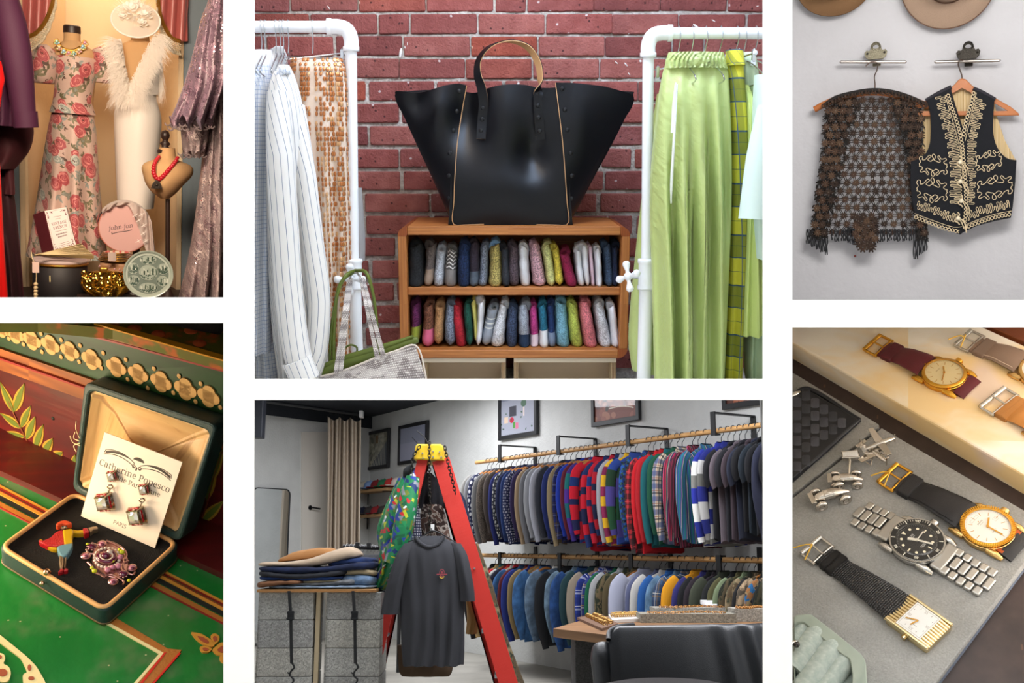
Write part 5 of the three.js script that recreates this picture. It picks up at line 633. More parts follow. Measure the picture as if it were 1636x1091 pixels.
{const slabs=[[1024,1172,996,0.055,stone,'long rough stone slab with a gold chain on the counter'],[1046,1166,984,0.05,stoneL,'second rough stone slab set behind on the counter'],[1176,1240,994,0.08,stoneL,'broken pale stone block at the counter corner']];slabs.forEach(([x0,x1,y,h,m,label])=>{const a=I.y(x0,y,tTop),b=I.y(x1,y - 2,tTop),w=b.x - a.x;const g=boxUV(box(w,h,0.22));const p=g.attributes.position;for(let i=0;i<p.count;i++)p.setXYZ(i,p.getX(i)+ 0.006*hash(Math.round(p.getY(i)*99),i % 3,2),p.getY(i),p.getZ(i)+(hash(Math.round(p.getX(i)*50),4)- 0.5)*0.02);g.computeVertexNormals();const o=thing(I,'stone_slab',label,'stone',V((a.x + b.x)/ 2,tTop + 0.001,(a.z + b.z)/ 2 - 0.1));part(o,'slab',at(g,(a.x + b.x)/ 2,tTop + 0.001 + h / 2,(a.z + b.z)/ 2 - 0.1),m);const gs=[];for(let i=0;i<40;i++){const u=i / 39;gs.push(new THREE.TorusGeometry(0.008,0.0028,5,10).rotateX(i).translate(lerp(a.x,b.x,0.1 + u*0.8),tTop + h + 0.008,a.z - 0.1 + 0.05*Math.sin(u*7)));}const k=part(o,'chain',merge(gs),mat(0xc08a50,0.35,{metal:0.8,key:'gold2'}));k.userData.kind='stuff';});
const c=I.y(1140,982,tTop),w=single(I,'paper_box','small white box on the stone slabs','box',merge([at(box(0.13,0.03,0.1,0.003),c.x,tTop + 0.08,c.z - 0.1),at(box(0.16,0.025,0.12,0.003),c.x + 0.03,tTop + 0.06,c.z - 0.08)]),mat(0xe4e4e6,0.6),V(c.x,tTop + 0.05,c.z - 0.1));}
{const leather=mat(0x26292e,0.34,{bumpMap:scaled(BUMP.leather,0.2),bumpScale:0.0008,clearcoat:0.25,clearcoatRoughness:0.35}),D=5.35,o=thing(I,'leather_sofa','black leather sofa with a plump creased backrest','sofa',V(I.d(1100,1091,D).x,FLOOR,-D - 0.1));
const P=(x,y,d)=>I.d(x,y,d);
const back=slab(90,36,(u,v)=>{const x=lerp(972,1290,u),e=sstep(0,0.06,u),topY=lerp(1000,995,u)+ 10*(1 - e),a=v*Math.PI*0.78;const y0=P(x,topY,D).y,r=0.14*lerp(0.5,1,e),yy=v<0.4?y0 - r + r*Math.cos((0.4 - v)/ 0.4*1.5):lerp(y0,y0 - 0.72,Math.pow((v - 0.4)/ 0.6,1.15)),zz=v<0.4?-D - r*Math.sin((0.4 - v)/ 0.4*1.5)*1.6:-D + 0.16*Math.sin((v - 0.4)/ 0.6*2.2);
const fold=0.03*Math.pow(Math.abs(Math.sin(u*11 - v*1.6 + Math.sin(u*5)*0.8)),6)*sstep(0.35,0.7,u)+ 0.014*Math.sin(u*46 - v*7)*sstep(0.35,0.8,u)*sstep(0.25,0.5,v);return[P(x,1040,D).x,yy,zz - fold];},-0.05);part(o,'backrest',back,leather);
part(o,'back_piping',tube([P(972,1022,D - 0.05),P(973,1010,D),P(980,1004,D + 0.02),P(992,1000,D + 0.06),P(1012,998,D + 0.12)],0.012,40,10),leather);
part(o,'armrest',taper([P(961,1034,D + 0.1),P(964,1050,D + 0.06),P(972,1086,D + 0.02),P(976,1130,D)],[0.05,0.07,0.08,0.09],16,20),leather);
part(o,'seat',slab(20,10,(u,v)=>{const x=lerp(980,1290,u),a=P(x,1090,D);return[a.x,FLOOR + 0.42 - 0.04*Math.pow(Math.abs(v - 0.5)*2,4),-D + lerp(0.02,0.14,v)];},-0.2),leather);
part(o,'base',at(box(1.1,0.3,0.26,0.02),P(1130,1090,D).x,FLOOR + 0.16,-D - 0.02),leather);}
{const D=4.86,c=I.d(1068,1096,D),o=thing(I,'round_stool','round black leather stool in front of the sofa','stool',V(c.x,FLOOR,-D)),lea=mat(0x2a2423,0.42,{bumpMap:scaled(BUMP.leather,0.15),bumpScale:0.0006}),R=106*px(D),yt=I.d(1064,1094,D).y;
part(o,'cushion',at(lathe([[0,0],[R*0.8,0],[R*0.95,-0.012],[R,-0.04],[R,-0.12],[R*0.96,-0.13],[0,-0.13]],48),c.x,yt,-D),lea);part(o,'base',at(lathe([[R*0.9,-0.132],[R*0.86,FLOOR - yt + 0.001],[0,FLOOR - yt + 0.001]],40),c.x,yt,-D),black);part(o,'piping',at(new THREE.TorusGeometry(R*0.965,0.007,6,60).rotateX(Math.PI / 2),c.x,yt - 0.018,-D),lea);}

// unseen ceiling panels, placed to light the store
{const glow=mat(0xffffff,0.6,{emissive:new THREE.Color(1,0.98,0.94),emissiveIntensity:1.5});
for(const[x,z,w,d,label]of[[0.2,-6.6,2.4,1.2,'unseen white ceiling light panel over the sofa'],[-1.3,-10.4,1.6,1.6,'unseen white ceiling light panel by the curtain'],[2.0,-5.6,1.2,1.0,'unseen white ceiling light panel by the store entrance']]){const o=thing(I,'unseen_ceiling_light',label,'ceiling light',V(x,CEIL - 0.03,z));part(o,'housing',at(box(w + 0.06,0.03,d + 0.06),x,CEIL - 0.016,z),black);part(o,'diffuser',at(box(w,0.01,d),x,CEIL - 0.037,z),glow);areaLight(I,V(x,CEIL - 0.05,z),V(x,FLOOR,z - 0.001),w,d,0xf6f8ff,LIGHT.room,'unseen_store_light');}}
}
// ================================================================ interior 3: lit niche with two dressed mannequins and vintage accessories
{
const I=new Interior(178,260,2),DM=5.6,DF=5.78,DB=6.35;
lining([-420,-420,376,485],2.012,6.9,mat(0x2a2020,0.95),'dark lining of the dress window');
const Q=(x,y,d=DM)=>I.d(x,y,d),FL=Q(178,482,5.3).y;
const cream=mat(0xe8cfa8,0.85,{bumpMap:scaled(BUMP.grain,0.4),bumpScale:0.002}),slate=mat(0x75828a,0.9,{bumpMap:scaled(BUMP.grain,0.4),bumpScale:0.002});
const X=(x,d)=>I.d(x,260,d).x,TOP=Q(178,-400,DF).y,x0=X(40,DF),x1=X(283,DF);
struct(I,'wall_back',at(box(3.6,TOP - FL + 0.6,0.04),0,(TOP + FL)/ 2,-DB - 0.02),cream,'warm cream back wall of the dress niche','wall');
for(const[a,b]of[[-2.4,x0],[x1,1.2]])struct(I,'wall_front',at(box(b - a,TOP - FL + 0.6,0.03),(a + b)/ 2,(TOP + FL)/ 2,-DF),slate,a<0?'blue-grey wall strip beside the purple jacket':'blue-grey wall strip behind the lavender gown','wall');
for(const s of[0,1]){const a=s?x1:x0;struct(I,'wall_side',slab(1,1,(u,v)=>[a +(s?1:-1)*(0.005 - 0.16*v*(s?-1:-1)*-1),lerp(FL - 0.3,TOP,u),lerp(-DF + 0.016,-DB,v)],0.02),cream,s?'cream niche jamb near the bust stand':'cream niche jamb near the floral dress','wall');struct(I,'trim_1',at(box(0.028,TOP - FL + 0.3,0.05,0.006),a +(s?0.012:-0.012),(TOP + FL)/ 2,-DF + 0.004),cream,s?'cream niche edge moulding by the lavender gown':'cream niche edge moulding by the purple jacket','trim');}
struct(I,'floor',at(box(3.4,0.04,1.9),0,FL - 0.021,-5.6),mat(0x2b1a16,0.5),'dark wooden base of the dress niche','floor');
const linen=cloth(0xc9a070,{bs:0.02}),darkWood=mat(0x2c1c16,0.45),brass=mat(0xb98a3c,0.35,{metal:0.9});
// swags with braid and bead fringe
[[[[36,-60],[84,-60],[86,-5],[80,14],[70,36],[58,52],[42,58],[40,30]],[[90,-20],[84,6],[75,30],[63,48],[50,57],[40,58]],'mauve satin swag with gold braid above the floral dress'],[[[246,-60],[300,-60],[290,66],[276,62],[264,46],[257,30],[253,10]],[[252,-20],[253,8],[257,28],[264,45],[275,61],[288,66]],'mauve satin swag with gold braid above the feather dress']].forEach(([pts,line,label])=>{
const D=DF - 0.075,o=thing(I,'swag',label,'curtain',Q(line[4][0],line[4][1],D),'niche swags'),P=pts.map(([x,y])=>{const q=Q(x,y,D);return[q.x,q.y];}),g=poly(P,0.03,0.006).translate(0,0,-D - 0.01),p=g.attributes.position;for(let i=0;i<p.count;i++)p.setZ(i,p.getZ(i)+ 0.03*Math.sin(p.getX(i)*60));g.computeVertexNormals();
const w=44;part(o,'satin',slab(40,24,(u,v)=>{const L=pts[0][0],R=pts[1][0],x=lerp(L,R,u);let bot=-60;for(let i=0;i<line.length - 1;i++){const[a,b]=[line[i],line[i + 1]].sort((m,n)=>m[0]- n[0]);if(x>=a[0]&&x<=b[0])bot=lerp(a[1],b[1],(x - a[0])/(b[0]- a[0]||1));}const lo=Math.min(...line.map((q)=>q[0])),hi=Math.max(...line.map((q)=>q[0]));if(x<lo)bot=line[0][0]>line[5][0]?line[5][1]:line[0][1];if(x>hi)bot=line[0][0]>line[5][0]?line[0][1]:line[5][1];const q=Q(x,lerp(-70,Math.max(bot,-69),v),D);return[q.x,q.y,q.z + 0.018*Math.sin(u*22 + v*3)];},0.006),mat(0xb4635e,0.38,{sheen:0.4,sheenColor:new THREE.Color(0xffb0a8)}));
const c=line.map(([x,y])=>Q(x,y,D - 0.03));part(o,'braid',tube(c,0.011,60,10),mat(0xb07a28,0.5,{metal:0.35,bumpMap:scaled(BUMP.knit,0.01),bumpScale:0.002}),true,'gold braid');
const cv=new THREE.CatmullRomCurve3(c),gs=[];for(let i=0;i<34;i++){const q=cv.getPointAt(i / 33);for(let k=0;k<6;k++)gs.push(new THREE.SphereGeometry(k===5?0.0085:0.0045,7,5).translate(q.x + 0.002*Math.sin(i + k),q.y - 0.016 - k*0.0098,q.z + 0.002));}
const f=part(o,'bead_fringe',merge(gs),mat(0xe8dcc0,0.15,{transmission:0.3,thickness:0.01,ior:1.5}));f.userData.kind='stuff';
});
// ---- floral two-piece on a dress form
const floral=canvasTex(1024,1024,(c)=>{
const r=R3(41);c.fillStyle='#cdb0a2';c.fillRect(0,0,1024,1024);for(let i=0;i<3000;i++){c.fillStyle=`rgba(${190 + r() * 40},${160 + r() * 40},${140 + r() * 40},.25)`;c.fillRect(r()*1024,r()*1024,8,2);}
const leaf=(x,y,a,s,col)=>{c.save();c.translate(x,y);c.rotate(a);c.fillStyle=col;c.beginPath();c.moveTo(0,0);c.quadraticCurveTo(s*0.5,-s*0.4,s,0);c.quadraticCurveTo(s*0.5,s*0.4,0,0);c.fill();c.strokeStyle='rgba(60,50,40,.5)';c.lineWidth=2;c.beginPath();c.moveTo(0,0);c.lineTo(s,0);c.stroke();c.restore();};
const wrap=(fn,x,y)=>{for(const dx of[-1024,0,1024])for(const dy of[-1024,0,1024])if(Math.abs(x + dx - 512)<700&&Math.abs(y + dy - 512)<700)fn(x + dx,y + dy);};
for(let i=0;i<150;i++){const x=r()*1024,y=r()*1024,n=2 + Math.floor(r()*4),a0=r()*6,s=30 + r()*55,col=['#7c7a5c','#8f9488','#6a6448','#9aa09a','#8a8266','#5c4438'][Math.floor(r()*6)];const as=[];for(let k=0;k<n;k++)as.push([a0 + k*(0.5 + r()*0.5),s*(0.6 + r()*0.6)]);wrap((X2,Y2)=>as.forEach(([a,s2])=>leaf(X2,Y2,a,s2,col)),x,y);}
for(let i=0;i<34;i++){const x=r()*1024,y=r()*1024,R0=42 + r()*38,grey=i % 5===4,ph=r()*6;wrap((X2,Y2)=>{c.fillStyle=grey?'#a3aaa2':'#b4565a';for(let k=0;k<7;k++){c.beginPath();c.arc(X2 + Math.cos(ph + k)*R0*0.55,Y2 + Math.sin(ph + k*0.9)*R0*0.55,R0*0.52,0,7);c.fill();}c.strokeStyle=grey?'#d8d4c8':'#e49a90';c.lineWidth=5;for(let k=0;k<5;k++){c.beginPath();c.arc(X2 + Math.cos(ph + k*2)*6,Y2 + Math.sin(ph + k*2)*6,R0*(0.2 + k*0.17),ph + k,ph + k + 3.6);c.stroke();}c.strokeStyle=grey?'#6c746c':'#9c343c';c.lineWidth=3;for(let k=0;k<5;k++){c.beginPath();c.arc(X2,Y2,R0*(0.12 + k*0.18),ph + k*1.7,ph + k*1.7 + 2.6);c.stroke();}},x,y);}
for(let i=0;i<26;i++){const x=r()*1024,y=r()*1024,a=r()*6;wrap((X2,Y2)=>{leaf(X2,Y2,a,26,'#5e3430');leaf(X2,Y2,a + 1.1,26,'#6e4438');},x,y);}
},true);
const mFloral=mat(0xffffff,0.55,{map:scaled(floral,0.5),sheen:0.3,sheenColor:new THREE.Color(0xffe0d0),bumpMap:scaled(BUMP.grain,0.05),bumpScale:0.0012});
{const d=DM,m=thing(I,'dress_form','linen dress form under the floral two-piece, dark neck cap','mannequin',V(Q(112,400,d).x,FL,-d));
const neck=Q(115,52,d),k=px(d);
part(m,'neck',at(lathe([[13*k,-34*k],[12*k,-22*k],[11*k,-8*k],[11*k,0]],28),neck.x,neck.y,neck.z),linen);part(m,'neck_cap',at(lathe([[11.4*k,-1*k],[11.6*k,0],[11.4*k,8*k],[10*k,9.5*k],[0,9.6*k]],28),neck.x,neck.y,neck.z),darkWood);
part(m,'torso',drape(I,[[66,102,130,0.045,d],[74,92,142,0.06,d],[82,84,154,0.075,d],[95,84,157,0.085,d],[150,88,150,0.08,d],[182,88,148,0.07,d]],{folds:0,amp:0,m:18}),linen);part(m,'pole',rod(V(Q(112,400,d).x,FL,-d),V(Q(115,180,d).x,Q(115,180,d).y,-d),0.018),darkWood);part(m,'foot',at(lathe([[0.16,0.001],[0.15,0.03],[0.02,0.05],[0,0.05]],24),Q(112,400,d).x,FL,-d),darkWood);
const o=thing(I,'floral_dress','floral brocade two-piece dress with puffed sleeves and long skirt','dress',V(Q(108,404,d).x,FL + 0.01,-d));
part(o,'bodice',drape(I,[[92,86,155,0.1,d],[104,87,155,0.112,d],[125,88,153,0.112,d],[150,86,149,0.1,d],[164,84,148,0.1,d],[174,81,151,0.116,d],[182,78.5,153.5,0.128,d]],{n:56,folds:3,amp:0.05,m:24,cap0:false}),mFloral);
part(o,'skirt',drape(I,[[172,85,148,0.095,d],[200,78,153,0.12,d],[240,71,156,0.15,d],[300,62,160,0.19,d],[360,52,166,0.24,d],[407,42,172,0.28,d]],{n:96,folds:5,amp:0.16,a0:0.05,m:34,seed:2}),mFloral);
const puff=(pts)=>{const rings=pts.map(([x,y,rx,rz,a],j)=>Array.from({length:30},(_,i)=>{const w=i / 30*Math.PI*2,rip=1 + 0.07*Math.sin(w*9 + j),c=Q(x,y,d - 0.02),ux=Math.cos(a),uy=Math.sin(a);const e=Math.cos(w)*rx*k*rip;return[c.x + e*ux,c.y + e*uy,c.z + Math.sin(w)*rz*rip];}));return loft(rings);};
part(o,'puff_sleeve',puff([[84,78,9,0.03,-0.6],[77,80,13,0.06,-0.45],[72,92,18,0.085,-0.3],[69,108,19.5,0.095,-0.15],[68,122,18,0.09,-0.08],[68,130,16,0.075,-0.05],[69,133,13,0.06,0]]),mFloral);part(o,'puff_sleeve',puff([[153,77,6,0.03,0.5],[159,82,10,0.06,0.4],[163,95,13,0.085,0.25],[165,110,14,0.09,0.15],[165,124,13,0.085,0.1],[164,132,11,0.07,0]]),mFloral);
const n=thing(I,'crystal_necklace','gold bib necklace with sparkling crystals on the floral dress form','necklace',Q(114,90,d - 0.09)),gold=mat(0xb98c3a,0.3,{metal:1,key:'goldn'}),cr=[0x9cc4d8,0xd89aa8,0xa8c8a8,0xd8c8a8].map((c)=>mat(c,0.08,{metal:0.35})),pts=[[92,68],[96,77],[103,83],[111,86],[119,86],[127,82],[133,76],[136,70]];
const zf=(x,y)=>-d + 0.075 + 0.02*sstep(70,90,y);part(n,'chain',tube(pts.map(([x,y])=>{const q=Q(x,y - 4,d);return V(q.x,q.y,zf(x,y));}),0.006,50,8),gold);
pts.forEach(([x,y],i)=>{for(const[dx,dy,r]of[[0,0,0.0095],[3.4,2.6,0.0055],[-2.8,3.0,0.0055],[0.5,4.4,0.005]]){const q=Q(x + dx,y + dy,d);part(n,'crystal',new THREE.OctahedronGeometry(r,1).scale(1,1,0.6).translate(q.x,q.y,zf(x,y)+ 0.012),cr[(i + Math.round(dx*3)+ 30)% 4]);const g=new THREE.TorusGeometry(r,0.003,6,14).translate(q.x,q.y,zf(x,y)+ 0.009);part(n,'setting',g,gold);}});}
// ---- white feather sheath dress
{const d=DM + 0.08,m=thing(I,'dress_form','linen dress form under the white feathered sheath dress','mannequin',V(Q(218,400,d).x,FL,-d)),k=px(d),white=mat(0xf3ece2,0.7,{sheen:0.2,bumpMap:scaled(BUMP.grain,0.08),bumpScale:0.0003});
part(m,'neck',at(lathe([[16*k,-24*k],[13*k,-10*k],[12*k,8*k],[12*k,14*k],[0,14*k]],26),Q(224,60,d).x,Q(224,60,d).y,-d),linen);part(m,'torso',drape(I,[[66,208,242,0.05,d],[76,192,256,0.07,d],[90,188,258,0.08,d],[140,190,248,0.08,d],[160,188,248,0.07,d]],{folds:0,amp:0,m:14}),linen);part(m,'pole',rod(V(Q(218,400,d).x,FL,-d),Q(218,300,d),0.018),darkWood);part(m,'foot',at(lathe([[0.16,0.001],[0.15,0.03],[0.02,0.05],[0,0.05]],24),Q(218,400,d).x,FL,-d),darkWood);
const o=thing(I,'sheath_dress','white fitted sheath dress with plunging neckline and feather trim','dress',Q(216,331,d));
part(o,'skirt',drape(I,[[146,187,249,0.1,d],[160,185,251,0.115,d],[180,182.5,257,0.13,d],[200,182,258,0.13,d],[260,184,252,0.12,d],[331,187.5,245.5,0.11,d]],{n:60,folds:2,amp:0.06,m:30}),white);
const half=(s)=>slab(16,22,(u,v)=>{const y=lerp(64,152,v),inner=s<0?lerp(192,205.5,Math.pow(v,0.8)):lerp(246,207,Math.pow(v,0.75)),outer=s<0?table([[64,184],[90,186],[120,187],[152,186]],y)[1]:table([[64,258],[84,260],[105,254],[130,251],[152,250]],y)[1],x=lerp(inner,outer,u),q=Q(x,y,d);const t=(x - 218)/ 36;return[q.x,q.y,-d + 0.118*Math.sqrt(Math.max(0.02,1 - t*t*0.85))];},0.006);part(o,'bodice',half(-1),white);part(o,'bodice',half(1),white);part(o,'back',drape(I,[[80,188,256,0.07,d + 0.05],[150,187,250,0.08,d + 0.04]],{folds:0,amp:0,m:6}),white);
part(o,'waist_seam',tube([Q(187,150,d - 0.09),Q(205,151.5,d - 0.128),Q(230,151,d - 0.125),Q(250,149,d - 0.08)],0.0025,24,6),white);
// feathers: many fine curved plumes along the neckline
const r=R3(77),P=[],Ix=[],path=(t,s)=>s<0?Q(lerp(186,205,Math.pow(t,1.3)),lerp(66,155,t),d - 0.13):Q(lerp(254,208,Math.pow(t,0.9)),lerp(58,152,t),d - 0.13);
const plume=(p,dir,len,w)=>{const b=P.length / 3,sd=V(dir.y,-dir.x,0.3*(r()- 0.5)).normalize(),n=5;for(let i=0;i<=n;i++){const t=i / n,q=p.clone().addScaledVector(dir,len*t).add(V(0,-len*0.35*t*t,0.02*Math.sin(t*3))),ww=w*(1 - t*0.85);P.push(q.x - sd.x*ww,q.y - sd.y*ww,q.z - sd.z*ww,q.x + sd.x*ww,q.y + sd.y*ww,q.z + sd.z*ww);if(i){const a=b + 2*i;Ix.push(a - 2,a - 1,a + 1,a - 2,a + 1,a);}}};
for(const s of[-1,1])for(let i=0;i<1500;i++){const t=r(),p=path(t,s).add(V((r()- 0.5)*0.05,(r()- 0.5)*0.03,r()*0.03)),a=s<0?lerp(2.7,4.4,r()):lerp(-1.9,0.25,r()),dir=V(Math.cos(a),Math.sin(a),r()*0.6).normalize();plume(p,dir,0.035 + r()*0.055*(1 - 0.2*t),0.0009 + r()*0.0009);}
for(let i=0;i<500;i++){const p=Q(lerp(188,232,r()),lerp(132,158,r()),d - 0.14),a=lerp(3.6,5.4,r());plume(p,V(Math.cos(a),Math.sin(a),r()*0.5).normalize(),0.04 + r()*0.05,0.0012);}
for(let i=0;i<260;i++){const p=Q(lerp(250,258,r()),lerp(96,130,r()),d - 0.02),a=lerp(-1.8,-1.1,r());plume(p,V(Math.cos(a)*0.6,Math.sin(a),r()*0.3).normalize(),0.05 + r()*0.06,0.0012);}
const g=new THREE.BufferGeometry();g.setAttribute('position',new THREE.Float32BufferAttribute(P,3));g.setIndex(Ix);g.computeVertexNormals();const f=part(o,'feather_trim',g,mat(0xfbf4ea,0.8,{transmission:0.25,thickness:0}));f.userData.kind='stuff';
// fascinator hat tilted over the neck
const h=thing(I,'fascinator_hat','white tilted fascinator hat with flowers and wired brim','hat',Q(217,48,d - 0.02)),c=Q(217,32,d - 0.06),R=33*k,hw=mat(0xf7f0e4,0.6,{transmission:0.35,thickness:0}),tq=turnE(0.88,0,0.06),put=(gg)=>{gg.applyQuaternion(tq);return gg.translate(c.x,c.y,c.z);};
part(h,'brim',put(lathe([[0.01,0.012],[R*0.5,0.016],[R*0.85,0.006],[R,0]],48)),hw);part(h,'brim_wire',put(new THREE.TorusGeometry(R,0.0042,8,64).rotateX(Math.PI / 2)),mat(0xf8f4ec,0.5));const fl=mat(0xfaf4ea,0.6);
for(const[fx,fz,fr]of[[-0.02,-0.03,0.042],[0.045,0.0,0.03],[0.03,0.055,0.026],[-0.06,0.02,0.024],[0.0,-0.075,0.03]]){const gs=[];for(let q2=0;q2<9;q2++){const a=q2*2.4,rr=fr*(0.25 + q2*0.085);gs.push(new THREE.SphereGeometry(fr*0.42,10,6).scale(1,0.28,0.8).rotateZ(0.7).rotateY(-a).translate(fx + Math.cos(a)*rr,0.03 + fr*(0.7 - q2*0.07),fz + Math.sin(a)*rr));}part(h,'flower',put(merge(gs)),fl);}
{const P2=P.length;P.length=0;Ix.length=0;for(let i=0;i<260;i++){const a=r()*6.28,p=V(Math.cos(a)*0.03,0.03,Math.sin(a)*0.03 - 0.03);plume(p,V(Math.cos(a),0.5 + r()*0.5,Math.sin(a)).normalize(),0.05 + r()*0.06,0.001);}const g2=new THREE.BufferGeometry();g2.setAttribute('position',new THREE.Float32BufferAttribute([...P],3));g2.setIndex([...Ix]);g2.computeVertexNormals();part(h,'plume',put(g2),fl).userData.kind='stuff';}}
// ---- gowns framing the niche
const velvet=(c,s)=>mat(c,0.75,{sheen:1,sheenRoughness:0.35,sheenColor:new THREE.Color(s),bumpMap:scaled(BUMP.grain,0.06),bumpScale:0.0003});
{const d=5.0,o=thing(I,'purple_jacket','dark plum velvet jacket sleeve hanging beside the niche','jacket',Q(20,205,d)),v1=velvet(0x3a0a2c,0x9c2a6c);part(o,'body',drape(I,[[-40,-40,10,0.05,d],[0,-40,18,0.07,d],[40,-40,24,0.08,d],[120,-40,34,0.09,d],[200,-40,34,0.09,d]],{folds:6,amp:0.3,n:50}),v1);part(o,'sleeve',taper([Q(8,-6,d - 0.08),Q(18,40,d - 0.1),Q(28,100,d - 0.11),Q(36,160,d - 0.11),Q(40,202,d - 0.11)],[0.05,0.062,0.06,0.05,0.045],18,26),v1);part(o,'cuff',taper([Q(39,178,d - 0.112),Q(42,204,d - 0.112)],[0.052,0.05],18,6),v1);}
{const d=5.16,o=thing(I,'burgundy_gown','deep burgundy velvet gown with full hanging folds','dress',Q(15,474,d)),m=velvet(0x3c0814,0xa01c30);part(o,'bodice',drape(I,[[180,-40,50,0.06,d],[210,-40,54,0.08,d],[240,-40,46,0.09,d],[268,-40,24,0.08,d]],{folds:4,amp:0.3}),m);part(o,'skirt',drape(I,[[250,-40,14,0.06,d + 0.06],[320,-40,24,0.09,d + 0.06],[400,-40,32,0.1,d + 0.06],[482,-40,38,0.11,d + 0.06]],{folds:8,amp:0.35,n:60}),velvet(0x2c0612,0x6c1834));part(o,'panel',drape(I,[[262,8,22,0.02,d],[310,6,24,0.03,d]],{folds:2,m:6}),m);}
single(I,'red_gown','bright red gown edge in front of the burgundy velvet','dress',drape(I,[[96,-40,2,0.03,4.8],[130,-40,8,0.04,4.8],[142,-40,4,0.04,4.8],[200,-40,-2,0.04,4.8],[300,-40,2,0.04,4.8],[400,-40,7,0.05,4.8],[482,-40,13,0.05,4.8]],{folds:4,amp:0.25}),mat(0xd80a0c,0.5,{sheen:0.4,sheenColor:new THREE.Color(0xff5040)}),Q(-10,478,4.8));
{const d=4.95,laceTex=canvasTex(512,512,(c)=>{const r=R3(12);c.fillStyle='#97868a';c.fillRect(0,0,512,512);for(let i=0;i<70;i++){const x=r()*512,y=r()*512;c.strokeStyle=['#c8aeb0','#d8c4c4','#6e5460','#b89aa2'][Math.floor(r()*4)];c.lineWidth=3 + r()*4;c.beginPath();c.moveTo(x,y);for(let k=0;k<4;k++)c.bezierCurveTo(x +(r()- 0.5)*120,y +(r()- 0.5)*120,x +(r()- 0.5)*120,y +(r()- 0.5)*120,x +(r()- 0.5)*90,y +(r()- 0.5)*90);c.stroke();}for(let i=0;i<900;i++){c.fillStyle=['#e8d8d8','#5c4450','#cbb0b4'][Math.floor(r()*3)];c.beginPath();c.arc(r()*512,r()*512,1.5 + r()*2.5,0,7);c.fill();}},true);
const lace=mat(0xf0f0ea,0.5,{map:scaled(laceTex,0.34),bumpMap:scaled(laceTex,0.34),bumpScale:0.004}),satin=mat(0xb4a4b4,0.45,{map:scaled(laceTex,0.34),sheen:0.4,sheenColor:new THREE.Color(0xc8c0e0)}),o=thing(I,'lavender_gown','lavender sequinned lace gown with wide scalloped sleeves','dress',Q(330,476,d));
part(o,'skirt',drape(I,[[60,338,368,0.06,d],[140,330,368,0.09,d],[220,326,368,0.12,d],[300,318,368,0.14,d],[400,304,368,0.17,d],[486,284,368,0.2,d]],{folds:7,amp:0.34,n:80,m:34}),lace);
const slv=drape(I,[[-30,330,360,0.04,d - 0.12],[0,333,366,0.06,d - 0.12],[30,322,368,0.08,d - 0.12],[80,310,366,0.1,d - 0.12],[130,296,360,0.12,d - 0.12],[170,282,346,0.13,d - 0.12],[196,270,338,0.13,d - 0.12]],{folds:6,amp:0.32,n:80,m:30,hem:0.03});part(o,'sleeve',slv,satin);
part(o,'under_sleeve',drape(I,[[180,286,336,0.07,d - 0.05],[215,289,334,0.09,d - 0.05],[246,292,326,0.08,d - 0.05]],{folds:6,amp:0.3,m:12,hem:0.02}),lace);
// sequins run down sleeve and skirt; scalloped lace edge
const sq=[],rr=R3(9);for(const[geo,cnt]of[[slv,2600],[o.children[0].geometry,2200]]){const p=geo.attributes.position,n=geo.attributes.normal;for(let i=0;i<cnt;i++){const k=Math.floor(rr()*(81*30));const col=k % 81;if(Math.sin(col*1.7)<0.1&&rr()<0.7)continue;const nn=V(n.getX(k),n.getY(k),n.getZ(k));if(nn.z<0.1)continue;const k2=Math.min(p.count - 1,k + 81),t=rr(),g=new THREE.CircleGeometry(0.0032,6);g.applyQuaternion(new THREE.Quaternion().setFromUnitVectors(V(0,0,1),nn.clone().add(V((rr()- 0.5)*0.7,(rr()- 0.5)*0.7,0)).normalize()));sq.push(g.translate(lerp(p.getX(k),p.getX(k2),t)+ nn.x*0.003 +(rr()- 0.5)*0.004,lerp(p.getY(k),p.getY(k2),t),lerp(p.getZ(k),p.getZ(k2),t)+ nn.z*0.003));}}
part(o,'sequin',merge(sq),mat(0xe0ccd4,0.18,{metal:0.9}),false).userData.kind='stuff';
const sc=[];for(let i=0;i<16;i++){const q=Q(lerp(268,338,i / 15),196 + 8*Math.abs(Math.sin(i*1.3)),d - 0.25);sc.push(new THREE.TorusGeometry(0.012,0.0032,6,14,Math.PI).rotateZ(Math.PI).translate(q.x,q.y,q.z));}for(let i=0;i<9;i++){const q=Q(lerp(288,326,i / 8),244 + 5*Math.abs(Math.sin(i*1.7)),d - 0.13);sc.push(new THREE.TorusGeometry(0.01,0.003,6,14,Math.PI).rotateZ(Math.PI).translate(q.x,q.y,q.z));}part(o,'scalloped_edge',merge(sc),lace);}
// ---- bust stand with red necklace
{const d=5.2,k=px(d),o=thing(I,'bust_stand','linen necklace bust on a dark wooden post with turned finial','bust',V(Q(268,450,d).x,FL,-d)),nk=Q(266,246,d);
part(o,'finial',at(lathe([[11*k,-8*k],[11*k,-4*k],[8*k,-1*k],[4.5*k,2*k],[7.5*k,6*k],[5*k,9*k],[3.5*k,11*k],[6*k,15*k],[6.6*k,19*k],[4.6*k,24*k],[0,26*k]].map(([a,b])=>[a,b + 4*k]),26),nk.x - 2*k,nk.y + 5*k,nk.z),darkWood);
part(o,'bust',drape(I,[[236,254,280,0.035,d],[246,253,281,0.04,d],[254,250,284,0.05,d],[262,232,304,0.075,d],[270,226.5,309,0.085,d],[280,228,306,0.09,d],[295,233,292,0.085,d],[308,243,281,0.06,d],[317,256,270,0.03,d]],{folds:0,amp:0,n:48,m:34,sq:0.95}),linen);
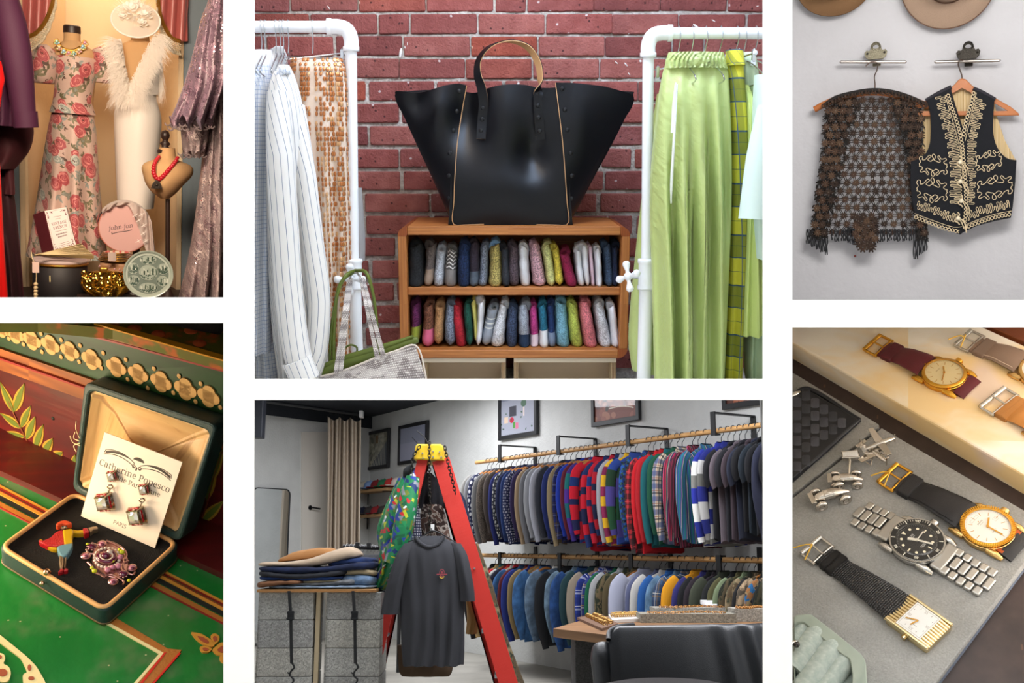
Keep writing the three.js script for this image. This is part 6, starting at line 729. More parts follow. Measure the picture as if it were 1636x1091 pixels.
part(o,'post',rod(V(Q(268,318,d).x,Q(268,318,d).y,-d),V(Q(268,450,d).x,FL,-d),3.4*k,16),darkWood);part(o,'foot',at(lathe([[22*k,0.001],[22*k,4*k],[18*k,7*k],[16*k,12*k],[9*k,16*k],[5*k,26*k],[0,27*k]],32),Q(268,450,d).x,FL,-d),darkWood);
const n=thing(I,'bead_necklace','red bead necklace with dark pendant on the linen bust','necklace',Q(250,292,d - 0.1)),cv=new THREE.CatmullRomCurve3([[254,249,0.045],[248,256,0.075],[244.5,266,0.094],[245,277,0.1],[251.5,285,0.1],[261,278,0.104],[269,268.5,0.1],[277.5,259,0.08],[283.5,250,0.05]].map(([x,y,z])=>{const q=Q(x,y,d);return V(q.x,q.y,-d + z);})),red=mat(0xb81c28,0.25,{clearcoat:0.4});
for(let i=0;i<24;i++){const q=cv.getPointAt((i + 0.5)/ 24);part(n,'bead',new THREE.SphereGeometry(0.0082 + 0.003*Math.sin(i / 23*Math.PI),12,8).scale(1.1,0.9,1).translate(q.x,q.y,q.z),red);}const pq=Q(249,293,d);part(n,'pendant',merge([at(poly([[-8*k,-6*k],[8*k,-6*k],[6*k,1*k],[2*k,6*k],[-2*k,6*k],[-6*k,1*k]],0.008,0.002),pq.x,pq.y,-d + 0.098),ball(0.006,pq.x,pq.y,-d + 0.11),ball(0.004,pq.x - 0.012,pq.y - 0.01,-d + 0.108),ball(0.004,pq.x + 0.012,pq.y - 0.01,-d + 0.108)]),mat(0x4a4038,0.35,{metal:0.7}));}
// ---- things on the niche base
{const d=5.05,k=px(d),c=V(Q(96,440,d).x,FL,-d),R=37*k,yT=Q(96,419,d).y,o=thing(I,'hat_box','black round hat box with a pale lid and gold rim','box',c);
part(o,'drum',at(lathe([[0,0.001],[R,0.001],[R,yT - FL - 0.004],[0,yT - FL - 0.004]],48),c.x,FL,-d),mat(0x1c191b,0.6));part(o,'gold_rim',at(new THREE.TorusGeometry(R*1.005,0.006,8,60).rotateX(Math.PI / 2),c.x,yT - 0.004,-d),brass);part(o,'lid',at(lathe([[0,0.018],[R*0.96,0.018],[R,0.01],[R,-0.004],[0,-0.004]],48),c.x,yT,-d),mat(0xb8a4a0,0.6));part(o,'peg',at(box(0.006,0.03,0.006,0.002),Q(82,440,d).x,Q(82,440,d).y,-d + R*0.93),mat(0xd8c890,0.5));
const top=yT + 0.019;
// book leaning on the lid
const cover=canvasTex(256,400,(g)=>{g.fillStyle='#ddd2cc';g.fillRect(0,0,256,400);g.strokeStyle='#8a6a6c';g.lineWidth=2;g.strokeRect(14,14,228,372);g.fillStyle='#6a3a40';const r=R3(3);for(const[x,y,sx,sy]of[[20,20,1,1],[236,20,-1,1],[20,380,1,-1],[236,380,-1,-1]])for(let i=0;i<22;i++){g.beginPath();const t=r()*60;g.arc(x + sx*(i % 2?t:r()*12),y + sy*(i % 2?r()*12:t),2 + r()*3,0,7);g.fill();}g.textAlign='center';g.fillStyle='#7a5a5c';g.font='bold 38px serif';g.fillText('VINTAGE',130,150);g.fillText('FRENCH',130,190);g.fillStyle='#9c8684';for(const[y,w]of[[70,90],[92,60],[210,140],[330,110],[348,140],[364,90]])g.fillRect(130 - w / 2,y,w,5);g.fillStyle='#5c4444';for(const[y,w]of[[236,130],[262,100]])for(let x=0;x<w;x +=12)g.fillRect(130 - w / 2 + x,y,8,12);});
const b=thing(I,'vintage_book','white covered book with dark red spine leaning on the hat box','book',V(Q(88,405,d).x,top,-d)),A=Q(71.3,337,d - 0.02),B=Q(105.7,331,d - 0.02),C=Q(121.8,393,d - 0.06),E=Q(87.4,404,d - 0.06),S0=Q(53.8,343,d + 0.05),S1=Q(69,407,d + 0.02);const bil=(P0,P1,P2,P3)=>(u,v)=>A3(P0.clone().lerp(P1,u).lerp(P3.clone().lerp(P2,u),v)),nrm=B.clone().sub(A).cross(E.clone().sub(A)).normalize();if(nrm.z>0)nrm.negate();
const T=0.05,back=(p)=>p.clone().addScaledVector(nrm,T);part(b,'front_cover',slab(4,4,bil(A,B,C,E),-0.003,(u,v)=>[u,1 - v]),mat(0xffffff,0.6,{map:cover}));part(b,'spine',slab(4,4,bil(S0,A,E,S1),0.004),velvet(0x5a1420,0x7a2030));const i0=(p,q)=>p.clone().lerp(q,0.02).addScaledVector(nrm,0.004);part(b,'page_block',slab(2,2,bil(i0(A,C),i0(B,E),i0(C,A),i0(E,B)),-T + 0.01),mat(0xe0d4bc,0.8));part(b,'back_cover',slab(2,2,bil(back(A),back(B),back(C),back(E)),0.003),velvet(0x5a1420,0x7a2030));
// folded ivory fan with tag and bead string
const f=thing(I,'hand_fan','ivory folding fan lying half open on the hat box','fan',V(Q(100,412,d - 0.06).x,top,-d + 0.05)),piv=Q(56,409,d - 0.14),iv=mat(0xcdb88c,0.5);for(let i=0;i<9;i++){const e=Q(lerp(150,130,i / 8),lerp(411,392,i / 8)+(i===0?1:0),d - 0.12 + i*0.012),w=i===0?0.012:0.008;part(f,'rib',slab(2,6,(u,v)=>{const p=piv.clone().lerp(e,v);return[p.x,Math.max(top + 0.004,p.y)+(u - 0.5)*w*(0.5 + v)+ 0.006,p.z +(u - 0.5)*0.01 + i*0.002];},0.003),i % 2?iv:mat(0xb8a070,0.5,{key:'iv2'}));}
const tg=thing(I,'fan_tassel','paper tag and bead string hanging off the ivory fan','tag',Q(57,440,d - 0.26));part(tg,'cord',tube([piv,Q(50,404,d - 0.24),Q(52,414,d - 0.26),Q(57,424,d - 0.26),Q(57,476,d - 0.26)],0.0022,30,6),mat(0xc8b48c,0.7));part(tg,'paper_tag',at(box(8.5*k,15*k,0.002),...A3(Q(57,427,d - 0.262))),mat(0xd8bcae,0.7));for(let i=0;i<5;i++)part(tg,'bead',ball(2.9*k,...A3(Q(57,454 + i*5.6,d - 0.26)),12,8),iv);}
{const d=5.3,k=px(d),c=Q(199,362,d),R=36*k,o=thing(I,'round_case','pale pink round zip case with a black signature, draped in lace','case',V(c.x,c.y - R,-d)),pink=mat(0xd2a6a0,0.6),sg=canvasTex(512,512,(g)=>{g.fillStyle='#d2a6a0';g.fillRect(0,0,512,512);g.strokeStyle='#1d1a1c';g.lineWidth=7;g.lineCap='round';g.save();g.translate(96,290);g.rotate(-0.18);g.font='italic 62px serif';g.fillStyle='#1d1a1c';g.fillText('john-jon',0,0);g.beginPath();g.moveTo(26,24);g.lineTo(26,44);g.bezierCurveTo(80,20,150,40,230,26);g.stroke();g.restore();});
const disc=(r,z0,z1,m,name,uv)=>{const g=new THREE.CylinderGeometry(r,r,z1 - z0,56,1).rotateX(Math.PI / 2).translate(c.x,c.y,-d +(z0 + z1)/ 2);return part(o,name,g,m);};
disc(R,-0.09,0.06,pink,'shell');{const g=new THREE.CircleGeometry(R*0.97,56).translate(c.x,c.y,-d + 0.066);part(o,'front',g,mat(0xffffff,0.6,{map:sg}),true,'pink front with a black signature');}part(o,'zip',at(new THREE.TorusGeometry(R*0.985,0.004,8,60),c.x,c.y,-d + 0.062),mat(0xb46a54,0.5));part(o,'zip_gap',at(new THREE.TorusGeometry(R*1.004,0.005,8,30,1.1).rotateZ(1.9),c.x,c.y,-d + 0.03),mat(0x14131a,0.7));
const v=thing(I,'lace_veil','sheer white lace veil falling over the pink case','veil',Q(240,405,d - 0.1)),ve=mat(0xe4d4cc,0.8,{transmission:0.45,thickness:0});part(v,'veil',slab(40,30,(u,v2)=>{const a=lerp(2.5,0.25,u),rr=R*1.06;const p=v2<0.3?[c.x + Math.cos(a)*rr,c.y + Math.sin(a)*rr,lerp(-d - 0.06,-d + 0.08,v2 / 0.3)]:(()=>{const t=(v2 - 0.3)/ 0.7,sx=c.x + Math.cos(a)*rr,sy=c.y + Math.sin(a)*rr,drop=u<0.45?0.015:lerp(0.015,sy - Q(240,418,d).y,sstep(0.45,0.8,u));return[sx + t*drop*0.12,sy - t*drop,-d + 0.08 + 0.014*Math.sin(u*34 + t*3)];})();return p;},0.001),ve);
const em=[];for(const[x,y]of[[222,352],[230,360],[221,385],[229,373],[216,344],[233,385],[226,343]]){const q=Q(x,y,d - 0.11);em.push(rod(V(q.x - 0.012,q.y - 0.008,q.z),V(q.x + 0.012,q.y + 0.009,q.z),0.0018,6),rod(V(q.x - 0.004,q.y + 0.008,q.z),V(q.x + 0.006,q.y - 0.007,q.z),0.0016,6));}part(v,'lace_stitch',merge(em),mat(0xf4ece6,0.6));}
{const d=5.06,k=px(d),c=Q(187,414,d),o=thing(I,'trinket_box','oval patterned trinket box under the small plates','box',V(c.x,FL,-d)),y0=Q(187,433,d).y;part(o,'body',at(lathe([[24*k,0.002],[24.5*k,10*k],[23.5*k,14*k],[0,14*k]],40).scale(1,1,0.7),c.x,y0,-d),mat(0xa47c5c,0.6));part(o,'plinth',at(box(36*k,y0 - FL,0.12),c.x,(y0 + FL)/ 2,-d),darkWood);const gs=[];for(let i=0;i<22;i++){const a=i / 22*6.28;gs.push(ball(1.3*k,c.x + Math.cos(a)*24.6*k,y0 + 6*k + Math.sin(i*2)*2*k,-d + Math.sin(a)*24.6*0.7*k,6,5));}part(o,'painted_motif',merge(gs),mat(0xc89aa0,0.6));
const yb=y0 + 14.2*k;for(let i=0;i<6;i++){const R=(26 - i*1.3)*k,p=thing(I,'small_plate',['lowest small saucer of the gold-rimmed pile','second small saucer from the bottom of the pile','third small saucer of the gold-rimmed pile','fourth small saucer of the gold-rimmed pile','fifth small saucer, second from the top of the pile','topmost small saucer with painted roses'][i],'plate',V(c.x,yb + i*2.3*k,-d),'pile of small gold-rimmed plates');part(p,'dish',at(lathe([[0,0],[R*0.6,0.0],[R*0.95,2.2*k],[R,2.6*k],[R*0.94,2.9*k],[R*0.6,0.8*k],[0,0.8*k]],40).scale(1,1,0.8),c.x,yb + i*2.3*k,-d),mat(0xd8c4a8,0.35,{clearcoat:0.4,key:'dish'}));part(p,'gold_rim',at(new THREE.TorusGeometry(R,0.6*k,6,50).rotateX(Math.PI / 2).scale(1,1,0.8),c.x,yb + i*2.3*k + 2.6*k,-d),brass);if(i===5){const rs=[];for(let q=0;q<10;q++){const a=q*0.63;rs.push(ball(1.8*k,c.x + Math.cos(a)*R*0.75,yb + i*2.3*k + 2.4*k,-d + Math.sin(a)*R*0.6,6,5));}part(p,'painted_rose',merge(rs),mat(0xb85a54,0.5));}}
const rb=single(I,'ribbon_tag','translucent ribbon tag tied round the small plates','ribbon',at(slab(6,6,(u,v)=>[(u - 0.5)*11*k,(v - 0.5)*13*k,0.01*Math.cos((u - 0.5)*2)],0.001),...A3(Q(179,410,d - 0.085))),mat(0xd8c8c0,0.5,{transmission:0.4,thickness:0}),Q(179,416,d - 0.085));}
{const d=4.9,k=px(d),c=Q(167,452,d),o=thing(I,'gold_clutch','sparkling gold sequinned clutch bag with leaf-shaped flap','bag',V(c.x,Q(167,472,d).y,-d)),gold=mat(0xb88a2c,0.3,{metal:1,bumpMap:scaled(BUMP.leather,0.05),bumpScale:0.004});
part(o,'pouch',drape(I,[[434,146,190,0.03,d],[442,137,199,0.06,d],[452,129,208,0.075,d],[462,132,206,0.07,d],[471,142,196,0.05,d]],{folds:8,amp:0.2,n:60,a0:0.6}),gold);
part(o,'stand',at(box(76*k,Q(0,471,d).y - FL,0.12),c.x,(Q(0,471,d).y + FL)/ 2,-d - 0.02),darkWood);
for(const s of[-1,1])part(o,'leaf_flap',slab(14,12,(u,v)=>{const x=167 + s*(3 + u*33),yt=430 + 3*Math.sin(u*2)+ 7*u*u,yb2=lerp(466,447,Math.pow(u,0.8)),q=Q(x,lerp(yt,yb2,v),d);return[q.x,q.y,-d + 0.085 - 0.05*u*u - 0.03*(1 - v)*(1 - v)+ 0.006*Math.sin(u*40)];},0.004),gold);part(o,'clasp',at(box(12*k,9*k,0.05,0.008),...A3(Q(166,431,d - 0.03))),brass);
const r=R3(6),gs=[];for(let i=0;i<900;i++){const u=r(),v=r(),s=r()<0.5?-1:1,x=167 + s*(3 + u*34),q=Q(x,lerp(432,lerp(468,450,u),v),d),g=new THREE.CircleGeometry(0.0035,6);g.rotateX((r()- 0.5)*1.2).rotateY((r()- 0.5)*1.2);gs.push(g.translate(q.x,q.y,-d + 0.094 - 0.05*u*u - 0.03*(1 - v)*(1 - v)));}part(o,'sequin',merge(gs),mat(0xe0b850,0.12,{metal:1})).userData.kind='stuff';}
{const d=4.78,k=px(d),c=Q(237,438.5,d),R=36*k,o=thing(I,'souvenir_plate','round green and white plate with raised town views','plate',V(c.x,c.y - R,-d)),pt=canvasTex(512,512,(g)=>{const r=R3(8);g.fillStyle='#6c7a6e';g.fillRect(0,0,512,512);const col=['#aeb8aa','#8e9a8e','#2e4438','#4a5e50','#c4ccc0'];g.fillStyle='#a4aea2';g.beginPath();g.arc(256,256,250,0,7);g.fill();g.fillStyle='#66746a';g.beginPath();g.arc(256,256,222,0,7);g.fill();const scene2=(x,y,w,h)=>{g.save();g.beginPath();g.ellipse(x,y,w,h,0,0,7);g.clip();g.fillStyle='#98a498';g.fillRect(x - w,y - h,2*w,2*h);for(let i=0;i<26;i++){g.fillStyle=col[Math.floor(r()*5)];const bx=x - w + r()*2*w,bh=8 + r()*h*0.8;g.fillRect(bx,y + h*0.3 - bh,6 + r()*14,bh);if(r()<0.3){g.beginPath();g.moveTo(bx - 4,y + h*0.3 - bh);g.lineTo(bx + 6,y + h*0.3 - bh - 18);g.lineTo(bx + 18,y + h*0.3 - bh);g.fill();}}g.fillStyle='#3c5246';for(let i=0;i<30;i++){g.beginPath();g.arc(x - w + r()*2*w,y + h*0.35 + r()*h*0.5,3 + r()*7,0,7);g.fill();}g.restore();g.strokeStyle='#b4bcb0';g.lineWidth=4;g.beginPath();g.ellipse(x,y,w,h,0,0,7);g.stroke();};scene2(256,90,90,50);scene2(95,190,58,62);scene2(417,190,58,62);scene2(256,235,100,85);scene2(100,330,62,60);scene2(412,330,62,60);scene2(256,410,100,55);});
const tilt=(g)=>{g.rotateX(-0.16);return g.translate(c.x,c.y,c.z);};part(o,'dish',tilt(lathe([[0,-0.012],[R*0.6,-0.012],[R*0.96,0.004],[R,0.008],[R*0.985,0.013],[R*0.9,0.006],[R*0.86,0.0],[0,0.0]],64).rotateX(Math.PI / 2)),mat(0x9aa69a,0.3,{clearcoat:0.5}));part(o,'relief',tilt(new THREE.CircleGeometry(R*0.93,64).translate(0,0,0.0035)),mat(0xffffff,0.35,{map:pt,bumpMap:pt,bumpScale:0.006,clearcoat:0.4}),true,'raised town views in green and white');part(o,'easel',merge([rod(V(c.x - 0.03,FL + 0.001,c.z - 0.02),V(c.x - 0.02,c.y - R*0.4,c.z - 0.03),0.005),rod(V(c.x + 0.03,FL + 0.001,c.z - 0.02),V(c.x + 0.02,c.y - R*0.4,c.z - 0.03),0.005)]),darkWood);}
// unseen warm lamp panels, placed to light the niche and the gowns
{const glow=mat(0xffffff,0.6,{emissive:new THREE.Color(1,0.82,0.6),emissiveIntensity:1.6});
for(const[p,t,w,h,L,label]of[[V(0,Q(178,-170,6.0).y,-5.95),V(0,FL,-6.1),0.5,0.22,LIGHT.dress*0.24,'unseen warm lamp panel inside the top of the dress niche'],[I.d(40,-210,3.5),V(0,FL + 0.35,-5.4),0.9,0.45,LIGHT.dress,'unseen warm lamp panel over the dress window, lighting the gowns']]){areaLight(I,p,t,w,h,0xffe6cc,L,'unseen_niche_light');const o=thing(I,'unseen_lamp_panel',label,'lamp',p),n=t.clone().sub(p).normalize(),g=box(w,h,0.02);g.applyQuaternion(new THREE.Quaternion().setFromUnitVectors(V(0,0,1),n));const b=p.clone().addScaledVector(n,-0.02);part(o,'diffuser',at(g,b.x,b.y,b.z),glow);}}
}
// ================================================================ interior 4: pale wall with crocheted shawl, braided waistcoat and two hats
{
const I=new Interior(1451,240,0),D=4.0,k=px(D);
lining([1252,-460,2060,489],2.012,4.5,mat(0xc9c9ca,0.9),'pale lining beside the waistcoat wall');
const Q=(x,y,o=0)=>I.d(x,y,D - o);
const wallT=dataTex(128,(u,v)=>{const n=fbm(u*6,v*6,91,6,4)*12;return[218 + n,218 + n,220 + n];});
struct(I,'wall_back',(()=>{const x0=Math.min(Q(1255,-40).x,Q(1255,480).x),y0=Math.max(Q(1260,486).y,Q(1676,486).y);return at(boxUV(box(2.4,2.6,0.04)),x0 + 1.2,y0 + 1.3,-D - 0.022);})(),mat(0xe2e2e4,0.9,{map:scaled(wallT,0.9),bumpMap:scaled(BUMP.grain,0.3),bumpScale:0.002}),'plain pale grey wall behind the shawl and waistcoat','wall');
// hats on the wall
[[1334,-24,53,45,0x7c5c3c,'dark brown felt hat hung on the wall above the shawl'],[1515,-30,62,65,0x9c8470,'wide tan felt hat hung on the wall above the waistcoat']].forEach(([x,y,rx,ry,c,label],i)=>{
const p=Q(x,y,0.03),o=thing(I,'felt_hat',label,'hat',p),m=mat(c,0.85,{bumpMap:scaled(BUMP.grain,0.06),bumpScale:0.001}),sc=(g)=>g.rotateX(Math.PI / 2).scale(rx*k,ry*k,1).translate(p.x,p.y,p.z),band=mat(i?0x6a4a34:0x3c2a1e,0.7);
part(o,'brim',sc(lathe([[0.44,0.02],[0.6,0.012],[0.85,0.006],[0.99,0.02],[1.0,0.026],[0.985,0.03],[0.85,0.014],[0.6,0.02],[0.44,0.03]],64)),m);part(o,'crown',sc(lathe([[0.48,0.02],[0.47,0.1],[0.42,0.17],[0.3,0.19],[0.1,0.165],[0,0.16]],48)),m);part(o,'hat_band',sc(lathe([[0.487,0.03],[0.485,0.055]],48)),band);if(i)part(o,'brim_edge',sc(lathe([[0.995,0.018],[1.01,0.024],[0.995,0.032]],64)),mat(0x8a5c3c,0.6));
});
// clip rails
const steel=mat(0xb0aaa4,0.35,{metal:0.9});
[[1342,1448,99,99,1400,0x98927c,'nickel clip on a slim metal bar holding the shawl hanger'],[1493,1598,99,96.5,1545.5,0x4a4640,'dark iron clip on a slim metal bar holding the waistcoat hanger']].forEach(([x0,x1,y0,y1,cx,c,label])=>{
const o=thing(I,'wall_clip',label,'clip',Q(cx,98,0.03),'wall clips'),a=Q(x0 + 2,y0,0.055),b=Q(x1 - 2,y1,0.055),m=mat(c,0.42,{metal:0.75,bumpMap:scaled(BUMP.grain,0.03),bumpScale:0.002});
part(o,'bar',merge([rod(a,b,2.2*k,12),ball(2.2*k,a.x,a.y,a.z),ball(2.2*k,b.x,b.y,b.z)]),steel);
const S=(pts)=>pts.map(([x,y])=>[x*k,y*k]),shp=S([[-14,4],[-10,0],[10,0],[14,4],[15.5,10],[13,13.5],[9,12.5],[7.5,15],[7,19],[4,22.5],[0,23.5],[-4,22.5],[-7,19],[-7.5,15],[-9,12.5],[-13,13.5],[-15.5,10]]),hole=Array.from({length:16},(_,i)=>[Math.cos(-i / 16*6.283)*4*k,(18 + Math.sin(-i / 16*6.283)*3)*k]),p=Q(cx,97,0);
part(o,'clip_plate',poly(shp,0.006,0.002,[hole]).rotateX(-0.2).translate(p.x,p.y,p.z + 0.052),m);part(o,'clip_loop',at(new THREE.TorusGeometry(5.6*k,1.3*k,8,24),p.x,p.y + 18*k,p.z + 0.05),m);for(const s of[-1,1])part(o,'rivet',ball(1.7*k,p.x + s*11.5*k,p.y + 9*k,p.z + 0.056,10,8),mat(0x38342e,0.4,{metal:0.7,key:'riv'}));part(o,'lower_jaw',at(box(11*k,6*k,0.012,0.003),p.x + 1*k,p.y - 6*k,p.z + 0.035),m);part(o,'wall_screw',rod(V(p.x,p.y + 4*k,p.z + 0.001),V(p.x,p.y + 4*k,p.z + 0.055),0.006,8),steel);
});
// ---- shawl on a wooden hanger
const hw=mat(0xb0662c,0.42,{bumpMap:scaled(BUMP.grain,0.2),bumpScale:0.0006}),wire=mat(0x6a5c54,0.35,{metal:0.8});
{const h=thing(I,'wooden_hanger','curved wooden hanger with round ends under the crocheted shawl','hanger',Q(1397,160,0.05));part(h,'shoulder',taper([Q(1301,175,0.05),Q(1318,166,0.05),Q(1350,154,0.05),Q(1397,147,0.05),Q(1440,154,0.05),Q(1484,170,0.05)],[4.6*k,4.8*k,5*k,5*k,5*k,4.6*k],14,40),hw);part(h,'hook',tube([Q(1397.5,146,0.05),Q(1398,134,0.05),Q(1397,122,0.055),Q(1401,112,0.06),Q(1402,102,0.07),Q(1396,99,0.075),Q(1388,101,0.075),Q(1383,106,0.075)],0.9*k,40,8),wire);
const o=thing(I,'crochet_shawl','dark brown crocheted shawl of flower motifs with black bead fringe','shawl',Q(1390,400,0.05)),pet=new THREE.SphereGeometry(1,6,4).scale(3.1*k,1.15*k,0.9*k).translate(3.6*k,0,0),fl=[];for(let i=0;i<9;i++)fl.push(pet.clone().rotateZ(i / 9*Math.PI*2));fl.push(new THREE.TorusGeometry(2*k,1*k,5,10));const motif=merge(fl);motif.deleteAttribute('uv');
const br=[0x4a3426,0x3e2c20,0x33241b,0x56402f].map((c)=>mat(c,0.9)),bk=mat(0x1a1613,0.9),pearl=mat(0x8c7a68,0.5),r=R3(55),strands=[],dots=[];
const L=(y)=>table([[150,1352],[160,1326],[172,1316],[250,1309],[330,1297],[372,1293]],y)[1],Rt=(y)=>table([[150,1440],[160,1466],[172,1476],[250,1478],[330,1480],[372,1484]],y)[1],li=(y)=>table([[150,1378],[200,1360],[250,1348],[300,1338],[350,1326],[372,1322]],y)[1],ri=(y)=>table([[150,1418],[200,1438],[250,1448],[300,1454],[350,1462],[372,1464]],y)[1];
const put=(x,y,z,s,dark)=>{const q=Q(x,y,z),b=new THREE.Mesh(motif,br[Math.floor(r()*4)]);b.name='flower_motif';b.castShadow=b.receiveShadow=true;const bs=bases.get(o);b.position.set(q.x - bs.x,q.y - bs.y,q.z - bs.z);b.rotation.z=r()*2;b.scale.setScalar(s);o.add(b);if(r()<0.8)dots.push(new THREE.SphereGeometry(0.75*k,5,4).translate(q.x,q.y,q.z + 1.2*k));};
const tri=(a,b,rad)=>{const g=rod(a,b,rad,4);strands.push(g);};
const rows=[];for(let j=0;j<17;j++){const y=160 + j*13.2,n=Math.round((Rt(y)- L(y))/ 15.2),row=[];for(let i=0;i<n;i++){const x=lerp(L(y)+ 6,Rt(y)- 6,(i +(j&1?0.5:0.15))/(n - 0.3)),yy=y + 5*Math.pow((x - 1397)/ 80,2)*(j<5?1 - j / 5:0)*-1 + 4*Math.pow((x - 1397)/ 90,2)*(j<3?1:0);if(x>Rt(y)- 3)continue;row.push([x,yy]);put(x,yy,0.055,0.86,false);}rows.push(row);}
rows.forEach((row,j)=>row.forEach(([x,y],i)=>{const a=Q(x,y,0.054);if(row[i + 1])for(const dy of[-1.6,1.6])tri(Q(x,y + dy,0.054),Q(row[i + 1][0],row[i + 1][1]+ dy,0.054),0.55*k);for(const q of rows[j + 1]??[])if(Math.abs(q[0]- x)<13)for(const dx of[-1.4,1.4])tri(Q(x + dx,y,0.054),Q(q[0]+ dx,q[1],0.054),0.55*k);}));
for(let j=0;j<17;j++){const y=158 + j*13;for(const[a,b]of[[L(y),li(y)],[ri(y),Rt(y)]]){const n=Math.max(1,Math.round((b - a)/ 15));for(let i=0;i<n;i++){const x=lerp(a + 5,b - 3,(i + 0.5*((j + 1)&1)+ 0.2)/ n);if(x<b)put(x,y + 6,0.075,0.98,true);}for(let q=0;q<34;q++){const x=lerp(a + 2,b - 2,r()),yy=y + r()*13,an=r()*3.1;tri(Q(x,yy,0.07),Q(clamp(x + Math.cos(an)*9,a,b),yy + Math.sin(an)*9,0.068),0.75*k);}}}
for(let j=0;j<8;j++)for(let i=0;i<3 -(j>5?1:0);i++){const x=1382 +(i -(j>5?0.5:1))*13 +(j&1?3:-2);put(x,346 + j*7,0.085,j>5?1.3:0.95);}for(let q=0;q<90;q++){const x=1366 + r()*34,y=345 + r()*45,an=r()*3.1;tri(Q(x,y,0.078),Q(x + Math.cos(an)*8,y + Math.sin(an)*8,0.078),0.8*k);}
part(o,'crochet_mesh',merge(strands),bk).userData.kind='stuff';part(o,'knot',merge(dots),pearl).userData.kind='stuff';
part(o,'top_border',taper([Q(1316,168,0.085),Q(1335,156,0.088),Q(1365,148,0.09),Q(1397,144,0.09),Q(1430,148,0.09),Q(1458,157,0.088),Q(1478,166,0.085)],[2.5*k,2.8*k,3*k,3*k,3*k,2.8*k,2.5*k],8,50),bk);
{const gs=[];for(let i=0;i<46;i++){const t=i / 45,x=lerp(1316,1480,t),y=table([[1316,167],[1350,151],[1397,143.5],[1440,150],[1480,166]],x)[1];gs.push(new THREE.TorusGeometry(2.6*k,1*k,5,10).rotateY(i).translate(...A3(Q(x,y + 2 +(i % 3),0.092))));}part(o,'border_knots',merge(gs),br[1]);}
const strand=(x,y0,y1,z=0.06)=>{const pts=[];for(let i=0;i<=6;i++)pts.push(Q(x + Math.sin(i*2 + x)*0.5,lerp(y0,y1,i / 6),z));part(o,'fringe_strand',taper(pts,[0.9*k,1.3*k,0.9*k,1.35*k,0.9*k,1.3*k,0.8*k],5,18),mat(0x14161b,0.4,{key:'fringe'}));};
for(let i=0;i<14;i++)strand(1289 + i*2.5,366,lerp(390,409,i / 13)-(i % 3)*2);for(let x=1329;x<1362;x +=i3(x))strand(x,366,384 +(Math.round(x)% 3));for(let x=1402;x<1458;x +=i3(x))strand(x,366,384 +(Math.round(x)% 4));for(let i=0;i<8;i++)strand(1460 + i*2.9,366,i<3?414:lerp(408,398,(i - 3)/ 5));for(let i=0;i<5;i++)strand(1355 + i*3.2,362,388 + i,0.075);
function i3(x){return Math.round(x)% 12<8?2.9:5;}
const b=Q(1366,409,0.08);part(o,'bead',ball(1.8*k,b.x,b.y,b.z,8,6),mat(0x6a2018,0.4));}
// ---- waistcoat on its hanger
{const h=thing(I,'wooden_hanger','flat wooden hanger with a straight bar inside the braided waistcoat','hanger',Q(1536,184,0.05)),P2=(pts)=>pts.map(([x,y])=>{const q=Q(x,y,0.05);return[q.x,q.y];});
const outer=[[1443,184],[1445,180],[1455,172],[1480,160.5],[1510,148],[1524,136],[1532,127],[1537,125.5],[1543,127],[1552,136],[1564,146],[1592,158],[1615,171],[1627,181],[1628,184.5],[1600,185],[1540,185],[1480,186]],hole=[[1460,178],[1482,179],[1600,179],[1612,177.5],[1592,165],[1562,152],[1537,139],[1512,153],[1480,166]];
part(h,'frame',poly(P2(outer),0.014,0.003,[P2(hole).reverse()]).translate(0,0,-D + 0.045),hw);part(h,'hook',tube([Q(1537,127,0.055),Q(1536.5,120,0.055),Q(1533,110,0.06),Q(1531,102,0.07),Q(1533,96.5,0.076),Q(1538,96,0.07)],0.9*k,30,8),wire);
const o=thing(I,'waistcoat','black waistcoat with cream braid embroidery and striped cream lining','waistcoat',Q(1541,370,0.05)),blk=mat(0x11131a,0.95,{bumpMap:scaled(BUMP.weave,0.02),bumpScale:0.0008}),lin=mat(0xffffff,0.9,{map:scaled(canvasTex(64,64,(c)=>{c.fillStyle='#d8c092';c.fillRect(0,0,64,64);c.fillStyle='#b08a4e';c.fillRect(10,0,10,64);c.fillRect(40,0,6,64);c.fillStyle='#e6d4b0';c.fillRect(26,0,8,64);},true),0.009)});
const sm=(pts,n=10)=>new THREE.CatmullRomCurve3(pts.map(([x,y])=>V(x,y,0)),false,'centripetal').getPoints(pts.length*n).map((p)=>[p.x,p.y]);
const arL=sm([[1480,160],[1485,175],[1487,195],[1487,215],[1485,232],[1478,246],[1466,254],[1455,258]],4),arR=sm([[1624,256],[1610,253],[1599,244],[1591,230],[1587,212],[1587,190],[1588.5,158]],4);
const left=[[1480,160],[1519,140],[1521,149],[1529,176],[1537,200],[1538,205],[1537.5,372],[1534,375],[1520,369],[1490,358],[1461,343],[1457,320],[1454,290],[1455,258],...arL.slice(1,-1).reverse()],right=[[1537.5,372],[1537.5,205],[1540,196],[1549,168],[1556,145],[1556,142],[1588.5,158],...arR.slice(1,-1).reverse(),[1624,256],[1622,290],[1618,330],[1615,348],[1590,353],[1560,361],[1541,370]];
const R2=(pts,z)=>pts.map(([x,y])=>{const q=Q(x,y,z);return[q.x,q.y];});
part(o,'front_panel',boxUV(poly(R2(left,0.08),0.01,0.003).translate(0,0,-D + 0.07)),blk);part(o,'front_panel',boxUV(poly(R2(right,0.084),0.01,0.003).translate(0,0,-D + 0.074)),blk);
